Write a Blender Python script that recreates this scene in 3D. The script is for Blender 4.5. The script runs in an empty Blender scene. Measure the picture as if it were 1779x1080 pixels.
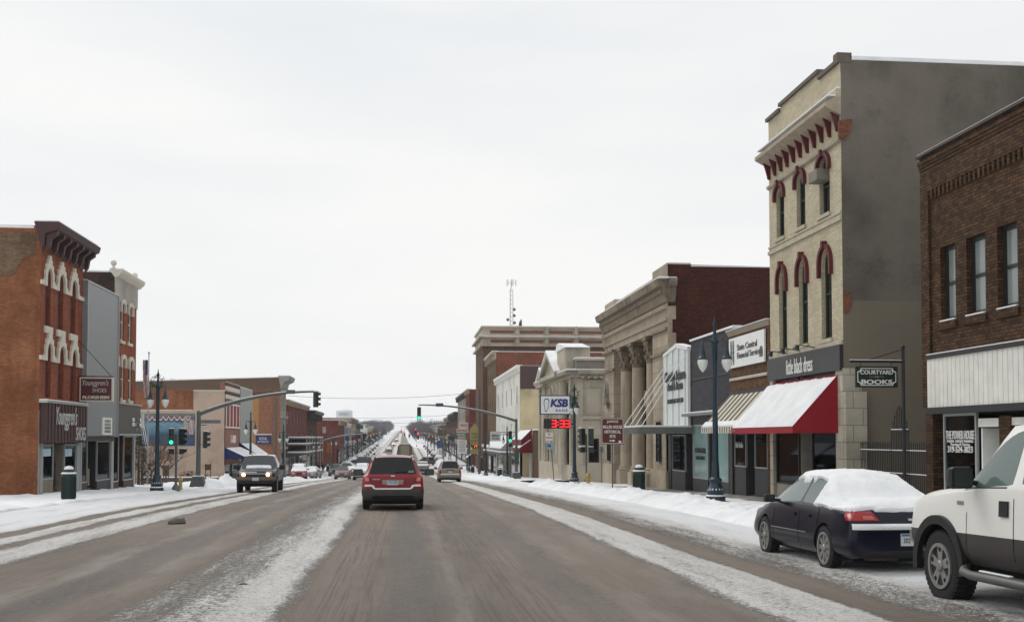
import bpy, bmesh, math, random
from mathutils import Vector, Matrix, noise
from mathutils.bvhtree import BVHTree
random.seed(7)
S = bpy.context.scene
C = S.collection
R = math.radians
# ---------------------------------------------------------------- camera
CAMH = 1.63; FPX = 1900.0; YAW = math.atan(189/1900); PITCH = math.atan(70/1900)
cd = bpy.data.cameras.new('camera'); cam = bpy.data.objects.new('camera', cd); C.objects.link(cam)
cam.location = (0, 0, CAMH); cam.rotation_euler = (math.pi/2+PITCH, 0, -YAW)
cd.sensor_width = 36; cd.lens = 36*FPX/1779; cd.shift_y = 150/1779; cd.clip_start = .1; cd.clip_end = 9000
S.camera = cam
# ---------------------------------------------------------------- sky and light (overcast)
W = bpy.data.worlds.new("World"); S.world = W; W.use_nodes = True
nt = W.node_tree; N = nt.nodes; L = nt.links
bg = N['Background']; bg.inputs[1].default_value = 0.1
SUN_EL, SUN_AZ = R(50), R(-40)      # azimuth measured from +Y towards +X
sky = N.new('ShaderNodeTexSky'); sky.sky_type = 'NISHITA'; sky.sun_disc = False
sky.sun_elevation = SUN_EL; sky.sun_rotation = SUN_AZ; sky.air_density = 1.0; sky.dust_density = 2.0
tc = N.new('ShaderNodeTexCoord'); mp = N.new('ShaderNodeMapping'); mp.inputs['Scale'].default_value = (1.0, 1.0, 4.5)
mp.inputs['Rotation'].default_value = (0, R(10), R(20))
nz = N.new('ShaderNodeTexNoise'); nz.inputs['Scale'].default_value = 1.5; nz.inputs['Detail'].default_value = 4
cr = N.new('ShaderNodeValToRGB'); cr.color_ramp.elements[0].position = .36; cr.color_ramp.elements[1].position = .66
cr.color_ramp.elements[0].color = (7.7, 7.95, 8.15, 1); cr.color_ramp.elements[1].color = (9.05, 9.0, 8.78, 1)
mx = N.new('ShaderNodeMix'); mx.data_type = 'RGBA'; mx.inputs[0].default_value = .95
L.new(tc.outputs['Generated'], mp.inputs[0]); L.new(mp.outputs[0], nz.inputs[0]); L.new(nz.outputs[0], cr.inputs[0])
L.new(sky.outputs[0], mx.inputs[6]); L.new(cr.outputs[0], mx.inputs[7]); L.new(mx.outputs[2], bg.inputs[0])
sl = bpy.data.lights.new('sun', 'SUN'); sl.energy = 0.9; sl.angle = R(25); sl.color = (1, .97, .92)
sun = bpy.data.objects.new('sun', sl); C.objects.link(sun)
sd = Vector((math.sin(SUN_AZ)*math.cos(SUN_EL), math.cos(SUN_AZ)*math.cos(SUN_EL), math.sin(SUN_EL)))
sun.rotation_euler = sd.to_track_quat('Z', 'Y').to_euler(); sun.location = (0, 0, 60)
S.view_settings.view_transform = 'Standard'; S.view_settings.look = 'None'; S.view_settings.exposure = 0.12; S.view_settings.gamma = 1
# ---------------------------------------------------------------- geometry helpers
ROT = cam.rotation_euler.to_matrix()
def ray(px, py): return ROT @ Vector(((px-889.5)/FPX, (690-py)/FPX, -1))
class Fc:
    """a vertical facade plane: u along it, v = height, d = outward"""
    def __init__(s, o, u, n): s.O = Vector(o); s.U = Vector(u); s.N = Vector(n)
    def p(s, u, v, d=0): return s.O+s.U*u+Vector((0, 0, v))+s.N*d
def FR(x): return Fc((x, 0, 0), (0, 1, 0), (-1, 0, 0))
def FL(x): return Fc((x, 0, 0), (0, 1, 0), (1, 0, 0))
def FS(y): return Fc((0, y, 0), (1, 0, 0), (0, -1, 0))
def uv(f, px, py):
    d = ray(px, py); o = Vector((0, 0, CAMH)); t = (f.O-o).dot(f.N)/d.dot(f.N); q = o+d*t
    return (q-f.O).dot(f.U), q.z
GP = [(-60, .8), (-30, .42), (0, 0), (17, -.3), (33, -.53), (55, -1.08), (87, -1.9), (115, -2.75), (150, -3.6), (190, -4.0), (260, -3.6), (400, -1.8), (600, .6), (1000, 5), (1800, 13), (2300, 12), (4500, -10)]
def g(y):
    if y <= GP[0][0]: return GP[0][1]
    for i in range(len(GP)-1):
        if y <= GP[i+1][0]:
            x1, y1 = GP[i]; x2, y2 = GP[i+1]
            def sl(k):
                a = GP[max(k-1, 0)]; b = GP[min(k+1, len(GP)-1)]; return (b[1]-a[1])/(b[0]-a[0])
            h = x2-x1; t = (y-x1)/h; m1 = sl(i)*h; m2 = sl(i+1)*h
            return (2*t**3-3*t*t+1)*y1+(t**3-2*t*t+t)*m1+(-2*t**3+3*t*t)*y2+(t**3-t*t)*m2
    return GP[-1][1]
SW = .17     # top of the snow on the sidewalk above the road
def gs(y): return g(y)+SW
class MB:
    def __init__(s): s.v = []; s.f = []; s.m = []
    def add(s, vs, fs, mi=0):
        n = len(s.v); s.v += [tuple(q) for q in vs]; s.f += [tuple(i+n for i in f) for f in fs]; s.m += [mi]*len(fs); return s
    def quad(s, a, b, c, d, mi=0): return s.add([a, b, c, d], [(0, 1, 2, 3)], mi)
    def box(s, x0, x1, y0, y1, z0, z1, mi=0):
        vs = [(x, y, z) for z in (z0, z1) for y in (y0, y1) for x in (x0, x1)]
        return s.add(vs, [(0, 2, 3, 1), (4, 5, 7, 6), (0, 1, 5, 4), (2, 6, 7, 3), (0, 4, 6, 2), (1, 3, 7, 5)], mi)
    def bf(s, f, u0, u1, v0, v1, d0, d1, mi=0):
        vs = [f.p(u, v, d) for d in (d0, d1) for v in (v0, v1) for u in (u0, u1)]
        return s.add(vs, [(0, 2, 3, 1), (4, 5, 7, 6), (0, 1, 5, 4), (2, 6, 7, 3), (0, 4, 6, 2), (1, 3, 7, 5)], mi)
    def prism(s, f, pts, d0, d1, mi=0):
        n = len(pts); vs = [f.p(u, v, d0) for u, v in pts]+[f.p(u, v, d1) for u, v in pts]
        return s.add(vs, [tuple(range(n)), tuple(range(2*n-1, n-1, -1))]+[(i, (i+1) % n, n+(i+1) % n, n+i) for i in range(n)], mi)
    def prof(s, f, pts, u0, u1, mi=0):
        """profile pts (d, v) swept along u"""
        n = len(pts); vs = [f.p(u0, v, d) for d, v in pts]+[f.p(u1, v, d) for d, v in pts]
        return s.add(vs, [tuple(range(n)), tuple(range(2*n-1, n-1, -1))]+[(i, (i+1) % n, n+(i+1) % n, n+i) for i in range(n)], mi)
    def ring(s, f, a, b, d0, d1, mi=0):
        """frame between outlines a (outer) and b (inner)"""
        n = len(a)
        vs = [f.p(*q, d0) for q in a]+[f.p(*q, d0) for q in b]+[f.p(*q, d1) for q in a]+[f.p(*q, d1) for q in b]
        fs = []
        for i in range(n):
            j = (i+1) % n
            fs += [(i, j, n+j, n+i), (2*n+i, 3*n+i, 3*n+j, 2*n+j), (i, 2*n+i, 2*n+j, j), (n+i, n+j, 3*n+j, 3*n+i)]
        return s.add(vs, fs, mi)
    def tube(s, pts, r, n=8, mi=0, caps=True):
        pts = [Vector(q) for q in pts]; k = len(pts); rs = r if isinstance(r, (list, tuple)) else [r]*k; vs = []
        up = None
        for i, q in enumerate(pts):
            t = (pts[min(i+1, k-1)]-pts[max(i-1, 0)]).normalized()
            if up is None: up = Vector((1, 0, 0)) if abs(t.x) < .8 else Vector((0, 0, 1))
            a = t.cross(up).normalized(); b = t.cross(a); up = -b if False else up
            for j in range(n):
                w = 2*math.pi*j/n; vs.append(q+(a*math.cos(w)+b*math.sin(w))*rs[i])
        fs = [(i*n+j, i*n+(j+1) % n, (i+1)*n+(j+1) % n, (i+1)*n+j) for i in range(k-1) for j in range(n)]
        if caps: fs += [tuple(range(n)), tuple(range(k*n-1, (k-1)*n-1, -1))]
        return s.add(vs, fs, mi)
    def lathe(s, c, prof, n=16, mi=0, ax='z'):
        """profile (r, h) about an axis through c"""
        vs = []
        for r, h in prof:
            for j in range(n):
                w = 2*math.pi*j/n; a, b = r*math.cos(w), r*math.sin(w)
                vs.append((c[0]+a, c[1]+b, c[2]+h) if ax == 'z' else (c[0]+h, c[1]+a, c[2]+b) if ax == 'x' else (c[0]+a, c[1]+h, c[2]+b))
        k = len(prof); fs = [(i*n+j, i*n+(j+1) % n, (i+1)*n+(j+1) % n, (i+1)*n+j) for i in range(k-1) for j in range(n)]
        fs += [tuple(range(n)), tuple(range(k*n-1, (k-1)*n-1, -1))]
        return s.add(vs, fs, mi)
    def ball(s, c, r, sx=1, sy=1, sz=1, n=10, mi=0):
        vs = []; fs = []
        for i in range(n+1):
            a = math.pi*i/n
            for j in range(n*2):
                b = math.pi*j/n; vs.append((c[0]+r*sx*math.sin(a)*math.cos(b), c[1]+r*sy*math.sin(a)*math.sin(b), c[2]+r*sz*math.cos(a)))
        m = 2*n
        fs = [(i*m+j, i*m+(j+1) % m, (i+1)*m+(j+1) % m, (i+1)*m+j) for i in range(n) for j in range(m)]
        return s.add(vs, fs, mi)
    def build(s, name, mats, parent=None, smooth=False, base=None, bevel=0):
        me = bpy.data.meshes.new(name); off = Vector(base) if base else (parent_base(parent) if parent else Vector((0, 0, 0)))
        me.from_pydata([tuple(Vector(q)-off) for q in s.v], [], s.f); me.validate(clean_customdata=False)
        if not isinstance(mats, (list, tuple)): mats = [mats]
        for m in mats: me.materials.append(m)
        if len(me.polygons) == len(s.m): me.polygons.foreach_set('material_index', s.m)
        bm = bmesh.new(); bm.from_mesh(me); bmesh.ops.remove_doubles(bm, verts=bm.verts, dist=1e-5) if smooth else None
        bmesh.ops.recalc_face_normals(bm, faces=bm.faces)
        if smooth:
            for f in bm.faces: f.smooth = True
            for e in bm.edges:
                if len(e.link_faces) == 2 and e.calc_face_angle(0) > R(40): e.smooth = False
        bm.to_mesh(me); bm.free()
        o = bpy.data.objects.new(name, me); C.objects.link(o)
        if parent: o.parent = parent
        elif base: o.location = base
        if bevel:
            m = o.modifiers.new('bevel', 'BEVEL'); m.width = bevel; m.segments = 2; m.limit_method = 'ANGLE'
        return o
def parent_base(o):
    v = Vector((0, 0, 0))
    while o: v += o.location; o = o.parent
    return v
def tag(o, label, cat, group=None, kind=None):
    if label: o['label'] = label
    if cat: o['category'] = cat
    if group: o['group'] = group
    if kind: o['kind'] = kind
    return o
def thing(name, label, cat, loc=(0, 0, 0), group=None, rz=0):
    o = bpy.data.objects.new(name, None); C.objects.link(o); o.location = loc; o.rotation_euler = (0, 0, rz); o.empty_display_size = .3
    return tag(o, label, cat, group)
def copy_tree(o, loc=None, parent=None, label=None, rz=None):
    c = o.copy(); C.objects.link(c)
    if parent: c.parent = parent
    if loc is not None: c.location = loc
    if rz is not None: c.rotation_euler = (0, 0, rz)
    if label: c['label'] = label
    for ch in list(o.children): copy_tree(ch, None, c)
    return c
# ---------------------------------------------------------------- materials
def s2l(c): return tuple(((x/255)/12.92 if x/255 <= .04045 else ((x/255+.055)/1.055)**2.4) for x in c)
MC = {}
class NB:
    def __init__(s, name):
        s.m = bpy.data.materials.new(name); s.m.use_nodes = True; s.t = s.m.node_tree; s.b = s.t.nodes['Principled BSDF']; s.out = s.t.nodes['Material Output']
    def n(s, ty, **kw):
        x = s.t.nodes.new(ty)
        for k, v in kw.items():
            if k.startswith('i_'):
                k2 = k[2:]; x.inputs[int(k2) if k2.isdigit() else k2.replace('_', ' ')].default_value = v
            else: setattr(x, k, v)
        return x
    def l(s, a, b): s.t.links.new(a, b)
    def math(s, op, a, b=None, c=None, clamp=False):
        x = s.n('ShaderNodeMath', operation=op, use_clamp=clamp)
        for i, q in enumerate((a, b, c)):
            if q is None: continue
            if isinstance(q, (int, float)): x.inputs[i].default_value = q
            else: s.l(q, x.inputs[i])
        return x.outputs[0]
    def mix(s, f, a, b, bt='MIX'):
        x = s.n('ShaderNodeMix', data_type='RGBA', blend_type=bt)
        for i, q in ((0, f), (6, a), (7, b)):
            if isinstance(q, (int, float)): x.inputs[i].default_value = q
            elif isinstance(q, tuple): x.inputs[i].default_value = (*q[:3], 1)
            else: s.l(q, x.inputs[i])
        return x.outputs[2]
    def noise(s, vec, sc, det=4, rough=.55):
        x = s.n('ShaderNodeTexNoise', i_Scale=sc, i_Detail=det, i_Roughness=rough)
        if vec is not None: s.l(vec, x.inputs['Vector'])
        return x.outputs['Fac']
    def ramp(s, f, *stops):
        x = s.n('ShaderNodeValToRGB'); e = x.color_ramp.elements
        while len(e) < len(stops): e.new(.5)
        for i, (p, c) in enumerate(stops):
            e[i].position = p; c = (c, c, c) if isinstance(c, (int, float)) else c; e[i].color = (*c[:3], 1)
        s.l(f, x.inputs[0]); return x.outputs[0]
    def bump(s, h, st=.3, dist=.02):
        x = s.n('ShaderNodeBump', i_Strength=st, i_Distance=dist); s.l(h, x.inputs['Height']); s.l(x.outputs[0], s.b.inputs['Normal'])
    def col(s, c):
        if isinstance(c, tuple): s.b.inputs['Base Color'].default_value = (*c[:3], 1)
        else: s.l(c, s.b.inputs['Base Color'])
    def wall(s):
        gm = s.n('ShaderNodeNewGeometry'); a = s.n('ShaderNodeSeparateXYZ'); b = s.n('ShaderNodeSeparateXYZ')
        s.l(gm.outputs['Position'], a.inputs[0]); s.l(gm.outputs['True Normal'], b.inputs[0])
        k = s.math('GREATER_THAN', s.math('ABSOLUTE', b.outputs[0]), .5)
        u = s.math('ADD', s.math('MULTIPLY', a.outputs[1], k), s.math('MULTIPLY', a.outputs[0], s.math('SUBTRACT', 1.0, k)))
        c = s.n('ShaderNodeCombineXYZ'); s.l(u, c.inputs[0]); s.l(a.outputs[2], c.inputs[1]); return c.outputs[0]
    def pos(s): return s.n('ShaderNodeNewGeometry').outputs['Position']
def mat(name, c, rough=.6, metal=0, var=.12, sc=3.0, bump=0, bsc=40, spec=.5, obj=False):
    """plain paint / metal / stone with slight mottling; c in sRGB 0-255"""
    key = (name, c, rough)
    if key in MC: return MC[key]
    b = NB(name); c = s2l(c); v = b.n('ShaderNodeTexCoord').outputs['Object'] if obj else b.pos()
    if var:
        f = b.noise(v, sc, 6); b.col(b.mix(b.ramp(f, (.3, 0.), (.7, 1.)), tuple(x*(1-var) for x in c), tuple(min(.95, x*(1+var)) for x in c)))
        b.l(b.math('ADD', b.math('MULTIPLY', f, .2), rough-.1, clamp=True), b.b.inputs['Roughness'])
    else: b.col(c); b.b.inputs['Roughness'].default_value = rough
    b.b.inputs['Metallic'].default_value = metal; b.b.inputs['Specular IOR Level'].default_value = spec
    if bump: b.bump(b.noise(v, bsc, 4), bump)
    MC[key] = b.m; return b.m
def brick(name, c1, c2, mortar, w=.24, h=.08, dirt=.35, stain=None, dsc=.5, ms=.012):
    if name in MC: return MC[name]
    b = NB(name); v = b.wall(); t = b.n('ShaderNodeTexBrick', i_Scale=1.0)
    t.inputs['Brick Width'].default_value = w; t.inputs['Row Height'].default_value = h; t.inputs['Mortar Size'].default_value = ms; t.inputs['Mortar Smooth'].default_value = .3
    t.inputs['Color1'].default_value = (*s2l(c1), 1); t.inputs['Color2'].default_value = (*s2l(c2), 1); t.inputs['Mortar'].default_value = (*s2l(mortar), 1); b.l(v, t.inputs['Vector'])
    big = b.noise(v, dsc, 8, .65); fine = b.noise(v, 5, 5, .7)
    col = b.mix(b.math('MULTIPLY', b.ramp(big, (.38, 1.), (.6, 0.)), dirt), t.outputs[0], tuple(x*.45 for x in s2l(c1)))
    st = s2l(stain) if stain else tuple(min(1, x*1.7) for x in s2l(c2))
    col = b.mix(b.math('MULTIPLY', b.ramp(fine, (.52, 0.), (.72, 1.)), .4), col, st)
    # rain streaks, long vertically
    mp = b.n('ShaderNodeMapping'); mp.inputs['Scale'].default_value = (2.2, .22, 1); b.l(v, mp.inputs[0])
    sk = b.ramp(b.noise(mp.outputs[0], 1.0, 5, .6), (.5, 0.), (.72, 1.))
    col = b.mix(b.math('MULTIPLY', sk, dirt*.7), col, tuple(x*.5 for x in s2l(c1)))
    b.col(col); b.b.inputs['Roughness'].default_value = .9; b.b.inputs['Specular IOR Level'].default_value = .2
    hh = b.math('ADD', b.math('MULTIPLY', t.outputs['Fac'], -1.0), b.math('MULTIPLY', fine, .5)); b.bump(hh, .35, .012)
    MC[name] = b.m; return b.m
def stucco(name, c, c2, sc=.6, rough=.92, joints=None, split=None):
    if name in MC: return MC[name]
    b = NB(name); v = b.wall(); a = b.noise(v, sc, 9, .68); f = b.noise(v, 7, 6, .7)
    mp = b.n('ShaderNodeMapping'); mp.inputs['Scale'].default_value = (1.6, .18, 1); b.l(v, mp.inputs[0])
    sk = b.noise(mp.outputs[0], 1.0, 6, .65)
    col = b.mix(b.ramp(b.math('ADD', b.math('MULTIPLY', a, .8), b.math('MULTIPLY', sk, .2)), (.38, 0.), (.62, 1.)), s2l(c), s2l(c2))
    col = b.mix(b.math('MULTIPLY', b.ramp(f, (.45, 0.), (.75, 1.)), .25), col, tuple(x*.6 for x in s2l(c)))
    pt = b.noise(v, .22, 3, .5); col = b.mix(b.math('MULTIPLY', b.ramp(pt, (.44, 0.), (.5, 1.)), .3), col, tuple(x*1.5 for x in s2l(c2)))
    pt = b.noise(v, .5, 10, .8); col = b.mix(b.math('MULTIPLY', b.ramp(pt, (.34, 1.), (.44, 0.)), .5), col, tuple(x*.55 for x in s2l(c)))
    h = f
    if joints:
        t = b.n('ShaderNodeTexBrick', i_Scale=1.0); t.inputs['Brick Width'].default_value = joints[0]; t.inputs['Row Height'].default_value = joints[1]; t.inputs['Mortar Size'].default_value = joints[2] if len(joints) > 2 else .015
        t.inputs['Color1'].default_value = (1, 1, 1, 1); t.inputs['Color2'].default_value = (.86, .86, .86, 1); t.inputs['Mortar'].default_value = (.5, .47, .43, 1); b.l(v, t.inputs['Vector'])
        col = b.mix(1.0, col, t.outputs[0], 'MULTIPLY'); h = b.math('SUBTRACT', f, t.outputs['Fac'])
    if split:   # a paler repaired band below height split[0]
        sp = b.n('ShaderNodeSeparateXYZ'); b.l(v, sp.inputs[0]); e = b.math('ADD', sp.outputs[1], b.math('MULTIPLY', f, .12))
        col = b.mix(b.ramp(b.math('ADD', b.math('MULTIPLY', b.math('SUBTRACT', e, split[0]), 2.0), .5, clamp=True), (.45, 1.), (.55, 0.)), col, b.mix(.62, col, s2l(split[1])))
    b.col(col); b.b.inputs['Roughness'].default_value = rough; b.b.inputs['Specular IOR Level'].default_value = .2; b.bump(h, .3, .015)
    MC[name] = b.m; return b.m
def emis(name, c, st):
    if name in MC: return MC[name]
    b = NB(name); b.col(s2l(c)); b.b.inputs['Emission Color'].default_value = (*s2l(c), 1); b.b.inputs['Emission Strength'].default_value = st; MC[name] = b.m; return b.m
def glass(name='window glass', tint=(14, 18, 20), rough=.04, alpha=1):
    if name in MC: return MC[name]
    b = NB(name); v = b.pos(); f = b.noise(v, .8, 3); b.col(b.mix(f, tuple(x*.6 for x in s2l(tint)), tuple(x*1.6 for x in s2l(tint)))); b.b.inputs['Roughness'].default_value = rough
    b.b.inputs['Specular IOR Level'].default_value = .6; b.b.inputs['Alpha'].default_value = alpha
    b.bump(b.noise(v, 1.2, 2), .08, .05); MC[name] = b.m; return b.m
SNOW = NB('snow'); _v = SNOW.pos(); _a = SNOW.noise(_v, 1.3, 8, .6); _f = SNOW.noise(_v, 22, 5, .7)
SNOW.col(SNOW.mix(SNOW.ramp(_a, (.35, 0.), (.6, 1.)), (.74, .76, .79), (.86, .87, .88))); _s = SNOW.b.inputs['Base Color'].links[0].from_socket; SNOW.col(SNOW.mix(SNOW.math('MULTIPLY', SNOW.ramp(SNOW.noise(_v, 7, 8, .8), (.55, 0.), (.68, 1.)), .28), _s, (.5, .48, .45))); SNOW.b.inputs['Roughness'].default_value = .75
SNOW.b.inputs['Specular IOR Level'].default_value = .25; SNOW.bump(SNOW.math('ADD', SNOW.math('MULTIPLY', _a, 1.5), SNOW.math('MULTIPLY', _f, .5)), .55, .05); SNOW = SNOW.m
M = {}
M['white'] = mat('white paint', (225, 225, 220), .5, var=.06)
M['black'] = mat('black paint', (28, 28, 30), .5, var=.15)
M['char'] = mat('charcoal paint', (46, 44, 46), .6, var=.1)
M['grey'] = mat('grey metal', (120, 124, 124), .5, .3, var=.12)
M['galv'] = mat('galvanised pole', (98, 104, 102), .5, .4, var=.15)
M['teal'] = mat('dark teal paint', (16, 44, 58), .4, var=.12)
M['dgreen'] = mat('dark green paint', (22, 46, 42), .45, var=.15)
M['maroon'] = mat('maroon paint', (110, 26, 34), .6, var=.12)
M['wood'] = mat('old wood', (90, 70, 52), .8, var=.2)
M['alum'] = mat('aluminium frame', (165, 168, 168), .4, .5, var=.06)
M['glass'] = glass()
M['roof'] = SNOW
M['rubber'] = mat('tyre rubber', (30, 30, 31), .85, var=.25, sc=9, bump=.3, bsc=60, obj=True)
M['plastic'] = mat('black plastic trim', (24, 24, 26), .55, var=.15, obj=True)
# see-through shop glass that still mirrors the street
b = NB('shop glass'); tr = b.n('ShaderNodeBsdfTransparent'); tr.inputs[0].default_value = (.6, .66, .66, 1); gl = b.n('ShaderNodeBsdfGlossy'); gl.inputs['Roughness'].default_value = .03; gl.inputs['Color'].default_value = (.42, .45, .48, 1)
fr = b.n('ShaderNodeFresnel', i_IOR=1.45); ms = b.n('ShaderNodeMixShader'); b.l(fr.outputs[0], ms.inputs[0]); b.l(tr.outputs[0], ms.inputs[1]); b.l(gl.outputs[0], ms.inputs[2]); b.l(ms.outputs[0], b.out.inputs[0]); b.bump(b.noise(b.pos(), .7, 2), .1, .05)
M['shop'] = b.m
# ---------------------------------------------------------------- lettering
def text(s, org, X, Z, w, h, m, root, ext=.01, name='lettering', shear=0, label=None, align='CENTER', sp=1.0, bold=0):
    """lettering centred on org, reading along X, up Z, squeezed into w by h"""
    cu = bpy.data.curves.new(name, 'FONT'); cu.body = s; cu.extrude = .02; cu.align_x = align; cu.align_y = 'CENTER'; cu.shear = shear; cu.space_character = sp; cu.offset = bold; cu.resolution_u = 3
    t = bpy.data.objects.new(name, cu); C.objects.link(t); dg = bpy.context.evaluated_depsgraph_get()
    me = bpy.data.meshes.new_from_object(t.evaluated_get(dg)); bpy.data.objects.remove(t)
    xs = [v.co.x for v in me.vertices]; ys = [v.co.y for v in me.vertices]
    cx, cy = (min(xs)+max(xs))/2, (min(ys)+max(ys))/2; kx = w/(max(xs)-min(xs)); ky = h/(max(ys)-min(ys))
    X = Vector(X).normalized(); Z = Vector(Z).normalized(); Nn = X.cross(Z); off = parent_base(root) if root else Vector((0, 0, 0)); o0 = Vector(org)
    for v in me.vertices: v.co = o0-off+X*(v.co.x-cx)*kx+Z*(v.co.y-cy)*ky+Nn*(v.co.z/.02*ext+ext)
    me.materials.clear(); me.materials.append(m); me.name = name
    o = bpy.data.objects.new(name, me); C.objects.link(o); o.parent = root
    if label: o['label'] = label
    return o
UP = (0, 0, 1)
# ================================================================ ground, road, snow
def roadmat():
    b = NB('slushy road'); P = b.pos(); sp = b.n('ShaderNodeSeparateXYZ'); b.l(P, sp.inputs[0]); X, Y = sp.outputs[0], sp.outputs[1]
    def st(sx, sy, off=0):
        m = b.n('ShaderNodeMapping'); m.inputs['Scale'].default_value = (sx, sy, 1); m.inputs['Location'].default_value = (off, off*.7, 0); b.l(P, m.inputs[0]); return m.outputs[0]
    wob = b.math('MULTIPLY', b.math('SUBTRACT', b.noise(st(.12, .05), 1, 3), 0.5), .5)
    edge = b.math('MULTIPLY', b.math('SUBTRACT', b.noise(st(2.0, .5, 3), 1, 6, .7), .5), .35)
    xs = b.math('ADD', b.math('ADD', X, wob), edge)
    fac = b.math('DIVIDE', b.math('ADD', xs, 10.0), 20.0, clamp=True)
    def prof(pts):
        x = b.n('ShaderNodeValToRGB'); e = x.color_ramp.elements
        while len(e) < len(pts): e.new(.5)
        for i, (p, c) in enumerate(pts): e[i].position = (p+10)/20; e[i].color = (c, c, c, 1)
        b.l(fac, x.inputs[0]); return x.outputs[0]
    sn = prof([(-8.55, 1), (-8.35, .08), (-8.1, .04), (-8.0, .9), (-7.5, .86), (-7.3, .08), (-7.1, .4), (-6.8, .82), (-6.15, .8), (-5.85, .06), (-4.2, .02), (-3.35, .02), (-3.0, .42), (-2.5, .56), (-2.1, .66), (-1.8, .92), (-1.5, .85), (-1.25, .4), (-1.0, .0), (1.95, .0), (2.25, .36), (2.5, .0), (3.5, .02), (3.85, .86), (4.7, .9), (4.95, .04), (5.2, .1), (5.45, .5), (5.95, .66), (6.4, .95), (7, 1.1)])
    film = prof([(-8, 0), (-5, .0), (-4.75, .55), (-4.5, .5), (-4.35, .1), (-3.75, .1), (-3.55, .45), (-3.2, 0), (.45, 0), (.6, .4), (.75, 0), (2.3, .1), (2.6, .35), (3.0, 0), (3.4, .4), (4, .4), (4.9, 0)])
    dk = prof([(-8, .3), (-6, .35), (-5.6, .62), (-5.1, .6), (-4.8, .2), (-4.45, .3), (-4.3, .95), (-3.8, .95), (-3.6, .2), (-.75, .15), (-.35, .45), (-.2, .95), (.3, .95), (.45, .25), (1.2, .15), (1.4, .55), (1.7, .4), (1.85, .85), (2.15, .8), (2.4, .2), (5, .3), (8, .3)])
    trk = prof([(-3, .25), (-1.1, .3), (-.95, 1), (-.35, 1), (-.25, .2), (.6, .3), (.8, .8), (1.6, .9), (1.8, .3), (5, .2)])
    cln = prof([(-8.7, 1), (-8.4, 0), (6.0, 0), (6.7, .95), (7.2, 1)])
    # more snow lies on the road beyond the first crossing
    far = b.math('MULTIPLY', b.math('MULTIPLY', b.math('SUBTRACT', Y, 95.0), .012, clamp=True), .33)
    cross = b.math('MULTIPLY', b.math('MULTIPLY', b.math('SUBTRACT', 1.0, b.math('MULTIPLY', b.math('ABSOLUTE', b.math('SUBTRACT', Y, 200.0)), .03, clamp=True)), 1.0), .45)
    sn = b.math('ADD', b.math('ADD', sn, far), cross)
    n1 = b.noise(st(3.0, .35), 1, 8, .62); n2 = b.noise(P, 13, 8, .82); n3 = b.noise(P, 48, 5, .85)
    nn = b.math('ADD', b.math('ADD', b.math('MULTIPLY', n1, .14), b.math('MULTIPLY', n2, .42)), b.math('MULTIPLY', n3, .44))
    msk = b.ramp(b.math('ADD', sn, b.math('MULTIPLY', b.math('SUBTRACT', nn, .5), 4.2)), (.44, 0.), (.66, 1.))
    # tyre streaks along the street
    tr = b.noise(st(2.6, .45, 5), 1, 7, .7)
    tr2 = b.noise(st(22, .22, 9), 1, 4, .65)
    brown = b.mix(b.ramp(tr, (.34, 0.), (.66, 1.)), s2l((114, 103, 94)), s2l((137, 126, 115)))
    brown = b.mix(b.math('MULTIPLY', b.ramp(n3, (.36, 1.), (.62, 0.)), .5), brown, s2l((78, 70, 63)))
    brown = b.mix(b.ramp(b.noise(st(.5, .09, 2), 1, 4), (.4, 0.), (.65, .6)), brown, s2l((140, 127, 115)))
    grav = b.mix(b.ramp(n2, (.44, 0.), (.58, 1.)), s2l((56, 52, 47)), s2l((104, 97, 90)))
    dm = b.ramp(b.math('ADD', b.math('MULTIPLY', dk, .8), b.math('MULTIPLY', b.math('SUBTRACT', b.math('ADD', b.math('MULTIPLY', n1, .25), b.math('ADD', b.math('MULTIPLY', n2, .45), b.math('MULTIPLY', n3, .3))), .5), 3.2)), (.42, 0.), (.95, .85))
    lines = b.math('MULTIPLY', b.ramp(tr2, (.5, 0.), (.6, 1.)), trk); brown = b.mix(b.math('MULTIPLY', lines, .55), brown, s2l((88, 80, 72)))
    base = b.mix(dm, brown, grav)
    vg = b.n('ShaderNodeTexVoronoi', i_Scale=11.0); b.l(P, vg.inputs['Vector']); base = b.mix(b.math('MULTIPLY', b.math('MULTIPLY', b.math('LESS_THAN', b.math('ADD', vg.outputs['Distance'], b.math('MULTIPLY', n2, .3)), .33), dm), .85), base, s2l((44, 40, 36)))
    base = b.mix(b.math('MULTIPLY', film, b.ramp(b.noise(st(1.2, .25, 11), 1, 6, .7), (.4, 0.), (.62, .8))), base, s2l((178, 173, 168)))
    slush = b.mix(b.ramp(nn, (.42, 0.), (.62, 1.)), s2l((182, 178, 172)), s2l((240, 239, 237)))
    base = b.mix(msk, base, slush); base = b.mix(b.math('MULTIPLY', cln, b.ramp(n1, (.35, .55), (.5, .95))), base, (.8, .81, .83))
    # scattered grit
    vo = b.n('ShaderNodeTexVoronoi', i_Scale=7.0); b.l(P, vo.inputs['Vector']); sp2 = b.math('MULTIPLY', b.math('LESS_THAN', vo.outputs['Distance'], .13), b.math('GREATER_THAN', b.noise(P, 1.3, 3), .47))
    base = b.mix(b.math('MULTIPLY', sp2, .7), base, s2l((72, 66, 60)))
    b.col(base); b.b.inputs['Specular IOR Level'].default_value = .35
    b.l(b.math('ADD', b.math('MULTIPLY', dm, -.22), b.math('ADD', .72, b.math('MULTIPLY', msk, .1))), b.b.inputs['Roughness'])
    b.bump(b.math('ADD', b.math('ADD', b.math('MULTIPLY', msk, .8), b.math('MULTIPLY', n2, .9)), b.math('MULTIPLY', tr2, .35)), .9, .05)
    return b.m
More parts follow.
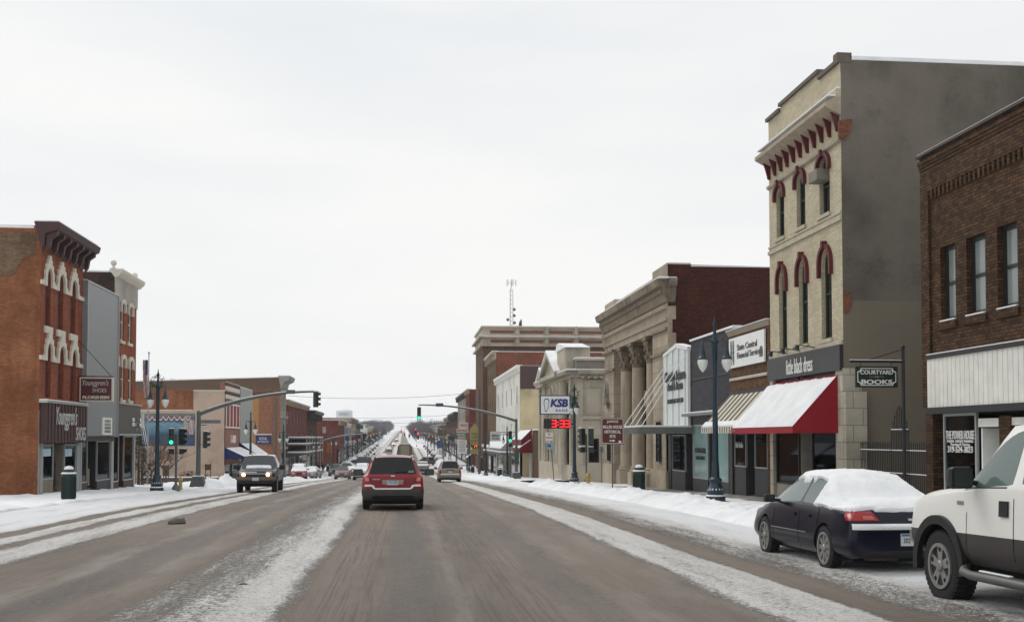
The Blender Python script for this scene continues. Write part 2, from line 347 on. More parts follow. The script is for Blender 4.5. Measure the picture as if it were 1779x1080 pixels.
def ysteps(y0, y1, s0=.14, k=.006):
    ys = [y0]
    while ys[-1] < y1: ys.append(min(y1, ys[-1]+max(s0, k*abs(ys[-1]))))
    return ys
def grid(name, xs, ys, zf, m, kind='structure', smooth=True):
    vs = [(x, y, zf(x, y)) for y in ys for x in xs]; n = len(xs)
    fs = [(j*n+i, j*n+i+1, (j+1)*n+i+1, (j+1)*n+i) for j in range(len(ys)-1) for i in range(n-1)]
    me = bpy.data.meshes.new(name); me.from_pydata(vs, [], fs); me.materials.append(m)
    me.polygons.foreach_set('use_smooth', [smooth]*len(me.polygons)); o = bpy.data.objects.new(name, me); C.objects.link(o); o['kind'] = kind; return o
def fr(x, y, s=1, o=5): return noise.fractal(Vector((x*s, y*s, 3.1)), .6, 2.1, o)
def lin(a, b, n): return [a+(b-a)*i/n for i in range(n+1)]
def lerpp(x, pts):
    if x <= pts[0][0]: return pts[0][1]
    for (a, p), (c, q) in zip(pts, pts[1:]):
        if x <= c: return p+(q-p)*(x-a)/(c-a)
    return pts[-1][1]
RP = [(-10.9, .1), (-9, .07), (-8.3, .0), (-7.9, .0), (-7.7, .035), (-7.4, 0), (-6.5, .03), (-5.8, 0), (-4.6, 0), (-4.3, .02), (-4, 0), (-2.8, 0), (-2, .045), (-1.1, 0), (3.6, 0), (4.2, .045), (4.9, 0), (5.6, 0), (6.2, .02), (7.5, .03), (8.9, .1)]
def roadz(x, y):
    k = 0
    d = fr(x*1.5, y*.7, 1.2)*.012*(1 if abs(y) < 80 else 0)
    return g(y)+lerpp(x+k, RP)+d-.012*max(0, 1-abs(x)/3)*0
rd = grid('road', lin(-10.9, 8.9, 170), ysteps(-12, 350), roadz, roadmat())
RM = rd.data.materials[0]
HX = lambda y: -2.2-(y-350)*.0022
o_ = grid('hill_road', lin(-5, 5, 16), ysteps(350, 2250, 4, .012), lambda x, y: g(y)+.02, RM)
for v in o_.data.vertices: v.co.x = v.co.x*(1 if v.co.y > 420 else 2-(v.co.y-350)/70)+HX(v.co.y)
def groundz(x, y):
    b = -.25 if (-11.2 < x < 9.2 and (y < 360 or -12 < x < 6)) else -.02
    if 190 < y < 216 or (70 < y < 84 and x > 0): b = min(b, -.02)
    h = g(y)
    if y > 450 and abs(x) > 60: h += min(6, (abs(x)-60)*.03)*min(1, (y-450)/600)
    return h+b
GM = SNOW
grid('ground', [-2500, -1200, -600, -350, -200, -120, -80, -60, -40, -25, -16, -11.3, -11.1, -5, 0, 5, 9.0, 9.3, 14, 20, 30, 45, 60, 80, 120, 200, 350, 600, 1200, 2500], [-60, -30]+lin(0, 300, 60)+lin(320, 2300, 70)+[3200], groundz, GM)
# sidewalks: real kerb step, trodden snow, bare strip by the shopfronts
def walkmat():
    b = NB('snowy sidewalk'); P = b.pos(); sp = b.n('ShaderNodeSeparateXYZ'); b.l(P, sp.inputs[0]); X, Y = sp.outputs[0], sp.outputs[1]
    n1 = b.noise(P, 1.1, 7, .65); n2 = b.noise(P, 14, 5, .7)
    s = b.math('SUBTRACT', X, b.math('ADD', 11.35, b.math('MULTIPLY', b.math('SUBTRACT', n1, .5), 2.2)))
    yk = b.math('MULTIPLY', b.math('GREATER_THAN', Y, 26.0), b.math('MULTIPLY', b.math('SUBTRACT', 62.0, Y), .25, clamp=True))
    bare = b.math('MULTIPLY', b.ramp(b.math('ADD', s, .5), (.45, 0.), (.62, 1.)), yk)
    snow = b.mix(b.ramp(n1, (.35, 0.), (.6, 1.)), (.72, .735, .77), (.86, .87, .88))
    conc = b.mix(b.ramp(n2, (.4, 0.), (.6, 1.)), s2l((112, 107, 100)), s2l((142, 137, 130)))
    conc = b.mix(b.ramp(n1, (.5, 0.), (.62, .6)), conc, (.7, .71, .73))
    b.col(b.mix(bare, snow, conc)); b.b.inputs['Roughness'].default_value = .8; b.bump(b.math('ADD', b.math('MULTIPLY', n1, 1.4), b.math('MULTIPLY', n2, .5)), .5, .05); return b.m
WM = walkmat()
def walk(x0, x1, y0, y1, lump=.08):
    kx = x0 if x0 > 0 else x1
    def z(x, y):
        e = abs(x-kx); h = g(y)+SW-.03
        near_wall = max(0, min(1, (abs(x)-10.6)/.8)) if x > 0 and 27 < y < 61 else 0
        return h+(fr(x, y, .8)*lump+.03)*(1-near_wall)-(0 if e > .25 else .05*(1-e/.25))
    xs = lin(x0, x1, max(6, int((x1-x0)/.25))); xs = ([x0-.001]+xs) if x0 > 0 else (xs+[x1+.001])
    return grid('sidewalk', xs, ysteps(y0, y1, .3, .008), lambda x, y: g(y)-.1 if (x < x0 or x > x1) else z(x, y), WM)
walk(8.9, 14, -12, 70.6); walk(8.9, 14, 84, 196); walk(8.9, 14, 216, 620)
walk(-16, -10.9, -12, 190); walk(-16, -10.9, 215, 620)
# ploughed ridges along the kerbs
def bank(x0, x1, y0, y1, h, seed, k=1):
    def z(x, y):
        t = (x-x0)/(x1-x0); e = min(1, (y-y0)/1.5, (y1-y)/1.5); e = max(0, e)
        a = math.sin(math.pi*t)**.7*h*e*(.62+.55*(noise.noise(Vector((seed, y*.35, 0)))+.35))
        return g(y)+.09+a*(1+.45*fr(x, y, 2.6, 5))+.07*fr(x+seed, y, 5, 4)*math.sin(math.pi*t)*e-.13*(1-math.sin(math.pi*t))
    o = grid('snow_bank', lin(x0, x1, 16), ysteps(y0, y1, .13, .005), z, SNOW, 'stuff'); o['label'] = 'ploughed lumpy white snow ridge along the kerb' if x0 > 0 else 'low snow ridge along the far kerb'; return o
bank(7.6, 9.7, 19.5, 69.5, .3, 3); bank(7.6, 9.3, 85, 190, .35, 8); bank(-11.8, -10.3, 62, 74, .55, 5); bank(-11.7, -10.2, 92, 188, .3, 6)
bank(7.4, 10.8, 216, 300, .9, 12); bank(-12.6, -9.6, 216, 300, .9, 14)
for (px, py, s, lb) in ((308, 908, .17, 'dark dirty slush clod lying on the road at the left lanes'), (424, 1018, .055, 'small dark slush clod lying on the white centre strip of the road')):
    d = ray(px, py); t = 1
    while CAMH+d.z*t > g(d.y*t)+.02: t += .05
    q = d*t; mb = MB(); mb.ball((q.x, q.y, g(q.y)+.03), s, 1.3, 1, .6, 6)
    mb.v = [tuple(Vector(v)+Vector((1, 1, .5))*s*.35*noise.noise(Vector(v)*9)) for v in mb.v]
    tag(mb.build('slush_clod', mat('dirty slush', (88, 82, 76), .9, var=.4, sc=12, bump=.5), base=(q.x, q.y, g(q.y)), smooth=True), lb, 'slush clod')
# ================================================================ building kit
def wallmesh(mb, f, u0, u1, v0, v1, ops=(), th=.25, mi=0, d=0):
    us = sorted({u0, u1} | {q for o in ops for q in o[:2]}); vs = sorted({v0, v1} | {q for o in ops for q in o[2:4]})
    us = [q for q in us if u0 <= q <= u1]; vs = [q for q in vs if v0 <= q <= v1]
    for a, c in zip(us, us[1:]):
        for e, h in zip(vs, vs[1:]):
            m, n = (a+c)/2, (e+h)/2
            if not any(o[0] < m < o[1] and o[2] < n < o[3] for o in ops): mb.quad(f.p(a, e, d), f.p(c, e, d), f.p(c, h, d), f.p(a, h, d), mi)
    for o in ops:
        L_ = outline(*o)
        for i in range(len(L_)):
            p, q = L_[i], L_[(i+1) % len(L_)]; mb.quad(f.p(*p, d), f.p(*q, d), f.p(*q, d-th), f.p(*p, d-th), mi)
        if len(o) > 4 and o[4] > 0:
            arc = L_[2:]; h = len(arc)//2
            for i in range(len(arc)-1):
                cnr = (o[1], o[3]) if i < h else (o[0], o[3]); mb.add([f.p(*arc[i], d), f.p(*arc[i+1], d), f.p(*cnr, d)], [(0, 1, 2)], mi)
def outline(a, b, c, d, rise=0, n=10):
    if rise <= 0: return [(a, c), (b, c), (b, d), (a, d)]
    m = (a+b)/2; w = (b-a)/2
    return [(a, c), (b, c)]+[(m+w*math.cos(math.pi*i/n), d-rise+rise*math.sin(math.pi*i/n)) for i in range(n+1)]
def window(root, f, op, frame, pane, dep=.2, fw=.07, h=(.5,), v=(), d=0, label=None):
    a, b, c, e = op[:4]; r = op[4] if len(op) > 4 else 0; mb = MB()
    o1 = outline(*op[:4], r); o2 = outline(a+fw, b-fw, c+fw, e-fw, max(0, r-fw*.5) if r else 0)
    mb.ring(f, o1, o2, d-dep, d-dep+.07)
    for k in h: z = c+(e-c)*k; mb.bf(f, a+fw, b-fw, z-fw*.4, z+fw*.4, d-dep+.01, d-dep+.06)
    for k in v: u = a+(b-a)*k; mb.bf(f, u-fw*.35, u+fw*.35, c+fw, e-fw-(r*.3 if r else 0), d-dep+.012, d-dep+.058)
    w = mb.build('window', frame, root); p = MB()
    p.prism(f, outline(a+fw*.5, b-fw*.5, c+fw*.5, e-fw*.5, max(0, r-fw*.3) if r else 0), d-dep+.02, d-dep+.032)
    p.build('pane', pane, w)
    if label: w['label'] = label
    return w
SPLIT = {'pier', 'door_reveal', 'pilaster', 'sill', 'post', 'coping', 'snow_cap', 'string_course', 'belt_course', 'broken_brick', 'board_trim', 'quoin', 'roof', 'wall', 'plinth', 'pilaster_cap', 'trim', 'panel_edge', 'signboard_cap', 'marker_lamp', 'door_frame', 'door_post', 'wall_ledge', 'panel_frame', 'outlet', 'dentil', 'bracket'}
def part(root, name, m, *calls, smooth=False, bevel=0, label=None):
    if len(calls) > 1 and name in SPLIT:
        for c in calls: o = part(root, name, m, c, smooth=smooth, bevel=bevel, label=label)
        return o
    mb = MB()
    for c in calls: getattr(mb, c[0])(*c[1:])
    o = mb.build(name, m, root, smooth=smooth, bevel=bevel)
    if label: o['label'] = label
    return o
def shell(root, x0, x1, y0, y1, zb, zt, m, back=True, roof=True, south=True, north=True, west=False, east=False, par=.35):
    """side, rear walls and snowy roof of a building (its street front is built apart)"""
    if south: part(root, 'side_wall', m, ('quad', (x0, y0, zb), (x1, y0, zb), (x1, y0, zt), (x0, y0, zt)))
    if north: part(root, 'side_wall', m, ('quad', (x0, y1, zb), (x1, y1, zb), (x1, y1, zt), (x0, y1, zt)))
    if east: part(root, 'rear_wall', m, ('quad', (x1, y0, zb), (x1, y1, zb), (x1, y1, zt), (x1, y0, zt)))
    if west: part(root, 'rear_wall', m, ('quad', (x0, y0, zb), (x0, y1, zb), (x0, y1, zt), (x0, y0, zt)))
    if roof: part(root, 'roof', SNOW, ('box', x0+.02, x1-.02, y0+.02, y1-.02, zt-par-.2, zt-par))
def storefront(root, f, u0, u1, v0, v1, segs, bulk=.6, fm=None, bm=None, pane=None, dep=.12, fw=.07, room=True, roomc=(70, 66, 60), goods=0, transom=None, depth=3.0):
    """segs: (ua, ub, kind) with kind w(indow) / d(oor, set back)"""
    fm = fm or M['alum']; bm = bm or M['char']; pane = pane or M['shop']
    for a, b, k in segs:
        if k == 'w':
            part(root, 'bulkhead', bm, ('bf', f, a, b, v0-.3, v0+bulk, -dep-.15, -dep+.06))
            window(root, f, (a, b, v0+bulk, v1), fm, pane, dep, fw, h=(transom,) if transom else ())
        else:
            dd = .9; mb = MB(); mb.ring(f, outline(a, b, v0, v1), outline(a+.1, b-.1, v0+.28, v1-.1), -dd, -dd+.06)
            if v1-v0 > 2.6: mb.bf(f, a+.1, b-.1, v0+2.1, v0+2.2, -dd, -dd+.055)
            dr = mb.build('door', fm, root); p = MB(); p.bf(f, a+.08, b-.08, v0+.26, v1-.08, -dd+.02, -dd+.03); p.build('pane', pane, dr)
            p = MB(); p.bf(f, a+.16, a+.2, v0+.9, v0+1.25, -dd+.06, -dd+.1); p.build('handle', M['alum'], dr)
            part(root, 'door_reveal', bm, ('bf', f, a-.05, a-.001, v0-.2, v1, -dd, -dep), ('bf', f, b+.001, b+.05, v0-.2, v1, -dd, -dep))
    if room:
        D = depth; rm = mat('shop interior %d %d %d' % roomc, roomc, .9, var=.2, sc=1.5)
        part(root, 'interior', rm, ('bf', f, u0+.05, u1-.05, v0-.1, v0+.05, -D, -dep-.2), ('bf', f, u0+.05, u1-.05, v1, v1+.08, -D, -dep-.2), ('bf', f, u0+.05, u1-.05, v0, v1, -D-.1, -D), ('bf', f, u0+.05, u0+.12, v0, v1, -D, -dep-.2), ('bf', f, u1-.12, u1-.05, v0, v1, -D, -dep-.2))
        if goods:
            mbs = MB(); rr = random.Random(int(u0*10))
            for i in range(goods):
                u = rr.uniform(u0+.4, u1-.4); d = -rr.uniform(.4, 1.5); h = rr.uniform(.8, 1.7); w = rr.uniform(.12, .3); z = v0+.15
                if rr.random() < .5: mbs.lathe((f.p(u, z, d)), [(w*.5, 0), (w, .1), (w*.8, h*.45), (w*.55, h*.6), (w*.95, h*.82), (w*.3, h*.95), (w*.35, h*1.08), (.02, h*1.14)], 10, i % 4)
                else: mbs.bf(f, u-w, u+w, z, z+h*.7, d-.15, d+.15, i % 4)
            o = mbs.build('shop_goods', [mat('cloth pale', (190, 190, 192), .9), mat('cloth dark', (40, 38, 46), .9), mat('cloth red', (120, 50, 50), .9), mat('shelf tan', (140, 125, 100), .9)], root); o['kind'] = 'stuff'
def awning(root, f, u0, u1, vt, vb, d, m, val=.25, stripes=None, snow=False, scallop=0, name='awning', sides=True, under=None, snowcol=None):
    mb = MB(); n = stripes or 1
    for i in range(n):
        a = u0+(u1-u0)*i/n; b = u0+(u1-u0)*(i+1)/n; mi = i % 2 if stripes else 0
        mb.add([f.p(a, vt, 0), f.p(b, vt, 0), f.p(b, vb, d), f.p(a, vb, d), f.p(a, vt-.04, 0), f.p(b, vt-.04, 0), f.p(b, vb-.04, d), f.p(a, vb-.04, d)], [(0, 1, 2, 3), (4, 5, 6, 7), (0, 3, 7, 4), (1, 2, 6, 5)], mi)
    if sides:
        for u in (u0+.004, u1-.004): mb.add([f.p(u, vt, 0), f.p(u, vb, d-.01), f.p(u, vb-val, d-.01), f.p(u, vb-val, 0)], [(0, 1, 2, 3)], 1 if stripes else 0)
    aw = mb.build(name, m, root); vm = MB(); k = stripes*2 if stripes else 1
    for i in range(k):
        a = u0+(u1-u0)*i/k; b = u0+(u1-u0)*(i+1)/k; vm.bf(f, a, b, vb-val-(scallop if i % 2 else 0), vb-.001, d-.015, d, i % 2 if stripes else 0)
    vm.build('valance', m, aw)
    if snow:
        sm = MB(); nu, nd = max(4, int((u1-u0)/.12)), 16; vs = []
        for j in range(nd+1):
            for i in range(nu+1):
                u = u0+.03+(u1-u0-.06)*i/nu; t = (.05 if snow is True else snow)+(1-(.05 if snow is True else snow))*j/nd
                if j == 0: t += .035*fr(u*3, t)+.01
                p = f.p(u, vt+(vb-vt)*t, d*t); e = 0 if j in (0, nd) or i in (0, nu) else .05+.008*fr(u, t*3, 1); vs.append(p+Vector((0, 0, .006+e))+f.N*e*.5)
        n = nu+1; sm.add(vs, [(j*n+i, j*n+i+1, (j+1)*n+i+1, (j+1)*n+i) for j in range(nd) for i in range(nu)]); sm.build('snow_cover', SNOW, aw, smooth=True)
    return aw
def snowcap(root, *bx): return part(root, 'snow_cap', SNOW, *bx, bevel=.02)
XR = 13.0; F = FR(XR)
def U(px, py=760): return uv(F, px, py)[0]
def V(px, py): return uv(F, px, py)[1]
def OP(l, r, t, b, rise=0):
    """opening seen between pixel columns l (far side) and r; heights read at its middle"""
    m = (l+r)/2; return (U(r, (t+b)/2), U(l, (t+b)/2), V(m, b), V(m, t), rise)
# ---------------------------------------------------------------- R1 brown brick shop at the right edge
br1 = brick('brown brick', (58, 42, 30), (98, 71, 48), (46, 37, 30), .22, .078, .4, ms=.013)
y1 = U(1606, 560); y0 = 13.5; zt = V(1606, 275); zb = g(24)-.6
b1 = thing('brick_shop', 'brown brick two storey shop with white panelled signboard at right edge', 'building', (XR, (y0+y1)/2, g(22)))
ops = [OP(1634, 1660, 425, 556), OP(1679, 1712, 405, 546), OP(1733, 1768, 386, 533)]
o0, o1, o2 = ops; dv = o1[0]-o2[0]
ops = [(o[0], o[1], o0[2], o0[3], 0) for o in ops]
for k in (1, 2, 3): ops.append((ops[2][0]-dv*k*1.0, ops[2][1]-dv*k*1.0, o0[2], o0[3], 0))
pt, pb = V(1640, 622), V(1640, 707)
mb = MB(); wallmesh(mb, F, y0, y1, pb+.02, zt, ops, .3); mb.bf(F, y1-.35, y1, zb, pb+.02, -.3, 0)
ud = U(1736); mb.bf(F, ud-.45, ud, zb, pb-.25, -.3, .0)
mb.build('wall', br1, b1)
mb = MB(); mb.bf(F, y1-.4, y1+.001, pb+.02, zt-.9, 0, .07); mb.bf(F, y0, y1, zt-.9, zt, 0, .07)     # pier and frieze
n = 60
for i in range(n): u = y0+(y1-.45-y0)*(i+.5)/n; mb.bf(F, u-.05, u+.05, zt-1.12, zt-.9, 0, .065)
for i in range(3): mb.bf(F, y0, y1, zt-.34+.0785*i, zt-.34+.0785*(i+1)-.003, .071, .09+.02*i)
mb.build('frieze', br1, b1)
part(b1, 'coping', mat('dark coping', (70, 62, 54), .8), ('bf', F, y0, y1+.06, zt+.002, zt+.07, -.35, .16)); snowcap(b1, ('bf', F, y0, y1+.05, zt+.071, zt+.1, -.3, .13))
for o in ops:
    window(b1, F, o, M['black'], glass('pale pane glass', (120, 128, 126), .12), .2, .1)  # pale pane colour stands in for sky reflection and curtains
    part(b1, 'sill', br1, ('bf', F, o[0]-.08, o[1]+.08, o[2]-.2, o[2]-.02, -.05, .06)); snowcap(b1, ('bf', F, o[0], o[1], o[2]-.018, o[2]+.02, -.15, .06))
    part(b1, 'curtain', mat('pale curtain', (190, 190, 186), .9), ('bf', F, o[0]+.1, o[1]-.1, o[2]+.1, o[3]-.1, -.19, -.165)) if False else None
shell(b1, XR, XR+14, y0, y1, zb, zt, br1)
mb = MB(); wp = []; k = int((y1-y0-.4)/.2)
for i in range(k): u = y0+(y1-.42-y0)*i/k; mb.bf(F, u+.008, u+(y1-.42-y0)/k-.008, pb, pt, .02, .16, 0)
mb.bf(F, y0, y1-.42, pb+.01, pt-.01, .01, .145, 1); mb.build('panel_board', [mat('white boards', (214, 212, 204), .6, var=.1), M['char']], b1)
part(b1, 'board_trim', M['black'], ('bf', F, y0, y1-.4, pb-.16, pb-.002, 0, .2), ('bf', F, y0, y1-.4, pt+.002, pt+.1, 0, .2)); snowcap(b1, ('bf', F, y0, y1-.42, pt+.101, pt+.13, .02, .19))
sf = gs(24)
w0 = (U(1694, 780), U(1637, 780)); dd = (U(1733, 780), U(1698, 780))
storefront(b1, F, y0, y1-.4, sf, pb-.16, [(w0[0], w0[1], 'w')], .35, M['alum'], M['black'], M['shop'], .1, .06, roomc=(34, 33, 36), goods=8)
part(b1, 'transom_panel', mat('white boards', (214, 212, 204), .6, var=.1), ('bf', F, dd[0], dd[1], V(1715, 741), pb-.3, -.1, -.03))
storefront(b1, F, y0, y1, sf, V(1715, 743), [(dd[0]+.05, dd[1]-.05, 'd')], .3, M['white'], M['white'], M['shop'], .1, .06, room=False)
part(b1, 'transom_panel', mat('white boards', (214, 212, 204), .6, var=.1), ('bf', F, y0, ud-.45, V(1760, 738), pb-.3, -.1, -.03))
storefront(b1, F, y0, ud-.45, sf, V(1760, 740), [(ud-1.9, ud-.5, 'd'), (y0+.3, ud-2.0, 'w')], .5, M['black'], M['black'], M['glass'], .1, room=False)
sx = (w0[0]+w0[1])/2; LW = M['white']
text('THE POWER HOUSE', F.p(sx, V(1665, 755), -.055), (0, -1, 0), UP, 1.3, .2, LW, b1)
text('FITNESS - CIRCUIT TRAINING', F.p(sx, V(1665, 766), -.055), (0, -1, 0), UP, 1.2, .06, LW, b1)
text('Tanning & Toning', F.p(sx, V(1665, 772), -.055), (0, -1, 0), UP, .9, .08, LW, b1)
text('319-524-3023', F.p(sx, V(1665, 780), -.055), (0, -1, 0), UP, 1.15, .15, LW, b1)
# ---------------------------------------------------------------- R2 cream brick three storey building
cream = brick('cream painted brick', (182, 172, 148), (204, 195, 170), (168, 158, 134), .22, .078, .25, stain=(196, 176, 140), dsc=.9)
stc = stucco('grey stucco', (88, 83, 76), (112, 106, 97), .28, split=(V(1465, 518), (134, 124, 108)))
dred = mat('dark red paint', (86, 22, 28), .6, var=.15)
ya = U(1464, 500); yb = U(1338, 560); root = thing('cream_building', 'three storey cream brick building with red arched window hoods and grey stucco side', 'building', (XR, (ya+yb)/2, g(35))); b2 = root
pl = V(1333, 214); pm = V(1424, 127); zt2 = V(1456, 101); uL, uM = U(1356, 190), U(1424, 130)
belt = V(1400, 404); sgt, sgb = V(1402, 610), V(1402, 652)
up = [OP(1349, 1362.5, 325, 413, .3), OP(1384, 1399, 299, 394, .3), OP(1423.5, 1441.5, 272, 375, .3)]
lo = [OP(1353.5, 1367, 465, 607, .5), OP(1388, 1403.5, 448, 598, .5), OP(1427, 1445, 430, 589, .5)]
up = [(o[0], o[1], up[1][2], up[1][3], .28) for o in up]; lo = [(o[0], o[1], lo[1][2], lo[1][3], .5) for o in lo]
mb = MB(); wallmesh(mb, F, ya, yb, sgt-.1, pl, up+lo, .28); mb.bf(F, ya, uM, pl+.001, pm-.22, -.3, 0); mb.bf(F, uM+.001, uL, pl+.001, pm, -.3, 0)
mb.build('wall', cream, root)
cop = mat('dark stone coping', (96, 88, 78), .85)
part(root, 'coping', cop, ('bf', F, uL, yb+.08, pl, pl+.12, -.35, .1), ('bf', F, uM, uL, pm, pm+.12, -.35, .1), ('bf', F, ya+.3, uM-.001, pm-.219, pm-.1, -.35, .1), ('bf', F, ya-.02, ya+.299, pm-.219, pm+.08, -.35, .1))
mb = MB(); mb.quad((XR+.002, ya-.004, g(34)-.5), (XR+16, ya-.004, g(34)-.5), (XR+16, ya-.004, zt2-.1), (XR+.002, ya-.004, zt2)); part(root, 'side_wall', stc, ('quad', (XR+.002, yb, g(34)-.5), (XR+16, yb, g(34)-.5), (XR+16, yb, zt2-.7), (XR+.002, yb, pl)))
mb.bf(F, ya+.012, ya+.35, zt2-.45, zt2-.12, -15.9, -.31); mb.build('side_wall', stc, root, )['label'] = 'grey stuccoed side wall, paler at the bottom'
snowcap(root, ('bf', F, ya-.02, ya+.36, zt2-.1, zt2+.03, -15.9, -.3)); part(root, 'roof', SNOW, ('box', XR+.3, XR+15.9, ya+.36, yb-.02, zt2-1.6, zt2-1.3))
# cornice: corbels, cornice slab and snow
cb, ct = V(1395, 288), V(1395, 235)
mb = MB(); mb.prof(F, [(0, ct-.25), (.28, ct-.12), (.5, ct), (.5, ct+.12), (.2, ct+.3), (0, ct+.3)], ya-.02, yb+.05); mb.prof(F, [(0, cb-.08), (.1, cb-.02), (.1, cb+.06), (0, cb+.1)], ya, yb); mb.build('cornice', mat('cornice stone', (158, 146, 128), .8, var=.2), root)
n = 11
for i in range(n):
    u = ya+.15+(yb-ya-.3)*i/(n-1); mb = MB(); mb.prof(F, [(0, cb+.28), (.1, cb+.3), (.13, cb+.45), (.2, ct-.3), (.27, ct-.12), (0, ct-.12)], u-.035, u+.035); mb.build('bracket', dred, root)
part(root, 'cornice_shelf', cream, ('bf', F, ya, yb, ct+.302, ct+.55, 0, .14)); snowcap(root, ('bf', F, ya-.02, yb+.05, ct+.31, ct+.36, .15, .42), ('bf', F, ya-.02, yb, ct+.551, ct+.6, 0, .13))
part(root, 'broken_brick', brick('broken brick', (110, 60, 44), (140, 84, 60), (120, 100, 84), .2, .07), ('prism', FS(ya-.003), [(XR-.1, cb+.55), (XR+.3, cb+.6), (XR+.22, cb+.15), (XR+.02, cb-.02), (XR-.1, cb+.1)], 0, .12), ('prism', FS(ya-.002), [(XR+.02, V(1464, 505)), (XR+.22, V(1464, 508)), (XR+.25, V(1464, 530)), (XR+.1, V(1464, 545)), (XR+.02, V(1464, 540))], 0, .05))
part(root, 'belt_course', mat('belt stone', (176, 168, 148), .8, var=.15), ('bf', F, ya, yb, belt-.17, belt-.05, 0, .07), ('bf', F, ya, yb, belt+.05, belt+.12, 0, .05), ('bf', F, ya, yb, belt-.049, belt+.049, 0, .02), ('bf', F, ya, yb, sgt-.02, sgt+.12, .0, .06))
green = mat('green painted sash', (26, 52, 42), .5, var=.15)
for o in up+lo:
    window(root, F, o, green, M['glass'], .2, .085)
    a, b_, c, d, r = o; t = .12; ex = .2 if o in up else .38; h = d-r-ex
    out = [(a-t, h), (a-.02, h)]; arc = outline(a, b_, c, d, r)[2:]; m_ = (a+b_)/2; w = (b_-a)/2
    n = 12; mb = MB(); O1 = [(b_+t, h)]+[(m_+(w+t)*math.cos(math.pi*i/n), d-r+(r+t)*math.sin(math.pi*i/n)) for i in range(n+1)]+[(a-t, h)]
    O2 = [(b_+.0, h)]+[(m_+w*math.cos(math.pi*i/n), d-r+r*math.sin(math.pi*i/n)) for i in range(n+1)]+[(a-.0, h)]
    for i in range(len(O1)-1):
        p, q, r1, r2 = O1[i], O1[i+1], O2[i+1], O2[i]; mb.add([F.p(*z, dd_) for dd_ in (-.002, .12) for z in (p, q, r1, r2)], [(0, 1, 2, 3), (4, 5, 6, 7), (0, 1, 5, 4), (2, 3, 7, 6), (0, 3, 7, 4), (1, 2, 6, 5)])
    mb.bf(F, m_-.07, m_+.07, d-.02, d+t+.08, .0, .17)
    mb.build('window_hood', dred, root); part(root, 'sill', mat('belt stone', (176, 168, 148), .8, var=.15), ('bf', F, a-.08, b_+.08, c-.12, c-.005, -.1, .08))
# air conditioner in one window
ac = up[2]; part(root, 'air_conditioner', mat('weathered metal box', (122, 116, 104), .6, .2), ('bf', F, ac[0]+.1, ac[1]-.05, ac[2]+1.0, ac[2]+1.35, -.1, .38), bevel=.02)
# ground floor
gst = gs(35); psto = stucco('painted stone blocks', (158, 152, 138), (186, 180, 165), 1.2, joints=(.6, .5, .012))
part(root, 'pier', psto, ('bf', F, ya-.009, ya+.55, gst-.6, sgb+.05, -.55, .04)); part(root, 'pier', psto, ('bf', F, yb-.32, yb, gst-.6, sgb, -.4, .04))
part(root, 'pier', psto, ('box', XR-.03, XR+.62, ya-.2, ya-.012, gst-.6, V(1465, 680)), label='pale concrete block pier at the foot of the stucco side wall')
part(root, 'signboard', mat('black sign board', (52, 49, 52), .5, var=.1), ('bf', F, ya+.0, yb, sgb, sgt-.021, 0, .12))
text('little black dress', F.p(U(1396), (sgt+sgb)/2-.04, .122), (0, -1, 0), UP, 2.35, .5, LW, root)
for px in (1372, 1394, 1420):
    u = U(px); part(root, 'sign_lamp', M['black'], ('tube', [F.p(u, sgt+.05, 0), F.p(u, sgt+.12, .5), F.p(u, sgt+.12, .7)], .018, 6), ('tube', [F.p(u, sgt+.12, .6), F.p(u, sgt-.02, .68)], [.05, .11], 10))
av, ab = V(1400, 657), uv(FR(XR-1.45), 1320, 742)[1]
awning(root, F, ya+.35, yb-.05, av, ab, 1.45, mat('red canvas', (142, 20, 34), .85, var=.1), .2, snow=.045)
text('SHOP', F.p(U(1338)-.3, ab-.1, 1.455), (0, -1, 0), UP, .7, .07, mat('faded lettering', (178, 110, 110), .8), root)
wa, wb = ya+.55, yb-.32
storefront(root, F, wa, wb, gst, sgb, [(wa+.05, wa+2.2, 'w'), (wa+2.25, wa+3.3, 'd'), (wa+3.35, wb-.05, 'w')], .45, M['black'], mat('pale siding', (150, 146, 136), .8), M['shop'], .12, .05, roomc=(88, 86, 84), goods=16, depth=3.4)
# ---------------------------------------------------------------- R3 low brown brick office
ya, yb = U(1337.5, 620), U(1268, 660); zt = V(1304, 565); root = thing('financial_office', 'low brown brick office with large white sign and striped awning', 'building', (XR, (ya+yb)/2, g(41)))
br3 = brick('tan brown brick', (84, 60, 44), (118, 88, 62), (74, 58, 46), .2, .075, .35)
v1 = V(1304, 676); mb = MB(); mb.bf(F, ya+.005, yb, v1, zt-.2, -.3, 0); mb.bf(F, ya+.005, ya+.35, gs(41)-.5, v1, -.3, 0); mb.build('wall', br3, root)
part(root, 'coping', mat('tan metal coping', (150, 138, 120), .6), ('prof', F, [(-.3, zt-.2), (.02, zt-.2), (.1, zt-.05), (.16, zt), (-.3, zt)], ya+.01, yb+.1)); snowcap(root, ('bf', F, ya+.01, yb+.1, zt+.001, zt+.04, -.3, .15))
part(root, 'string_course', mat('belt stone', (176, 168, 148), .8, var=.15), ('bf', F, ya+.2, yb-.1, V(1304, 655)-.03, V(1304, 655)+.04, 0, .06)); snowcap(root, ('bf', F, ya+.2, yb-.1, V(1304, 655)+.041, V(1304, 655)+.07, 0, .055))
part(root, 'fascia', M['char'], ('bf', F, ya+.01, yb, v1-.35, v1-.003, -.2, .03))
shell(root, XR+.01, XR+14, ya+.01, yb, gs(41)-.5, zt-.2, br3)
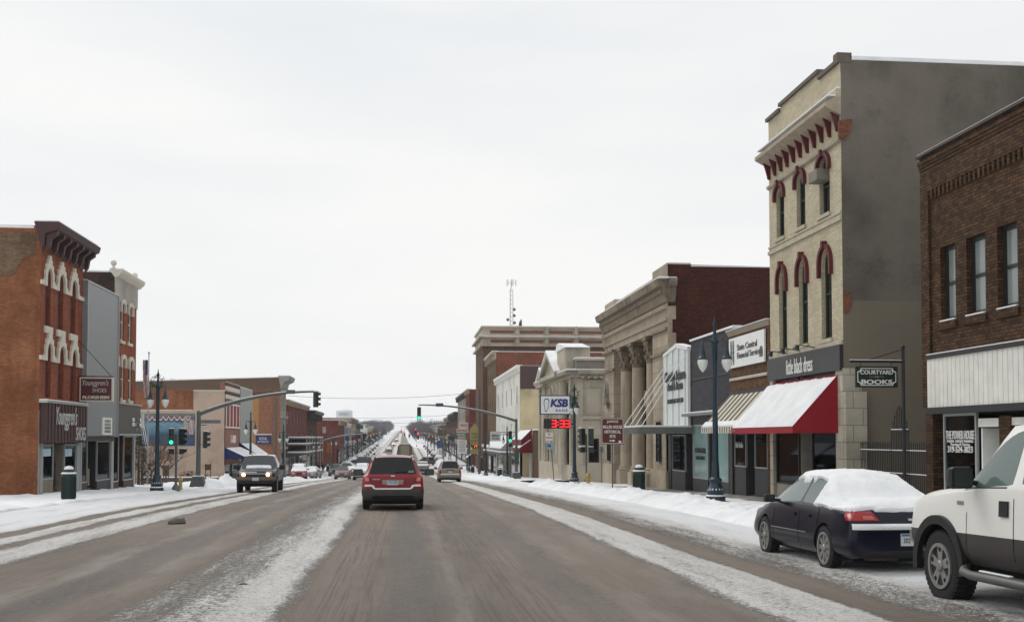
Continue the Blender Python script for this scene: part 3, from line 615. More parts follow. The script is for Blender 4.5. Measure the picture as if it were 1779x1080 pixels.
awning(root, F, ya+.35, yb-.05, v1-.1, uv(FR(XR-1.2), 1235, 742)[1], 1.2, [mat('grey canvas stripe', (94, 86, 76), .9, var=.1), mat('cream canvas stripe', (206, 200, 184), .9, var=.08)], .18, stripes=15, scallop=.05, snow=.86, name='striped_awning')
gst = gs(41); storefront(root, F, ya, yb, gst, v1-.4, [(ya+.45, ya+1.9, 'w'), (ya+2.0, ya+2.9, 'd'), (ya+2.95, yb-.4, 'w')], 1.05, M['alum'], mat('slate panel', (46, 48, 50), .6), M['shop'], .1, .05, roomc=(80, 72, 62), goods=6)
part(root, 'pier', M['black'], ('bf', F, yb-.35, yb, gst-.4, v1-.4, -.4, .03))
text('Hair Studio', F.p(yb-1.0, gst+1.9, -.06), (0, -1, 0), UP, .9, .22, M['white'], root)
# its sign: a flat white board fixed to the brick
sa, sb = U(1332, 600), U(1270.5, 605); t0, t1 = V(1302, 580), V(1302, 634)
sg = thing('wall_sign', 'large white financial services sign board on brown brick front', 'sign', F.p((sa+sb)/2, (t0+t1)/2, 0))
part(sg, 'board', mat('white sign face', (226, 228, 226), .45, var=.03), ('bf', F, sa, sb, t1, t0, .03, .1), bevel=.01)
gg = mat('grey lettering', (92, 92, 88), .6, var=0); W_ = sb-sa; H_ = t0-t1
text('State Central', F.p(sa+W_*.46, t0-H_*.36, .102), (0, -1, 0), UP, W_*.56, H_*.2, gg, sg)
text('Financial Services', F.p(sa+W_*.40, t0-H_*.63, .102), (0, -1, 0), UP, W_*.68, H_*.2, gg, sg)
def leafmark(f, u, v, w, h):
    return [(u-w, v-h), (u+w*.3, v-h), (u+w, v-h*.2), (u+w, v+h), (u-w*.3, v+h), (u-w, v+h*.2)]
part(sg, 'emblem', gg, ('prism', F, leafmark(F, sb-.32, t0-H_*.31, .1, .27), .102, .108), ('prism', F, leafmark(F, sb-.6, t0-H_*.31, .1, .27), .102, .108), ('prism', F, leafmark(F, sb-.32, t0-H_*.67, .1, .27), .102, .108), ('prism', F, leafmark(F, sb-.6, t0-H_*.67, .1, .27), .102, .108), ('prism', F, outline(sa+.12, sa+.52, t1+.2, t1+.6, .2), .102, .106))
# ---------------------------------------------------------------- R4 dark painted brick
ya, yb = yb+.005, U(1200, 660); zt = V(1234, 582); root = thing('slate_building', 'two storey building with plain dark grey painted brick front', 'building', (XR, (ya+yb)/2, g(46)))
v1 = V(1234, 716); part(root, 'wall', brick('slate painted brick', (64, 64, 68), (78, 78, 82), (56, 56, 60), .22, .078, .25), ('bf', F, ya, yb, v1, zt, -.3, -.02), ('bf', F, ya, ya+.35, gs(46)-.5, v1, -.3, -.02))
part(root, 'wall_ledge', M['char'], ('bf', F, ya, yb, V(1234, 655), V(1234, 655)+.08, -.019, .01))
shell(root, XR+.02, XR+14, ya, yb, gs(46)-.5, zt-.1, brick('dark red brick', (74, 34, 28), (98, 48, 38), (70, 44, 38), .22, .078, .4)); snowcap(root, ('bf', F, ya-.6, yb, zt+.001, zt+.09, -.35, .06))
part(root, 'canopy', M['grey'], ('bf', F, ya, yb, v1-.13, v1-.002, -.05, .45), bevel=.02); snowcap(root, ('bf', F, ya, yb-.05, v1-.001, v1+.06, 0, .4))
gst = gs(46); storefront(root, F, ya, yb, gst, v1-.5, [(yb-2.6, yb-.15, 'w'), (yb-3.65, yb-2.68, 'd'), (ya+.4, yb-3.7, 'w')], .5, M['alum'], mat('slate panel', (46, 48, 50), .6), glass('teal shop glass', (120, 150, 146), .08), .1, .07, room=False)
text('GARDNER', F.p(yb-1.35, gst+1.75, -.06), (0, -1, 0), UP, 1.7, .22, M['black'], root, bold=.03)
text('LAW OFFICE', F.p(yb-1.35, gst+1.42, -.06), (0, -1, 0), UP, 1.4, .16, M['black'], root)
part(root, 'transom_panel', M['char'], ('bf', F, ya+.35, yb, v1-.5, v1-.13, -.2, -.04))
# ---------------------------------------------------------------- R5 white panelled reading room
ya, yb = yb+.005, U(1157, 680); root = thing('reading_room', 'narrow shop with tall white panelled front and flat grey canopy', 'building', (XR, (ya+yb)/2, g(51)))
um = U(1179, 600); za, zm_, zb_ = V(1200, 604), V(1179, 600), V(1157, 617); cv = V(1180, 742)
wm = mat('white enamel panel', (206, 212, 210), .45, var=.05); mb = MB(); n = 8
def ztop(u): return za+(zm_-za)*(u-ya)/(um-ya) if u < um else zm_+(zb_-zm_)*(u-um)/(yb-um)
for i in range(n):
    a, c = ya+.05+(yb-ya-.1)*i/n, ya+.05+(yb-ya-.1)*(i+1)/n; pts = [(a+.02, cv), (c-.02, cv), (c-.02, ztop(c)-.1), (a+.02, ztop(a)-.1)]; mb.prism(F, pts, .02, .12 if i % 2 else .08)
mb.build('front_panel', wm, root); part(root, 'wall', M['grey'], ('prism', F, [(ya, gs(51)-.5), (yb, gs(51)-.5), (yb, zb_-.1), (um, zm_-.1), (ya, za-.1)], -.3, .018)) if False else part(root, 'wall', M['grey'], ('prism', F, [(ya, cv), (yb, cv), (yb, zb_-.1), (um, zm_-.1), (ya, za-.1)], -.3, .018))
part(root, 'trim', M['white'], ('prism', F, [(ya, za-.1), (um, zm_-.1), (yb, zb_-.1), (yb, zb_), (um, zm_), (ya, za)], -.3, .16), ('bf', F, ya, ya+.05, cv, za-.1, 0, .14), ('bf', F, yb-.05, yb, cv, zb_-.1, 0, .14))
snowcap(root, ('prism', F, [(ya, za+.002), (um, zm_+.002), (yb, zb_+.002), (yb, zb_+.04), (um, zm_+.1), (ya, za+.06)], -.28, .15))
shell(root, XR+.02, XR+14, ya, yb, gs(51)-.5, min(za, zb_)-.2, brick('dark red brick', (74, 34, 28), (98, 48, 38), (70, 44, 38)))
cx = (ya+yb)/2; K = M['black']
text('Christian Science', F.p(cx+.1, V(1177, 652), .13), (0, -1, 0), UP, 3.9, .5, K, root, bold=.03); text('Book & Room', F.p(cx, V(1177, 670), .13), (0, -1, 0), UP, 2.9, .42, K, root, bold=.03); text('READING ROOM', F.p(cx, V(1177, 696), .13), (0, -1, 0), UP, 3.0, .22, K, root, bold=.03)
mb = MB(); ca, cb2 = U(1203.5, 742)-.02, U(1146, 745)+.1; cb2 = yb+.2; mb.bf(F, ya-.35, cb2, cv-.3, cv-.02, .02, 2.45)
for i in range(3): mb.bf(F, ya-.37, cb2+.02, cv-.28+i*.09, cv-.24+i*.09, .02, 2.47+.02)
cn = mb.build('canopy', mat('grey aluminium canopy', (122, 124, 120), .4, .5, var=.1), root)
part(root, 'snow_cover', SNOW, ('bf', F, ya-.33, cb2-.02, cv-.018, cv+.07, .03, 2.4), bevel=.03)
for k in range(4):
    u = ya+.5+(yb-ya-.6)*k/3; o = part(root, 'tie_rod', M['white'], ('tube', [F.p(u, cv, 2.2), F.p(u, cv+3.3-.1*k, .1)], .022, 6))
gst = gs(51); storefront(root, F, ya, yb, gst, cv-.35, [(ya+1.2, yb-1.0, 'w'), (ya+.15, ya+1.1, 'd')], .85, M['alum'], mat('slate panel', (46, 48, 50), .6), M['shop'], .1, .06, roomc=(60, 58, 54), goods=6)
part(root, 'pier', M['black'], ('bf', F, yb-.95, yb, gst-.4, cv-.31, -.4, 0))
# ---------------------------------------------------------------- R6 bank with columns
lime = stucco('limestone', (136, 124, 108), (168, 156, 138), .8, joints=(1.3, .62, .012)); limep = stucco('plain limestone', (140, 128, 112), (168, 156, 138), .8)
sidebr = brick('deep red brick', (62, 32, 26), (84, 44, 34), (58, 38, 33), .22, .078, .35)
ya, yb = U(1160, 620), U(1050.5, 660); gst = gs(62); zt = V(1150, 463); crn = V(1142, 497)+.05; root = thing('columned_bank', 'large limestone bank building with three tall columns and red brick side', 'building', (XR, (ya+yb)/2, g(60)))
u1, u2 = U(1134, 650), U(1066.5, 680)     # piers end
ent = V(1120, 585)                        # soffit over the columns
mb = MB(); mb.bf(F, ya, u1, gst-.5, ent, -1.9, 0); mb.bf(F, u2, yb, gst-.5, ent, -1.9, 0); mb.bf(F, ya, yb, ent, crn-.9, -1.9, 0); mb.build('wall', lime, root)
back = FR(XR+1.75); cols = [U(1121, 700), U(1096, 700), U(1076.5, 700)]; gaps = [(u1+cols[0])/2-.1, (cols[0]+cols[1])/2, (cols[1]+cols[2])/2, (cols[2]+u2)/2+.1]
wops = []
for c in gaps: wops += [(c-.62, c+.62, gst+.1, gst+4.3, .6), (c-.55, c+.55, gst+5.6, ent-.8, 0)]
mb = MB(); wallmesh(mb, back, u1, u2, gst-.4, ent+.1, wops, .25); mb.build('recess_wall', limep, root)
for o in wops: window(root, back, o, M['char'], M['glass'], .2, .09, h=(.45,), v=(.5,))
for i, c in enumerate(gaps):   # snowy little pediments
    mb = MB(); z = gst+4.55; mb.prism(back, [(c-.95, z), (c+.95, z), (c, z+.75)], 0, .45); mb.build('door_pediment', limep, root); snowcap(root, ('prism', back, [(c-1.0, z+.02), (c, z+.78), (c+1.0, z+.02), (c+1.0, z+.14), (c, z+.93), (c-1.0, z+.14)], 0.003, .5))
for c in cols:
    r = .37; d0 = -.42; z0 = gst+1.0; hh = ent-z0; p = F.p(c, z0, d0); col = MB()
    col.lathe(p, [(r*1.0, 0)]+[(r*(1-.13*(t/10)**1.6), .3+(hh-1.75)*t/10) for t in range(11)], 28); c_ = col.build('column', limep, root, smooth=True)
    mb = MB(); mb.box(p[0]-.52, p[0]+.52, p[1]-.52, p[1]+.52, gst-.3, z0-.25); mb.lathe((p[0], p[1], z0-.25), [(.48, 0), (.5, .08), (.47, .16), (.41, .2), (.45, .28), (.38, .34)], 28); mb.build('base', limep, c_)
    mb = MB(); zc = ent-1.45; cm = stucco('weathered capital', (92, 82, 70), (128, 116, 100), 3)
    mb.lathe((p[0], p[1], zc), [(.33, 0), (.36, .1), (.33, .12), (.36, .6), (.46, 1.1), (.5, 1.2)], 24); mb.box(p[0]-.5, p[0]+.5, p[1]-.5, p[1]+.5, ent-.22, ent-.001)
    for row, (hz, rr, nn) in enumerate(((.35, .38, 8), (.75, .43, 8), (1.1, .52, 4))):
        for k in range(nn):
            w = 2*math.pi*(k+.5*(row != 1))/nn+(math.pi/4 if nn == 4 else 0)*0; x, y = p[0]+rr*math.cos(w), p[1]+rr*math.sin(w)
            mb.ball((x, y, zc+hz), 0.1 if nn == 8 else .13, .8, .8, 1.3, 5)
    mb.build('capital', cm, c_, smooth=True)
# entablature details, cornice, parapet
mb = MB(); e = .0
mb.prof(F, [(0, ent+.35), (.08, ent+.35), (.12, ent+.5), (0, ent+.5)], ya, yb); mb.prof(F, [(0, ent+.9), (.16, ent+.95), (.22, ent+1.1), (0, ent+1.12)], ya, yb)
mb.build('architrave', limep, root)
pr = [(0, crn-1.15), (.08, crn-1.1), (.14, crn-.9), (.22, crn-.75), (.25, crn-.6), (.27, crn-.42), (.48, crn-.35), (.53, crn-.2), (.58, crn), (0, crn)]
ms_ = stucco('weathered cornice stone', (100, 90, 78), (142, 130, 114), 1.5); mb = MB(); mb.prof(F, pr, ya-.15, yb+.3)
mb.prof(FS(ya), [(d, v) for d, v in pr], XR+.001, XR+.38); mb.build('cornice', ms_, root)
n = 46
for s in (1,): 
    for i in range(n): u = ya+.1+(yb-ya-.2)*i/(n-1); part(root, 'dentil', ms_, ('bf', F, u-.09, u+.09, crn-.72, crn-.5, .2, .36))
snowcap(root, ('bf', F, ya-.5, yb+.25, crn+.001, crn+.07, 0, .55), ('box', XR+.01, XR+.36, ya-.5, ya-.01, crn+.001, crn+.06))
ph = V(1134, 484); u3, u4 = U(1134, 480), U(1068, 526)
mb = MB(); mb.bf(F, ya, u3, crn+.002, zt, -1.2, .02); mb.bf(F, u3, u4, crn+.002, ph-.15, -.8, -.15); mb.bf(F, u4, yb-.2, crn+.002, zt-.1, -1.2, .02)
for k in range(1, 3): u = u3+(u4-u3)*k/3; mb.bf(F, u-.16, u+.16, crn+.002, ph, -.7, -.02)
mb.bf(F, u3, u4, ph-.149, ph, -.85, -.05); mb.build('parapet', limep, root); snowcap(root, ('bf', F, ya, u3, zt+.001, zt+.05, -1.2, 0), ('bf', F, u4, yb-.2, zt-.099, zt-.06, -1.2, 0), ('bf', F, u3, u4, ph+.001, ph+.04, -.8, -.05))
mb = MB(); mb.quad((XR+.02, ya-.006, gst-.5), (XR+30, ya-.006, gst-.5), (XR+30, ya-.006, zt-.3), (XR+.02, ya-.006, zt-.05)); mb.build('side_wall', sidebr, root); part(root, 'side_wall', sidebr, ('quad', (XR, yb, gst-.8), (XR+30, yb, gst-.8), (XR+30, yb, zt-.3), (XR, yb, crn))); part(root, 'parapet', sidebr, ('box', XR+1.2, XR+30, ya+.03, ya+.4, zt-1.2, zt-.15))
for k in range(18):     # quoins biting into the brick
    z = gst+k*.66
    if z < crn-1.4: pass
qm = MB()
for k in range(int((crn-1.2-gst)/.66)): z = gst+k*.66; part(root, 'quoin', limep, ('box', XR+.001, XR+(.42 if k % 2 else .24), ya-.03, ya+.015, z, z+.65))
snowcap(root, ('box', XR+1.2, XR+28, ya-.02, ya+.42, zt-.148, zt-.09)); part(root, 'roof', SNOW, ('box', XR+1, XR+29, ya+.4, yb-.1, zt-1.5, zt-1.3))
for (l, r, t, b) in ((1144, 1149.5, 732, 802), (1058, 1061, 760, 800)): window(root, F, OP(l, r, t, b), M['black'], M['glass'], .0, .04, h=(), d=.07)
part(root, 'plinth', limep, ('bf', F, ya-.06, u1+.06, gst-.6, gst+1.1, 0, .14), ('bf', F, u2-.06, yb+.06, gst-.6, gst+1.1, 0, .14)); part(root, 'pilaster_cap', ms_, ('bf', F, ya-.05, u1+.04, ent-1.3, ent-1.15, 0, .1), ('bf', F, u2-.04, yb+.05, ent-1.3, ent-1.15, 0, .1), ('bf', F, ya-.05, u1+.04, ent-.12, ent+.02, 0, .14), ('bf', F, u2-.04, yb+.05, ent-.12, ent+.02, 0, .14))
text('A', F.p(U(1056, 690), V(1056, 682), .12), (0, -1, 0), UP, 1.0, 1.5, M['black'], root, bold=.02, name='sign_letter'); text('in', F.p(U(1058, 690), V(1058, 699), .12), (0, -1, 0), UP, .7, .4, M['black'], root, name='sign_letter'); text('my', F.p(U(1060, 690), V(1060, 707), .12), (0, -1, 0), UP, .8, .6, M['black'], root, name='sign_letter')
# ================================================================ R7 old savings bank with pediments
def rowb(label, f, u0, u1, zt, wallm, bays=4, floors=2, name='brick_building', cat='building', gz=None, shopc=None, cornice=None, depth=14, winh=1.7, winw=.9, framem=None, south=None, first=3.6, aw=None, sidem=None, sides=True, group=None, panem=None, hood=None, rise=0, xd=1, par=.5):
    gz = gz if gz is not None else gs((u0+u1)/2); x = f.O.x; sgn = 1 if f.N.x < 0 else -1
    r = thing(name, label, cat, (x, (u0+u1)/2, gz), group); L_ = u1-u0; ops = []
    fh = (zt-.9-gz-first)/max(1, floors-1) if floors > 1 else 0
    for k in range(floors-1):
        for i in range(bays):
            c = u0+L_*(i+.5)/bays; b = gz+first+fh*k+fh*.22; h = min(winh, fh*.62); ops.append((c-winw/2, c+winw/2, b, b+h, rise))
    mb = MB(); wallmesh(mb, f, u0, u1, gz+first-.5, zt, ops, .2); mb.bf(f, u0, u0+.3, gz-.5, gz+first-.5, -.3, 0); mb.bf(f, u1-.3, u1, gz-.5, gz+first-.5, -.3, 0); mb.build('wall', wallm, r)
    fm = framem or M['alum']
    for o in ops:
        window(r, f, o, fm, panem or M['glass'], .14, .07)
        if hood: part(r, 'window_hood', hood, ('bf', f, o[0]-.1, o[1]+.1, o[3]+.0, o[3]+.2, .0, .1))
    if cornice:
        cm, ch, cd_ = cornice; mb = MB(); mb.prof(f, [(0, zt-ch), (cd_*.35, zt-ch*.9), (cd_*.4, zt-ch*.5), (cd_, zt-ch*.3), (cd_, zt), (0, zt)], u0-.1, u1+.1); mb.build('cornice', cm, r)
        n = max(3, int(L_/1.3)); 
        for i in range(n): u = u0+.3+(L_-.6)*i/(n-1); part(r, 'bracket', cm, ('bf', f, u-.1, u+.1, zt-ch*1.1, zt-ch*.32, .001, cd_*.8))
    snowcap(r, ('bf', f, u0-.05, u1+.05, zt+.002, zt+.09, -.35, (cornice[2] if cornice else .05)))
    if sides:
        xa, xb = (x+.01, x+depth) if sgn > 0 else (x-depth, x-.01); shell(r, xa, xb, u0, u1, gz-1, zt-.05, sidem or wallm, par=par)
        snowcap(r, ('box', xa, xb, u0-.03, u0+.3, zt-.045, zt+.03))
    sm = shopc or M['char']; k = max(2, bays//2*2-1); segs = []; w = (L_-.8)/k
    for i in range(k): segs.append((u0+.4+w*i+.06, u0+.4+w*(i+1)-.06, 'd' if i == k//2 else 'w'))
    part(r, 'sign_band', sm, ('bf', f, u0+.3, u1-.3, gz+first-1.0, gz+first-.45, -.1, .08))
    for a, b, t in segs:
        if t == 'w': part(r, 'bulkhead', sm, ('bf', f, a, b, gz-.4, gz+.5, -.3, -.06)); window(r, f, (a, b, gz+.5, gz+first-1.0), fm, M['glass'], .12, .07, h=())
        else: mb = MB(); mb.ring(f, outline(a, b, gz-.1, gz+first-1), outline(a+.1, b-.1, gz+.1, gz+first-1.1), -.6, -.5); d_ = mb.build('door', fm, r); p = MB(); p.bf(f, a+.05, b-.05, gz, gz+first-1.05, -.58, -.56); p.build('pane', M['glass'], d_)
    if aw: awning(r, f, u0+.5, u1-.5, gz+first-.6, gz+first-1.5, 1.3, aw, .25, snow=.1)
    return r
ya, yb = U(996, 740), U(938, 740); gst = gs(92); crn = V(996, 643); zt = V(998, 621); root = thing('savings_bank', 'pale limestone corner bank with snowy pediments and carved date', 'building', (XR, (ya+yb)/2, gst))
b7 = root; L7 = yb-ya; pale = stucco('pale limestone', (150, 142, 126), (176, 168, 152), .7, joints=(1.6, .6, .014)); palep = stucco('pale plain limestone', (150, 142, 126), (178, 170, 154), .7)
up7 = [(ya+2.2+i*(L7-6)/5, ya+3.4+i*(L7-6)/5, crn-3.6, crn-2.1, 0) for i in range(6)]; lo7 = [(ya+2.0+i*(L7-6)/5, ya+3.6+i*(L7-6)/5, gst+1.4, gst+4.6, .5) for i in range(6)]
mb = MB(); wallmesh(mb, F, ya, yb, gst-.6, crn-.5, up7+lo7, .3); mb.build('wall', pale, root)
for o in up7+lo7: window(root, F, o, M['char'], M['glass'], .2, .1)
SF = FS(ya); nx0, nx1 = uv(SF, 1017, 700)[0], uv(SF, 1045, 700)[0]; nz0, nz1 = uv(SF, 1030, 722)[1], uv(SF, 1030, 672)[1]; wx0, wx1 = uv(SF, 1022.5, 780)[0], uv(SF, 1041, 780)[0]; wz0, wz1 = uv(SF, 1032, 803)[1], uv(SF, 1032, 761)[1]
niche = (nx0, nx1, nz0, nz1, 0); win7 = (wx0, wx1, wz0, wz1, 0)
mb = MB(); wallmesh(mb, SF, XR, XR+22, gst-.6, crn-.5, [niche, win7], .25); mb.build('side_wall', pale, root)
part(root, 'niche', palep, ('bf', SF, nx0, nx1, nz0, nz1, -.25, -.1)); window(root, SF, win7, M['black'], glass('black glass', (6, 6, 7)), .2, .1)
part(root, 'sill', palep, ('bf', SF, nx0-.2, nx1+.2, nz0-.25, nz0-.02, -.02, .14)); part(root, 'sill', palep, ('bf', SF, wx0-.2, wx1+.2, wz0-.3, wz0-.01, -.02, .14)); part(root, 'plinth', palep, ('bf', SF, XR-.02, XR+22, gst-.6, gst+1.4, 0.001, .12), ('bf', F, ya-.12, yb, gst-.6, gst+1.4, 0.001, .12))
for a, b in ((XR+.1, XR+.75),): part(root, 'pilaster', palep, ('bf', SF, a, b, gst+1.41, crn-.6, 0.001, .1))
for i in range(6): u = ya+.3+i*(L7-1.2)/5; part(root, 'pilaster', palep, ('bf', F, u, u+.6, gst+1.41, crn-.6, .001, .18))
pr = [(-.3, crn-.6), (.1, crn-.55), (.15, crn-.35), (.55, crn-.25), (.65, crn), (-.3, crn)]
mb = MB(); mb.prof(F, pr, ya-.1, yb+.1); mb.prof(SF, [(d, v) for d, v in pr], XR+.301, XR+22); mb.build('cornice', palep, root)
for i in range(44): part(root, 'dentil', palep, ('bf', SF, XR+.6+i*.48, XR+.8+i*.48, crn-.62, crn-.4, .05, .35))
snowcap(root, ('bf', F, ya-.6, yb, crn+.002, crn+.1, -.2, .6)); snowcap(root, ('bf', SF, XR+.21, XR+22, crn+.002, crn+.09, -.2, .6))
part(root, 'attic', stucco('grey limestone', (104, 100, 92), (132, 126, 116), .9), ('box', XR+.3, XR+22, ya+.3, yb-.2, crn+.001, zt)); snowcap(root, ('box', XR+.25, XR+22, ya+.25, yb-.2, zt+.002, zt+.12)); part(root, 'coping', palep, ('box', XR+.2, XR+22, ya+.18, ya+.298, zt-.14, zt+.001))
text('1868', SF.p((uv(SF, 1032, 657)[0]), uv(SF, 1032, 657)[1], 0), (1, 0, 0), UP, 1.05, .42, mat('carved lettering', (88, 80, 70), .9), root); part(root, 'date_ledge', palep, ('bf', SF, nx0-.2, nx1+.3, uv(SF, 1030, 661)[1]-.04, uv(SF, 1030, 661)[1]+.04, 0, .08))
def pediment(u0, u1, z0, z1, d0, d1, nm='pediment'):
    m = (u0+u1)/2; p = part(root, nm, palep, ('prism', F, [(u0+.3, z0), (u1-.3, z0), (m, z1-.3)], d0, d1-.35), ('bf', F, u0, u1, z0-.35, z0-.002, d0, d1), ('prism', F, [(u0, z0), (m, z1), (u1, z0), (u1-.5, z0), (m, z1-.42), (u0+.5, z0)], d0, d1))
    snowcap(p, ('prism', F, [(u0-.05, z0+.02), (m, z1+.02), (u1+.05, z0+.02), (u1+.05, z0+.16), (m, z1+.18), (u0-.05, z0+.16)], d0, d1+.05))
pediment(U(979, 650), U(950, 660), V(975, 648), V(962, 621)+.4, -1.5, .75)
pediment(U(953, 660), U(939, 664), V(950, 664), V(946, 641), -1, .5)
part(root, 'attic_block', palep, ('bf', F, U(990, 620), U(974, 620), crn+.1, V(983, 607), -1.6, .3)); m7 = U(982, 620); snowcap(root, ('prism', F, [(U(991, 620)-.1, V(983, 607)+.002), (U(973, 620), V(983, 607)+.002), (U(975, 620), V(983, 607)+.6), (U(978, 620), V(983, 607)+.65)], -1.6, .4))
for k, px in enumerate((986, 980, 973)): part(root, 'column', palep, ('lathe', F.p(U(px, 750), gst+1.41, .35), [(.42, 0), (.38, .3), (.34, crn-gst-2.6), (.45, crn-gst-2.2)], 14), smooth=True)
# KSB sign hung from the corner
SG = FS(ya-.6)
sx0, sx1 = uv(SG, 938, 700)[0], uv(SG, 991, 700)[0]; sz0, sz1 = uv(SG, 960, 720)[1], uv(SG, 960, 686)[1]
sg = thing('hanging_sign', 'white and blue bank sign projecting from the limestone corner above red clock', 'sign', SG.p((sx0+sx1)/2, (sz0+sz1)/2, 0))
part(sg, 'cabinet', mat('navy paint', (36, 44, 84), .5), ('bf', SG, sx0, sx1, sz0, sz1, -.3, 0), bevel=.02); part(sg, 'face', mat('white sign face', (226, 228, 226), .45, var=.03), ('bf', SG, sx0+.08, sx1-.08, sz0+.08, sz1-.08, 0.001, .02)); part(sg, 'arm', M['galv'], ('box', sx1-.05, XR+.1, SG.O.y+.1, SG.O.y+.2, sz1-.4, sz1-.3), ('box', sx1-.05, XR+.1, SG.O.y+.1, SG.O.y+.2, sz0+.2, sz0+.3))
bl = mat('navy lettering', (34, 48, 120), .5, var=0); w = sx1-sx0; h = sz1-sz0
text('KSB', SG.p(sx0+w*.63, sz0+h*.6, .02), (1, 0, 0), UP, w*.58, h*.42, bl, sg, bold=.05, shear=.15); text('BANK', SG.p(sx0+w*.72, sz0+h*.22, .02), (1, 0, 0), UP, w*.4, h*.14, bl, sg, sp=1.4)
hp = [(.0, .1), (.07, .0), (.13, .15), (.19, .3), (.2, .55), (.24, .72), (.2, .9), (.1, .95), (-.0, .92), (-.06, .75), (-.05, .5), (-.02, .3)]
A_ = [(sx0+w*.16+a*w*.62, sz0+h*.12+b_*h*.76) for a, b_ in hp]; c0 = (sum(p[0] for p in A_)/12, sum(p[1] for p in A_)/12); B_ = [(c0[0]+(p[0]-c0[0])*.8, c0[1]+(p[1]-c0[1])*.86) for p in A_]
mb = MB(); mb.ring(SG, A_, B_, .021, .035); mb.build('emblem', bl, sg)
cx0, cx1 = uv(SG, 945, 735)[0], uv(SG, 991, 735)[0]; cz0, cz1 = uv(SG, 960, 744)[1], uv(SG, 960, 727)[1]
ck = thing('digital_clock', 'black digital clock board with red glowing time under the bank sign', 'clock', SG.p((cx0+cx1)/2, (cz0+cz1)/2, 0)); part(ck, 'cabinet', M['black'], ('bf', SG, cx0, cx1, cz0, cz1, -.3, -.001), ('box', cx1-.05, XR+.1, SG.O.y+.1, SG.O.y+.2, cz0+.3, cz0+.4), bevel=.01)
def segtext(s, f, u, v, w, h, m, root, d=.004):
    seg = {'3': 'abgcd', '1': 'bc', ':': '', '2': 'abged', '7': 'abc'}; mb = MB(); t = h*.13; x = u
    for ch in s:
        if ch == ':': mb.bf(f, x, x+t, v+h*.25, v+h*.25+t, d, d+.01); mb.bf(f, x, x+t, v+h*.65, v+h*.65+t, d, d+.01); x += t*2.2; continue
        R_ = {'a': (0, w, h-t, h), 'g': (0, w, h/2-t/2, h/2+t/2), 'd': (0, w, 0, t), 'b': (w-t, w, h/2+t/2, h-t), 'c': (w-t, w, t, h/2-t/2)}
        for k in seg[ch]: a, b_, c, e = R_[k]; mb.bf(f, x+a, x+b_, v+c, v+e, d, d+.01)
        x += w+t*1.3
    return mb.build('digits', m, root)
hh = (cz1-cz0); segtext('3:33', SG, cx0+(cx1-cx0)*.3, cz0+hh*.12, (cx1-cx0)*.17, hh*.76, emis('red led', (255, 30, 36), 2.5), ck)
# ---------------------------------------------------------------- R8 low pub with red awnings
ya, yb = yb+.02, U(903, 800); gst = gs((ya+yb)/2); zt = V(931, 747); root = thing('red_awning_shop', 'low brown brick shop with snow laden dark red awnings', 'building', (XR, (ya+yb)/2, gst)); bb = brick('umber brick', (78, 58, 46), (104, 78, 60), (70, 56, 46), .22, .078)
up_ = U(925, 800); mb = MB(); mb.bf(F, ya, up_, gst-.5, zt, -3, 0); mb.bf(F, up_, yb, V(915, 757), zt-.5, -.3, -.1); mb.build('wall', bb, root); snowcap(root, ('bf', F, ya, up_, zt+.001, zt+.12, -3, .05)); part(root, 'roof', SNOW, ('box', XR+.2, XR+14, ya+.1, yb, zt-.7, zt-.45)); part(root, 'side_wall', bb, ('box', XR+3.01, XR+14, ya+.1, ya+.4, gst-1, zt-.1))
rc = mat('dark red canvas', (112, 18, 30), .85); awning(root, F, up_+.4, yb-2, V(915, 757)+.7, V(915, 765)+.1, 1.1, rc, .55, snow=.05); awning(root, F, up_+.2, yb-5, V(915, 772)+.6, V(915, 777), 1.3, rc, .5, snow=.05)
part(root, 'post', M['white'], ('bf', F, U(920), U(920)+.15, gst-.3, V(920, 785), -.2, 0)); part(root, 'door', mat('maroon door', (70, 34, 34), .6), ('bf', F, up_+.2, yb-.3, gst-.4, V(915, 785), -1.6, -1.5)); part(root, 'soffit', M['char'], ('bf', F, up_, yb, V(915, 785), V(915, 785)+.2, -1.6, -.31))
# ---------------------------------------------------------------- R9 white two-part building with tan blank side
ya, yb = yb+.02, U(862, 700); gst = gs(140); zt = V(885, 646)
tan = stucco('tan rendered side', (176, 160, 128), (198, 184, 150), .5); wht = stucco('white rendered front', (196, 196, 188), (214, 214, 206), 1)
r9 = rowb('white rendered building with tan blank side wall and brown metal band', F, ya, yb, zt, wht, 5, 3, 'white_building', depth=15, sidem=tan, cornice=(M['white'], .7, .4), winh=2.0, shopc=M['grey'])
S9 = FS(ya-.02); part(r9, 'side_band', mat('brown metal cladding', (70, 50, 48), .6), ('bf', S9, XR+.05, XR+15, zt-2.6, zt+.0, 0, .06)); part(r9, 'shop_canopy', M['galv'], ('bf', F, ya+3, yb, gst+2.9, gst+3.15, 0, 1.9)); snowcap(r9, ('bf', F, ya+3, yb, gst+3.152, gst+3.3, 0, 1.85))
awning(r9, F, ya+6, yb-1, gst+5.2, gst+3.6, 1.6, mat('grey canvas', (150, 148, 146), .9), .2, snow=.05)
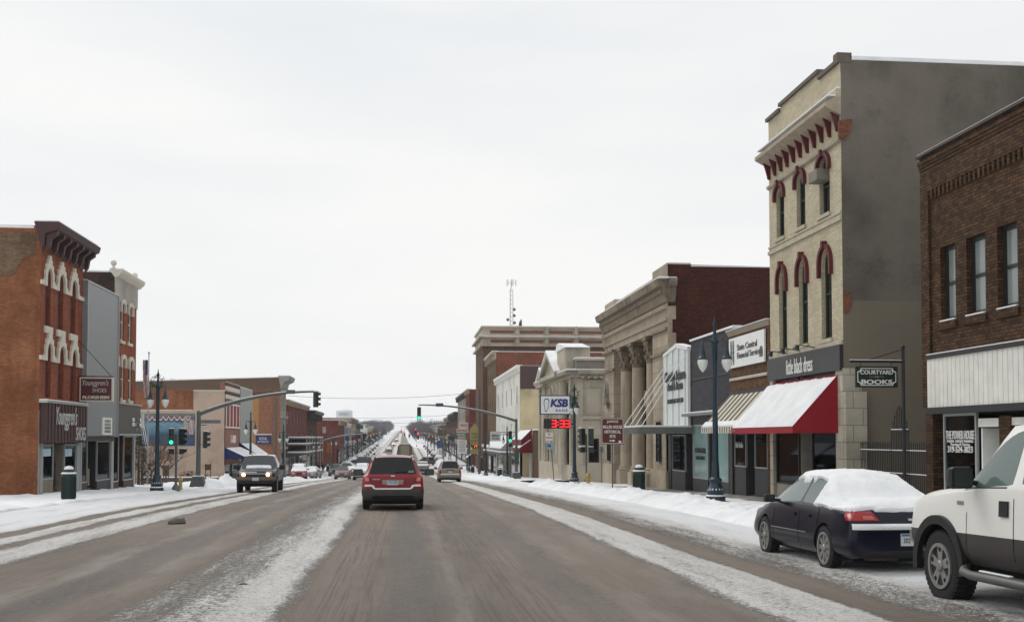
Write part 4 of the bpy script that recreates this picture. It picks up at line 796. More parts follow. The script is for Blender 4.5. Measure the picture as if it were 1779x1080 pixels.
# ---------------------------------------------------------------- R10, R11
ya, yb = yb+.02, U(847, 700); rb = brick('orange brick', (104, 58, 42), (136, 80, 58), (110, 80, 66), .24, .09, .35)
rowb('orange brick building rising behind the white rendered building', F, ya, yb, V(860, 612), brick('olive brown brick', (96, 74, 52), (124, 98, 70), (90, 76, 60)), 4, 4, 'brick_building', sidem=rb, depth=26, cornice=(limep, 1.1, .6))
ya, yb = yb+.02, U(826.5, 700)-0; ya = U(839, 700); gst = gs(180); zt = uv(FS(ya), 900, 567)[1]
root = thing('hotel_building', 'tallest brick building with double stone cornice and roof antennas', 'building', (XR, (ya+yb)/2, gst)); hb = brick('hotel brick', (86, 62, 46), (112, 82, 60), (86, 70, 56)); stn = stucco('hotel stone', (148, 138, 122), (172, 162, 146), .6)
f2 = FS(ya); ops = [(ya+1.4+i*2.7, ya+2.6+i*2.7, gst+4.5+k*3.1, gst+6.4+k*3.1, 0) for i in range(max(2, int((yb-ya-2)/2.7))) for k in range(5)]; ops = [o for o in ops if o[3] < zt-3.4]
mb = MB(); wallmesh(mb, F, ya, yb, gst-.5, zt-3, ops, .2); mb.build('wall', hb, root)
for o in ops: window(root, F, o, M['white'], M['glass'], .15, .09)
mb = MB(); mb.box(XR+.01, XR+26, ya, yb, gst-1, zt-3); mb.build('side_wall', hb, root); X2 = XR+26.3
mb = MB(); mb.box(XR-.1, X2, ya-.1, yb+.1, zt-3.0, zt-1.9); mb.box(XR-.7, X2+.3, ya-.6, yb+.6, zt-1.9, zt-1.65); mb.box(XR-.05, X2, ya-.05, yb+.05, zt-1.65, zt-.25); mb.box(XR-.3, X2+.2, ya-.3, yb+.3, zt-.25, zt); mb.box(XR-.5, X2+.2, ya-.5, yb+.4, zt-3.3, zt-3.001); mb.build('cornice', stn, root)
snowcap(root, ('box', XR-.7, X2+.2, ya-.6, yb+.6, zt-1.648, zt-1.56)); snowcap(root, ('box', XR-.3, X2, ya-.3, yb+.3, zt+.002, zt+.07))
for zz in (zt-1.15, zt-2.7):
    x = XR+1.2
    while x < X2-4: part(root, 'frieze_panel', mat('red brown panel', (112, 70, 58), .8), ('box', x, x+3.9, ya-.15, ya-.06 if zz > zt-2 else ya-.11, zz, zz+.5)); part(root, 'cartouche', stn, ('box', x+4.2, x+4.7, ya-.4, ya-.1, zz-.25, zz+.75), ('lathe', (x+4.45, ya-.3, zz+.75), [(.3, 0), (.34, .15), (.2, .45), (.02, .5)], 8)); x += 4.9
aq = FS(ya+8); ax, az = uv(aq, 888, 486); bz = zt; t = thing('antenna_mast', 'tall lattice antenna mast with panel aerials on the hotel roof', 'antenna', (ax, ya+8, bz))
mb = MB()
for k in range(3): w = 2*math.pi*k/3; mb.tube([(ax+.35*math.cos(w), ya+8+.35*math.sin(w), bz-.2), (ax+.3*math.cos(w), ya+8+.3*math.sin(w), az-1.6)], .05, 5)
for k in range(10):
    z = bz+(az-1.6-bz)*k/10
    for j in range(3): w = 2*math.pi*j/3; w2 = w+2*math.pi/3; mb.tube([(ax+.33*math.cos(w), ya+8+.33*math.sin(w), z), (ax+.33*math.cos(w2), ya+8+.33*math.sin(w2), z+.7)], .03, 4)
mb.tube([(ax, ya+8, az-1.7), (ax, ya+8, az+.1)], .07, 6); mb.build('mast', M['alum'], t)
for k in range(5): mb = MB(); w = 2*math.pi*k/5; mb.box(ax+.8*math.cos(w)-.12, ax+.8*math.cos(w)+.12, ya+8+.8*math.sin(w)-.1, ya+8+.8*math.sin(w)+.1, az-1, az); mb.tube([(ax, ya+8, az-.5), (ax+.8*math.cos(w), ya+8+.8*math.sin(w), az-.5)], .04, 4); mb.build('panel_aerial', M['white'], t)
for k, (dx, z) in enumerate(((.5, .42), (.5, .3), (-.6, .22), (.55, .16))): part(t, 'dish_aerial', M['galv'], ('ball', (ax+dx, ya+7.7, bz+(az-bz)*z), .28, 1, .5, 1, 6))
dx_, dz_ = uv(aq, 904, 560); t = thing('satellite_dish', 'dark satellite dish seen edge on beside the mast', 'satellite dish', (dx_, ya+8, bz)); part(t, 'dish', M['char'], ('lathe', (dx_, ya+8, bz+1.0), [(.05, -.3), (.6, -.2), (1.1, .1), (1.12, .16), (.6, -.1), (.04, -.2)], 16, 0, 'x')); part(t, 'stand', M['galv'], ('tube', [(dx_-.2, ya+8, bz-.1), (dx_-.2, ya+8, bz+1)], .1, 6))
# far side of the second crossing, right
rowb('dark red brick corner building beyond the tall hotel building', F, 216, 229, V(808, 681), brick('crimson brick', (92, 40, 36), (120, 56, 46), (92, 60, 52)), 4, 4, 'brick_building', depth=20, cornice=(limep, .8, .5), winh=2.1)
rowb('narrow tall grey stone front between red brick and dark brick rows', F, 229.1, 262, V(796, 682)-1.2, stucco('grey stone', (124, 116, 108), (150, 142, 132)), 6, 5, 'stone_building', depth=15, cornice=(M['char'], 1, .6))
rowb('dark brown brick row building with ornate bracketed cornice, right side', F, 262.1, 300, V(785, 720), brick('dark brown brick', (70, 46, 38), (92, 62, 50), (70, 56, 50)), 9, 3, 'brick_building', depth=15, cornice=(M['char'], 1.4, 1.0))
rowb('brown brick row building with grey cornice down the right side', F, 300.1, 335, V(778, 722)-.6, brick('dark brown brick', (70, 46, 38), (92, 62, 50), (70, 56, 50)), 8, 3, 'brick_building', depth=15, cornice=(limep, 1.2, .9))
# ================================================================ LEFT SIDE
XL = -15.0; G = FL(XL)
def UL(px, py=760): return uv(G, px, py)[0]
def VL(px, py): return uv(G, px, py)[1]
def OL(l, r, t, b, rise=0): m = (l+r)/2; return (UL(l, (t+b)/2), UL(r, (t+b)/2), VL(m, b), VL(m, t), rise)
obr = brick('orange red brick', (124, 62, 42), (150, 80, 54), (140, 96, 76), .22, .078, .4, stain=(176, 110, 80)); obs = brick('worn orange brick', (136, 80, 52), (158, 100, 68), (144, 110, 84), .22, .078, .7, stain=(170, 120, 84), dsc=.35)
mbn = mat('brown painted metal', (66, 38, 38), .6, var=.15); mdk = mat('dark brown panel', (84, 38, 32), .7, var=.15); trim = mat('cream stone trim', (206, 200, 186), .8, var=.08)
ya, yb = UL(66.5), UL(140); gst = gs(47); zt = VL(68, 389); root = thing('shoe_store', 'three storey orange brick shoe store with white stepped window hoods and brown cornice', 'building', (XL, (ya+yb)/2, gst))
uo = [OL(78.5, 88, 466, 567, .5), OL(99.5, 110, 482, 571, .5), OL(121.5, 131.5, 488, 576, .5)]; lo_ = [OL(78.5, 88, 595, 690, .5), OL(100, 110.5, 600, 692, .5), OL(122, 131.5, 606, 696, .5)]
uo = [(o[0], o[1], uo[0][2], uo[0][3], .5) for o in uo]; lo_ = [(o[0], o[1], lo_[0][2], lo_[0][3], .5) for o in lo_]
sgt, sgb = VL(100, 702), VL(100, 769)
mb = MB(); wallmesh(mb, G, ya, yb, sgt-.3, zt, uo+lo_, .25); mb.build('wall', obr, root)
mb = MB(); mb.bf(G, ya, ya+.3, gst-.5, sgt-.301, -.4, 0); mb.build('pier', mat('pale pier', (150, 146, 138), .8), root)
for o in uo+lo_:
    p = MB(); p.prism(G, outline(*o), -.2, -.15); q = p.build('window', mdk, root); q['label'] = 'tall arched window boarded over with dark brown panel'
    p = MB(); m_ = (o[0]+o[1])/2; p.bf(G, m_-.03, m_+.03, o[2], o[3]-.1, -.149, -.12); p.bf(G, o[0], o[1], (o[2]+o[3])/2-.04, (o[2]+o[3])/2+.04, -.149, -.11); p.build('batten', mbn, q)
    a, b_, c, d, r = o; n = 10; w = (b_-a)/2; ctr = m_; mb = MB()
    steps = [(-.62, -.75, -.2), (-.46, -.55, .12), (-.32, -.2, .35), (-.18, .1, .55)]
    # stepped stone hood round the arch
    arc = [(m_+w*math.cos(math.pi*i/n), d-r+r*math.sin(math.pi*i/n)) for i in range(n+1)]
    R_ = [(b_+.3, d-.78), (b_+.3, d-.5), (b_+.2, d-.5), (b_+.2, d-.12), (b_+.08, d-.12), (b_+.08, d+.16), (b_-.1, d+.16), (b_-.1, d+.36), (m_+.14, d+.36), (m_+.14, d+.54)]
    Lr = [(2*m_-x, y) for x, y in reversed(R_)]; poly = R_+Lr; inner = [(b_, d-.78)]+arc+[(a, d-.78)]
    full = poly+[(a, d-.78)]+list(reversed(arc))+[(b_, d-.78)]; mb.prism(G, full, .0, .1); mb.build('window_hood', trim, root)
for o in uo: part(root, 'sill', trim, ('bf', G, o[0]-.12, o[1]+.12, o[2]-.3, o[2]-.01, -.1, .09))
part(root, 'string_course', trim, ('bf', G, ya-.05, uo[0][0]-.3, uo[0][3]-.78, uo[0][3]-.6, 0, .08), ('bf', G, ya-.05, lo_[0][0]-.3, lo_[0][3]-.78, lo_[0][3]-.6, 0, .08), *[('bf', G, A[1]+.3, B[0]-.3, A[3]-.78, A[3]-.6, 0, .08) for q in (uo, lo_) for A, B in zip(q, q[1:])], *[('bf', G, q[2][1]+.3, yb, q[2][3]-.78, q[2][3]-.6, 0, .08) for q in (uo, lo_)])
ctp = uv(FL(XL+.65), 94, 381)[1]; mb = MB(); mb.prof(G, [(0, ctp-1.1), (.12, ctp-1.0), (.15, ctp-.5), (.7, ctp-.32), (.78, ctp-.05), (.7, ctp), (-.3, ctp)], ya-.02, yb+.1); mb.build('cornice', mbn, root)
for i in range(7): u = ya+.2+(yb-ya-.4)*i/6; mb = MB(); mb.prof(G, [(.16, ctp-1.25), (.3, ctp-1.05), (.36, ctp-.7), (.6, ctp-.52), (.62, ctp-.34), (.16, ctp-.52)], u-.12, u+.12); mb.build('bracket', mbn, root)
snowcap(root, ('bf', G, ya, yb+.1, ctp+.001, ctp+.06, -.28, .68))
SL = FS(ya-.006); mb = MB(); mb.quad((XL, ya-.004, gst-.5), (XL-16, ya-.004, gst-.5), (XL-16, ya-.004, zt-.1), (XL, ya-.004, zt)); mb.build('side_wall', obs, root); part(root, 'side_wall', obs, ('quad', (XL, yb, gst-.5), (XL-16, yb, gst-.5), (XL-16, yb, zt-.1), (XL, yb, zt))); part(root, 'parapet', obs, ('box', XL-16, XL-.3, ya+.01, ya+.35, zt-.3, zt-.12))
part(root, 'side_patch', brick('soot washed brick', (104, 82, 64), (124, 102, 82), (112, 96, 80), .22, .078, .6), ('prism', SL, [(XL-16, zt-2.4), (XL-1.1, zt-2.1), (XL-.7, zt-1.4), (XL-.25, zt-1.2), (XL-.2, zt-.3), (XL-16, zt-.35)], .0, .02)); snowcap(root, ('box', XL-16, XL-.3, ya-.02, ya+.36, zt-.119, zt-.02)); part(root, 'roof', SNOW, ('box', XL-15.9, XL-.3, ya+.36, yb-.1, zt-1.2, zt-1))
mb = MB(); k = 26
for i in range(k): a = ya+.12+(yb-ya-.12)*i/k; mb.bf(G, a, a+(yb-ya-.12)/k-.02, sgb, sgt, .02, .3 if i % 2 else .27)
mb.build('signboard', mbn, root); part(root, 'signboard_cap', M['alum'], ('bf', G, ya, yb, sgt+.002, sgt+.1, -.05, .36)); snowcap(root, ('bf', G, ya, yb, sgt+.101, sgt+.15, 0, .34))
silv = mat('silver lettering', (186, 186, 184), .5, var=0)
text("Younggren's", G.p(UL(103), VL(103, 727), .31), (0, 1, 0), UP, 3.0, 1.05, silv, root, shear=.35); text('SHOES', G.p(UL(128), VL(128, 753), .31), (0, 1, 0), UP, 1.5, .6, silv, root)
fm = mat('pale blue grey frame', (142, 148, 150), .5, var=.1); storefront(root, G, ya, yb, gst, sgb-.05, [(UL(76), UL(95), 'w'), (UL(96), UL(113), 'd'), (UL(114), UL(134), 'w')], .55, fm, mat('stone bulkhead', (124, 112, 96), .9), M['shop'], .1, .07, roomc=(66, 52, 44), goods=7)
part(root, 'pier', fm, ('bf', G, UL(70), UL(76)-.02, gst-.3, sgb, -.3, 0)); part(root, 'pier', fm, ('bf', G, UL(134)+.02, yb, gst-.3, sgb, -.3, 0))
for px in (85, 122): part(root, 'window_poster', mat('pale blue poster', (170, 196, 208), .6), ('bf', G, UL(px)-.5, UL(px)+.5, VL(px, 792), VL(px, 779), -.07, -.06))
# L2 grey metal front
ya2, yb2 = yb+.005, UL(196); zt2 = VL(168, 498); root = thing('grey_front_shop', 'shop with tall blank grey metal front between two brick buildings', 'building', (XL, (ya2+yb2)/2, gs(53))); gm = mat('grey enamel sheet', (128, 132, 134), .45, .15, var=.06)
b_ = VL(168, 757); part(root, 'front_panel', gm, ('bf', G, ya2, yb2, b_, zt2, -.3, .22)); part(root, 'panel_edge', M['alum'], ('bf', G, ya2-.0, ya2+.08, b_, zt2, .221, .26), ('bf', G, yb2-.08, yb2, b_, zt2, .221, .26), ('bf', G, ya2, yb2, zt2-.06, zt2, .221, .255)); snowcap(root, ('bf', G, ya2, yb2, zt2+.001, zt2+.04, -.3, .2))
mb = MB(); mb.bf(G, UL(168), UL(184), VL(176, 755), VL(176, 725), .221, .3); mb.build('notice_board', M['white'], root)
for i in range(4): text('SHOES' if i == 1 else 'FAMILY' if i == 0 else 'FOOTWEAR', G.p(UL(176), VL(176, 731+i*6), .3), (0, 1, 0), UP, 1.1, .14, mat('faded grey print', (140, 140, 136), .8, var=0), root)
shell(root, XL-14, XL-.31, ya2, yb2, gs(53)-.5, zt2-.2, obs, south=False, north=False)
storefront(root, G, ya2, yb2, gs(53), b_-.25, [(ya2+.25, ya2+1.3, 'w'), (ya2+1.35, ya2+2.9, 'd'), (ya2+2.95, yb2-.3, 'w')], .35, M['alum'], M['black'], M['shop'], .1, .05, roomc=(86, 82, 78), goods=8); part(root, 'lintel', M['char'], ('bf', G, ya2, yb2, b_-.25, b_-.002, -.3, .1)); part(root, 'pier', M['alum'], ('bf', G, yb2-.28, yb2, gs(53)-.3, b_-.26, -.3, .02), ('bf', G, ya2, ya2+.2, gs(53)-.3, b_-.26, -.3, .02))
# L3 brick with white hoods and ball finials
ya, yb = yb2+.005, UL(234.5); zt = VL(192, 466); gst = gs(58); root = thing('finial_building', 'orange brick building with pale frieze and stone ball finials on its cornice', 'building', (XL, (ya+yb)/2, gst))
uo = [OL(196.8, 202, 518, 588), OL(209.5, 215.3, 526, 592), OL(222.6, 228.5, 533, 596)]; lw = [OL(197, 202.5, 617, 692), OL(210, 216, 622, 694), OL(223, 229, 626, 695)]; uo = [(o[0], o[1], uo[1][2], uo[1][3], .22) for o in uo]; lw = [(o[0], o[1], lw[1][2], lw[1][3], .22) for o in lw]
fb, ft = VL(215, 535)+.45, VL(215, 480); br = VL(215, 753); bt = VL(215, 703)
mb = MB(); wallmesh(mb, G, ya, yb, bt-.1, ft-.0, uo+lw, .2); mb.build('wall', obr, root)
for o in uo+lw: window(root, G, o, trim, M['glass'], .14, .1); mb = MB(); mb.ring(G, outline(o[0]-.16, o[1]+.16, o[3]-.5, o[3]+.2, .35), outline(o[0]-.005, o[1]+.005, o[3]-.499, o[3]+.002, .22), 0, .11); mb.build('window_hood', trim, root); part(root, 'sill', trim, ('bf', G, o[0]-.1, o[1]+.1, o[2]-.15, o[2], -.05, .08))
part(root, 'frieze', stucco('pale grey frieze', (150, 146, 138), (172, 168, 160), 1), ('bf', G, ya-.02, yb+.02, ft-1.45, ft-.25, .0, .06)); mb = MB(); mb.prof(G, [(0, ft-.3), (.15, ft-.25), (.35, ft-.05), (.4, ft+.1), (-.3, ft+.1)], ya-.05, yb+.3); mb.build('cornice', trim, root); snowcap(root, ('bf', G, ya, yb+.3, ft+.101, ft+.17, -.3, .38))
for u in (ya+.1, yb-.1): part(root, 'finial', trim, ('lathe', G.p(u, ft+.12, -.1), [(.15, 0), (.13, .08), (.05, .13), (.05, .17), (.12, .22), (.165, .32), (.14, .42), (.06, .48), (.01, .49)], 14), smooth=True)
shell(root, XL-16, XL-.01, ya, yb, gst-.5, ft-.05, brick('soot dark brick', (62, 48, 44), (84, 66, 58), (60, 52, 48), .22, .078)); snowcap(root, ('box', XL-16, XL-.3, ya-.04, ya+.3, ft-.04, ft+.05))
part(root, 'signboard', mat('dark taupe board', (74, 70, 64), .6), ('bf', G, ya, yb+.15, br, bt, -.2, .25)); part(root, 'signboard_cap', M['alum'], ('bf', G, ya, yb+.2, bt+.001, bt+.08, -.2, .32), ('bf', G, ya, yb+.2, br-.1, br-.001, -.2, .32))
for k, (py, s) in enumerate(((729, 'DENTAL'), (737, 'CLINIC'), (746, 'SMILES'))): part(root, 'sign_plaque', M['white'], ('bf', G, UL(221+(8 if k == 2 else 0)), UL(235+(4 if k == 2 else 0)), VL(228, py+3.2), VL(228, py-3.2), .25, .32)); text(s, G.p(UL(228+(5 if k == 2 else 0)), VL(228, py), .321), (0, 1, 0), UP, 1.2, .2, M['char'], root)
part(root, 'sign_pole', M['white'], ('bf', G, UL(236.5), UL(236.5)+.12, VL(236, 743), VL(236, 718), .25, .4))
storefront(root, G, ya, yb, gst, br-.12, [(ya+.2, ya+1.4, 'w'), (ya+1.45, ya+2.4, 'd'), (ya+2.45, yb-.25, 'w')], .3, M['alum'], mat('maroon tile', (60, 30, 30), .6), M['shop'], .1, .06, roomc=(100, 104, 96), goods=8); part(root, 'pier', M['alum'], ('bf', G, yb-.24, yb, gst-.4, br-.1, -.3, .02), ('bf', G, ya, ya+.15, gst-.4, br-.1, -.3, .02))
# projecting shoe sign
q = FS(UL(133)); x0, x1 = uv(q, 134, 676)[0], uv(q, 196, 676)[0]; z0, z1 = uv(q, 165, 697)[1], uv(q, 165, 655)[1]; x0 = max(x0, XL+.1)
sg = thing('projecting_sign', 'maroon shoe sign in cream frame projecting over the left sidewalk', 'sign', q.p((x0+x1)/2, (z0+z1)/2, 0)); part(sg, 'frame', trim, ('bf', q, x0, x1, z0, z1, -.25, 0), bevel=.01); part(sg, 'face', mat('maroon sign face', (84, 32, 30), .5), ('bf', q, x0+.06, x1-.06, z0+.06, z1-.06, .001, .012))
w = x1-x0; h = z1-z0; text("Younggren's", q.p((x0+x1)/2-.03, z0+h*.74, .012), (1, 0, 0), UP, w*.78, h*.3, silv, sg, shear=.3); text('SHOES', q.p(x0+w*.6, z0+h*.46, .012), (1, 0, 0), UP, w*.42, h*.16, silv, sg); text('FLORSHEIM', q.p((x0+x1)/2, z0+h*.17, .012), (1, 0, 0), UP, w*.8, h*.13, trim, sg, bold=.04)
part(sg, 'bracket', M['black'], ('tube', [(XL, q.O.y+.12, z1+.05), (x1, q.O.y+.12, z1+.03)], .03, 6), ('tube', [(XL, q.O.y+.12, z1+1.7), (x1-.1, q.O.y+.12, z1+.05)], .015, 5))
# ---------------------------------------------------------------- mural building
YM = 92.0; q = FS(YM); XM = uv(q, 390, 740)[0]; G2 = FL(XM); gst = gs(92)-.05; t1 = uv(q, 360, 679)[1]; t2 = uv(q, 290, 713)[1]; xs = uv(q, 336, 700)[0]; xw = uv(q, 200, 760)[0]
root = thing('mural_building', 'pinkish beige rendered building with painted mural, seen across the plaza', 'building', (XM, YM+5, gst)); beige = stucco('pink beige render', (164, 144, 128), (182, 162, 146), .4)
u2_ = uv(G2, 415, 760)[0]
mb = MB(); mb.prism(q, [(xw, gst-.6), (XM, gst-.6), (XM, t1), (xs, t1), (xs, t2), (xw, t2)], -.4, 0); mb.build('side_wall', beige, root); part(root, 'coping', trim, ('bf', q, xs-.02, XM+.02, t1+.001, t1+.09, -.42, .05), ('bf', q, xw, xs-.021, t2+.001, t2+.09, -.42, .05))
part(root, 'roof', SNOW, ('box', xw, xs, YM+.42, u2_, t2-.4, t2-.2), ('box', xs, XM-.3, YM+.42, u2_, t1-.4, t1-.2))
pk = mat('salmon front', (140, 92, 80), .8); u1_, t3 = YM, uv(G2, 402, 667)[1]; pt_, pb_ = uv(G2, 402, 704)[1], uv(G2, 402, 741)[1]
mb = MB(); mb.bf(G2, u1_+.01, u2_, pb_-3.2, t3, -.4, -.0); mb.build('wall', pk, root); part(root, 'panel', mat('red panel', (130, 30, 34), .6), ('bf', G2, u1_+.3, u2_-.3, pb_, pt_, .001, .06))
for k in range(5): u = u1_+.3+(u2_-u1_-.6)*k/4; part(root, 'panel_frame', M['white'], ('bf', G2, u-.07, u+.07, pb_, pt_, .061, .12))
part(root, 'panel_frame', M['white'], ('bf', G2, u1_+.2, u2_-.2, pb_-.12, pb_-.001, .0, .13), ('bf', G2, u1_+.2, u2_-.2, pt_+.001, pt_+.12, .0, .13))
for k in range(4): z = pt_+.5+(t3-pt_-.4)*k/4; part(root, 'stone_band', trim if k % 2 == 0 else mat('dark brick band', (80, 40, 36), .8), ('bf', G2, u1_+.15, u2_-.15, z, z+.28, .001, .08)); snowcap(root, ('bf', G2, u1_+.15, u2_-.15, z+.281, z+.33, 0, .07))
text('YMCA', G2.p((u1_+u2_)/2, pb_-.9, 0), (0, 1, 0), UP, 2.6, .6, M['white'], root) if False else text('1-800', G2.p((u1_+u2_)/2+.8, pb_-1.05, 0), (0, 1, 0), UP, 2.8, .7, M['white'], root, bold=.03); part(root, 'plaque', M['white'], ('bf', G2, (u1_+u2_)/2-.3, (u1_+u2_)/2+1.0, pb_-2.5, pb_-1.9, .001, .04))
nav = mat('navy canvas', (22, 34, 84), .8); awning(root, G2, u1_+.1, u2_-.1, uv(G2, 402, 776)[1], uv(FL(XM+1.6), 420, 793)[1], 1.6, nav, .22, snow=.05)
storefront(root, G2, u1_+.02, u2_, gst, pb_-3.2, [(u1_+.3, (u1_+u2_)/2-.6, 'w'), ((u1_+u2_)/2-.5, (u1_+u2_)/2+.6, 'd'), ((u1_+u2_)/2+.7, u2_-.3, 'w')], .5, M['alum'], M['char'], M['shop'], .1, room=True)
# the painted mural (generic riverscape with bunting)
mx0, mx1 = uv(q, 243, 745)[0], uv(q, 339, 745)[0]; mz0, mz1 = uv(q, 290, 774)[1], uv(q, 290, 717.5)[1]
b = NB('mural paint'); v = b.wall(); s_ = b.n('ShaderNodeSeparateXYZ'); b.l(v, s_.inputs[0]); tt = b.math('DIVIDE', b.math('SUBTRACT', s_.outputs[1], mz0), mz1-mz0); uu = b.math('DIVIDE', b.math('SUBTRACT', s_.outputs[0], mx0), mx1-mx0)
nn = b.noise(v, .7, 5, .7); n2 = b.noise(v, 2.5, 6, .7); c_ = b.ramp(b.math('ADD', tt, b.math('MULTIPLY', b.math('SUBTRACT', nn, .5), .5)), (.1, s2l((72, 84, 96))), (.3, s2l((52, 78, 100))), (.52, s2l((96, 134, 152))), (.68, s2l((120, 150, 160))), (.8, s2l((78, 88, 92))), (.95, s2l((110, 120, 120))))
c_ = b.mix(b.ramp(n2, (.55, 0.), (.7, .7)), c_, s2l((60, 62, 62))); b.col(c_); b.b.inputs['Roughness'].default_value = .8
mu = thing('wall_mural', 'wide blue river scene mural with red white and blue bunting on beige wall', 'mural', q.p((mx0+mx1)/2, (mz0+mz1)/2, 0)); part(mu, 'picture', b.m, ('bf', q, mx0, mx1, mz0, mz1, .001, .02))
rw, ww, bw = mat('mural red', (150, 70, 74), .8), mat('mural white', (200, 200, 196), .8), mat('mural blue', (50, 74, 120), .8); W_ = mx1-mx0; H_ = mz1-mz0; mb = MB()
for k in range(8):   # scalloped bunting strips
    a = mx0+W_*.12+W_*.8*k/8; 
    for j in range(3): pts = [(a+W_*.1*t, mz1-.05-j*.14-.3*math.sin(math.pi*t)) for t in lin(0, 1, 8)]; pts2 = [(x, y-.13) for x, y in reversed(pts)]; mb.prism(q, pts+pts2, .021, .03, (0, 1, 2)[j] if j < 3 else 0)
for k in range(7): a = mx1-W_*.12+k*W_*.014; mb.prism(q, [(a, mz0+H_*.35), (a+W_*.013, mz0+H_*.35), (a+W_*.02, mz0+H_*.8), (a+W_*.007, mz0+H_*.8)], .021, .032, k % 2)
for k in range(6): a = mx0+k*W_*.018; mb.prism(q, [(a+W_*.06, mz0+H_*.05), (a+W_*.075, mz0+H_*.05), (a+W_*.015, mz0+H_*.6), (a, mz0+H_*.6)], .021, .032, (k % 2)+1)
mb.prism(q, [(mx1-W_*.22, mz0), (mx1, mz0), (mx1, mz0+H_*.1), (mx1-W_*.22, mz0+H_*.1)], .021, .03, 2); mb.build('bunting', [rw, ww, bw], mu)
mb = MB(); cxm, czm = mx1-W_*.14, mz1-H_*.3; E1 = [(cxm+W_*.07*math.cos(a), czm+H_*.24*math.sin(a)) for a in lin(0, 2*math.pi, 24)[:-1]]; E2 = [(cxm+(x-cxm)*.8, czm+(y-czm)*.82) for x, y in E1]; mb.ring(q, E1, E2, .021, .045); mb.prism(q, E2, .021, .028); mb.build('oval_frame', mat('mural tan', (160, 156, 146), .8), mu)
# L4b grey panel shop
ya, yb = u2_+.01, uv(G2, 436, 760)[0]; zt = uv(G2, 425, 675)[1]; root = thing('grey_panel_shop', 'narrow shop with plain pale grey metal upper front beyond mural building', 'building', (XM, (ya+yb)/2, gs(104))); bz = uv(G2, 425, 768)[1]
part(root, 'front_panel', mat('pale grey sheet', (150, 152, 150), .5, .1), ('bf', G2, ya, yb, bz, zt, -.4, .12)); snowcap(root, ('bf', G2, ya, yb, zt+.001, zt+.07, -.4, .1)); shell(root, XM-14, XM-.41, ya, yb, gs(104)-.5, zt-.3, obs); awning(root, G2, ya+.3, yb-.3, bz, uv(FL(XM+1.8), 440, 794)[1], 1.8, nav, .22, snow=.05)
storefront(root, G2, ya, yb, gs(104), bz-.05, [(ya+.3, ya+2.5, 'w'), (ya+2.6, ya+3.7, 'd'), (ya+3.8, yb-.3, 'w')], .5, M['alum'], M['char'], M['shop'], .1, room=True)
# ---------------------------------------------------------------- L5 long brick side wall
Y5 = 134.0; q = FS(Y5); X5 = uv(q, 487, 760)[0]; G5 = FL(X5); gst = gs(138); zr = uv(q, 487, 655)[1]; root = thing('corner_block', 'big brick block with long soot stained side wall and ornate grey corner front', 'building', (X5, Y5+5, gst))
b = NB('stained side brick'); v = b.wall(); s_ = b.n('ShaderNodeSeparateXYZ'); b.l(v, s_.inputs[0]); t = b.n('ShaderNodeTexBrick', i_Scale=1.0); t.inputs['Brick Width'].default_value = .3; t.inputs['Row Height'].default_value = .1; t.inputs['Mortar Size'].default_value = .012
t.inputs['Color1'].default_value = (*s2l((126, 78, 56)), 1); t.inputs['Color2'].default_value = (*s2l((150, 100, 72)), 1); t.inputs['Mortar'].default_value = (*s2l((136, 106, 86)), 1); b.l(v, t.inputs['Vector'])
n1 = b.noise(v, .35, 8, .7); top = b.math('SUBTRACT', zr-.2, b.math('ADD', s_.outputs[1], b.math('MULTIPLY', b.math('SUBTRACT', s_.outputs[0], X5), -.035))); c_ = b.mix(b.ramp(b.math('ADD', b.math('MULTIPLY', top, .25), b.math('MULTIPLY', b.math('SUBTRACT', n1, .5), 1.2)), (.2, 1.), (.5, 0.)), t.outputs[0], s2l((96, 78, 62)))
c_ = b.mix(b.ramp(b.math('ADD', b.math('ABSOLUTE', b.math('SUBTRACT', top, 1.7)), b.math('MULTIPLY', n1, 1.2)), (.6, .85), (.95, 0.)), c_, s2l((56, 44, 36)))
ylw = b.math('MULTIPLY', b.math('GREATER_THAN', top, 2.2), b.math('MULTIPLY', b.math('GREATER_THAN', s_.outputs[0], X5-4.4), b.math('LESS_THAN', s_.outputs[0], X5-2.6))); c_ = b.mix(b.math('MULTIPLY', ylw, .6), c_, s2l((176, 138, 84))); b.col(c_); b.b.inputs['Roughness'].default_value = .9
xw = uv(q, 180, 700)[0]; zl = zr-(X5-xw)*.035
mb = MB(); mb.quad((X5, Y5, gst-.8), (xw, Y5, gst-.8), (xw, Y5, zl), (X5, Y5, zr)); mb.quad((X5-.01, Y5+.4, gst-.8), (xw, Y5+.4, gst-.8), (xw, Y5+.4, zl-.05), (X5-.01, Y5+.4, zr-.05)); mb.quad((X5, Y5, zr), (xw, Y5, zl), (xw, Y5+.4, zl), (X5, Y5+.4, zr)); mb.build('side_wall', b.m, root)
snowcap(root, ('prism', q, [(xw, zl+.002), (X5, zr+.002), (X5, zr+.1), (xw, zl+.15)], -.4, .03)); part(root, 'roof', SNOW, ('box', xw, X5-.2, Y5+.42, 143, zl-.9, zl-.6)); part(root, 'roof_vent', M['char'], ('box', xw+7, xw+7.6, Y5+3, Y5+3.5, zl-.6, zl+.6))
y5b = uv(G5, 496.5, 760)[0]; gs_ = stucco('grey cast iron front', (120, 122, 118), (146, 146, 140), 1.5); L5 = y5b-Y5; ops = [(Y5+.6+i*(L5-1.2)/4, Y5+.6+i*(L5-1.2)/4+(L5-1.2)/4-.5, gst+z, gst+z+2.4, .4) for i in range(4) for z in (4.3, 8.1)]
mb = MB(); wallmesh(mb, G5, Y5+.01, y5b, gst-.5, zr-.9, ops+[(Y5+1, y5b-1, gst, gst+3, 0)], .3); mb.build('wall', gs_, root)
for o in ops: window(root, G5, o, M['white'], M['glass'], .2, .09)
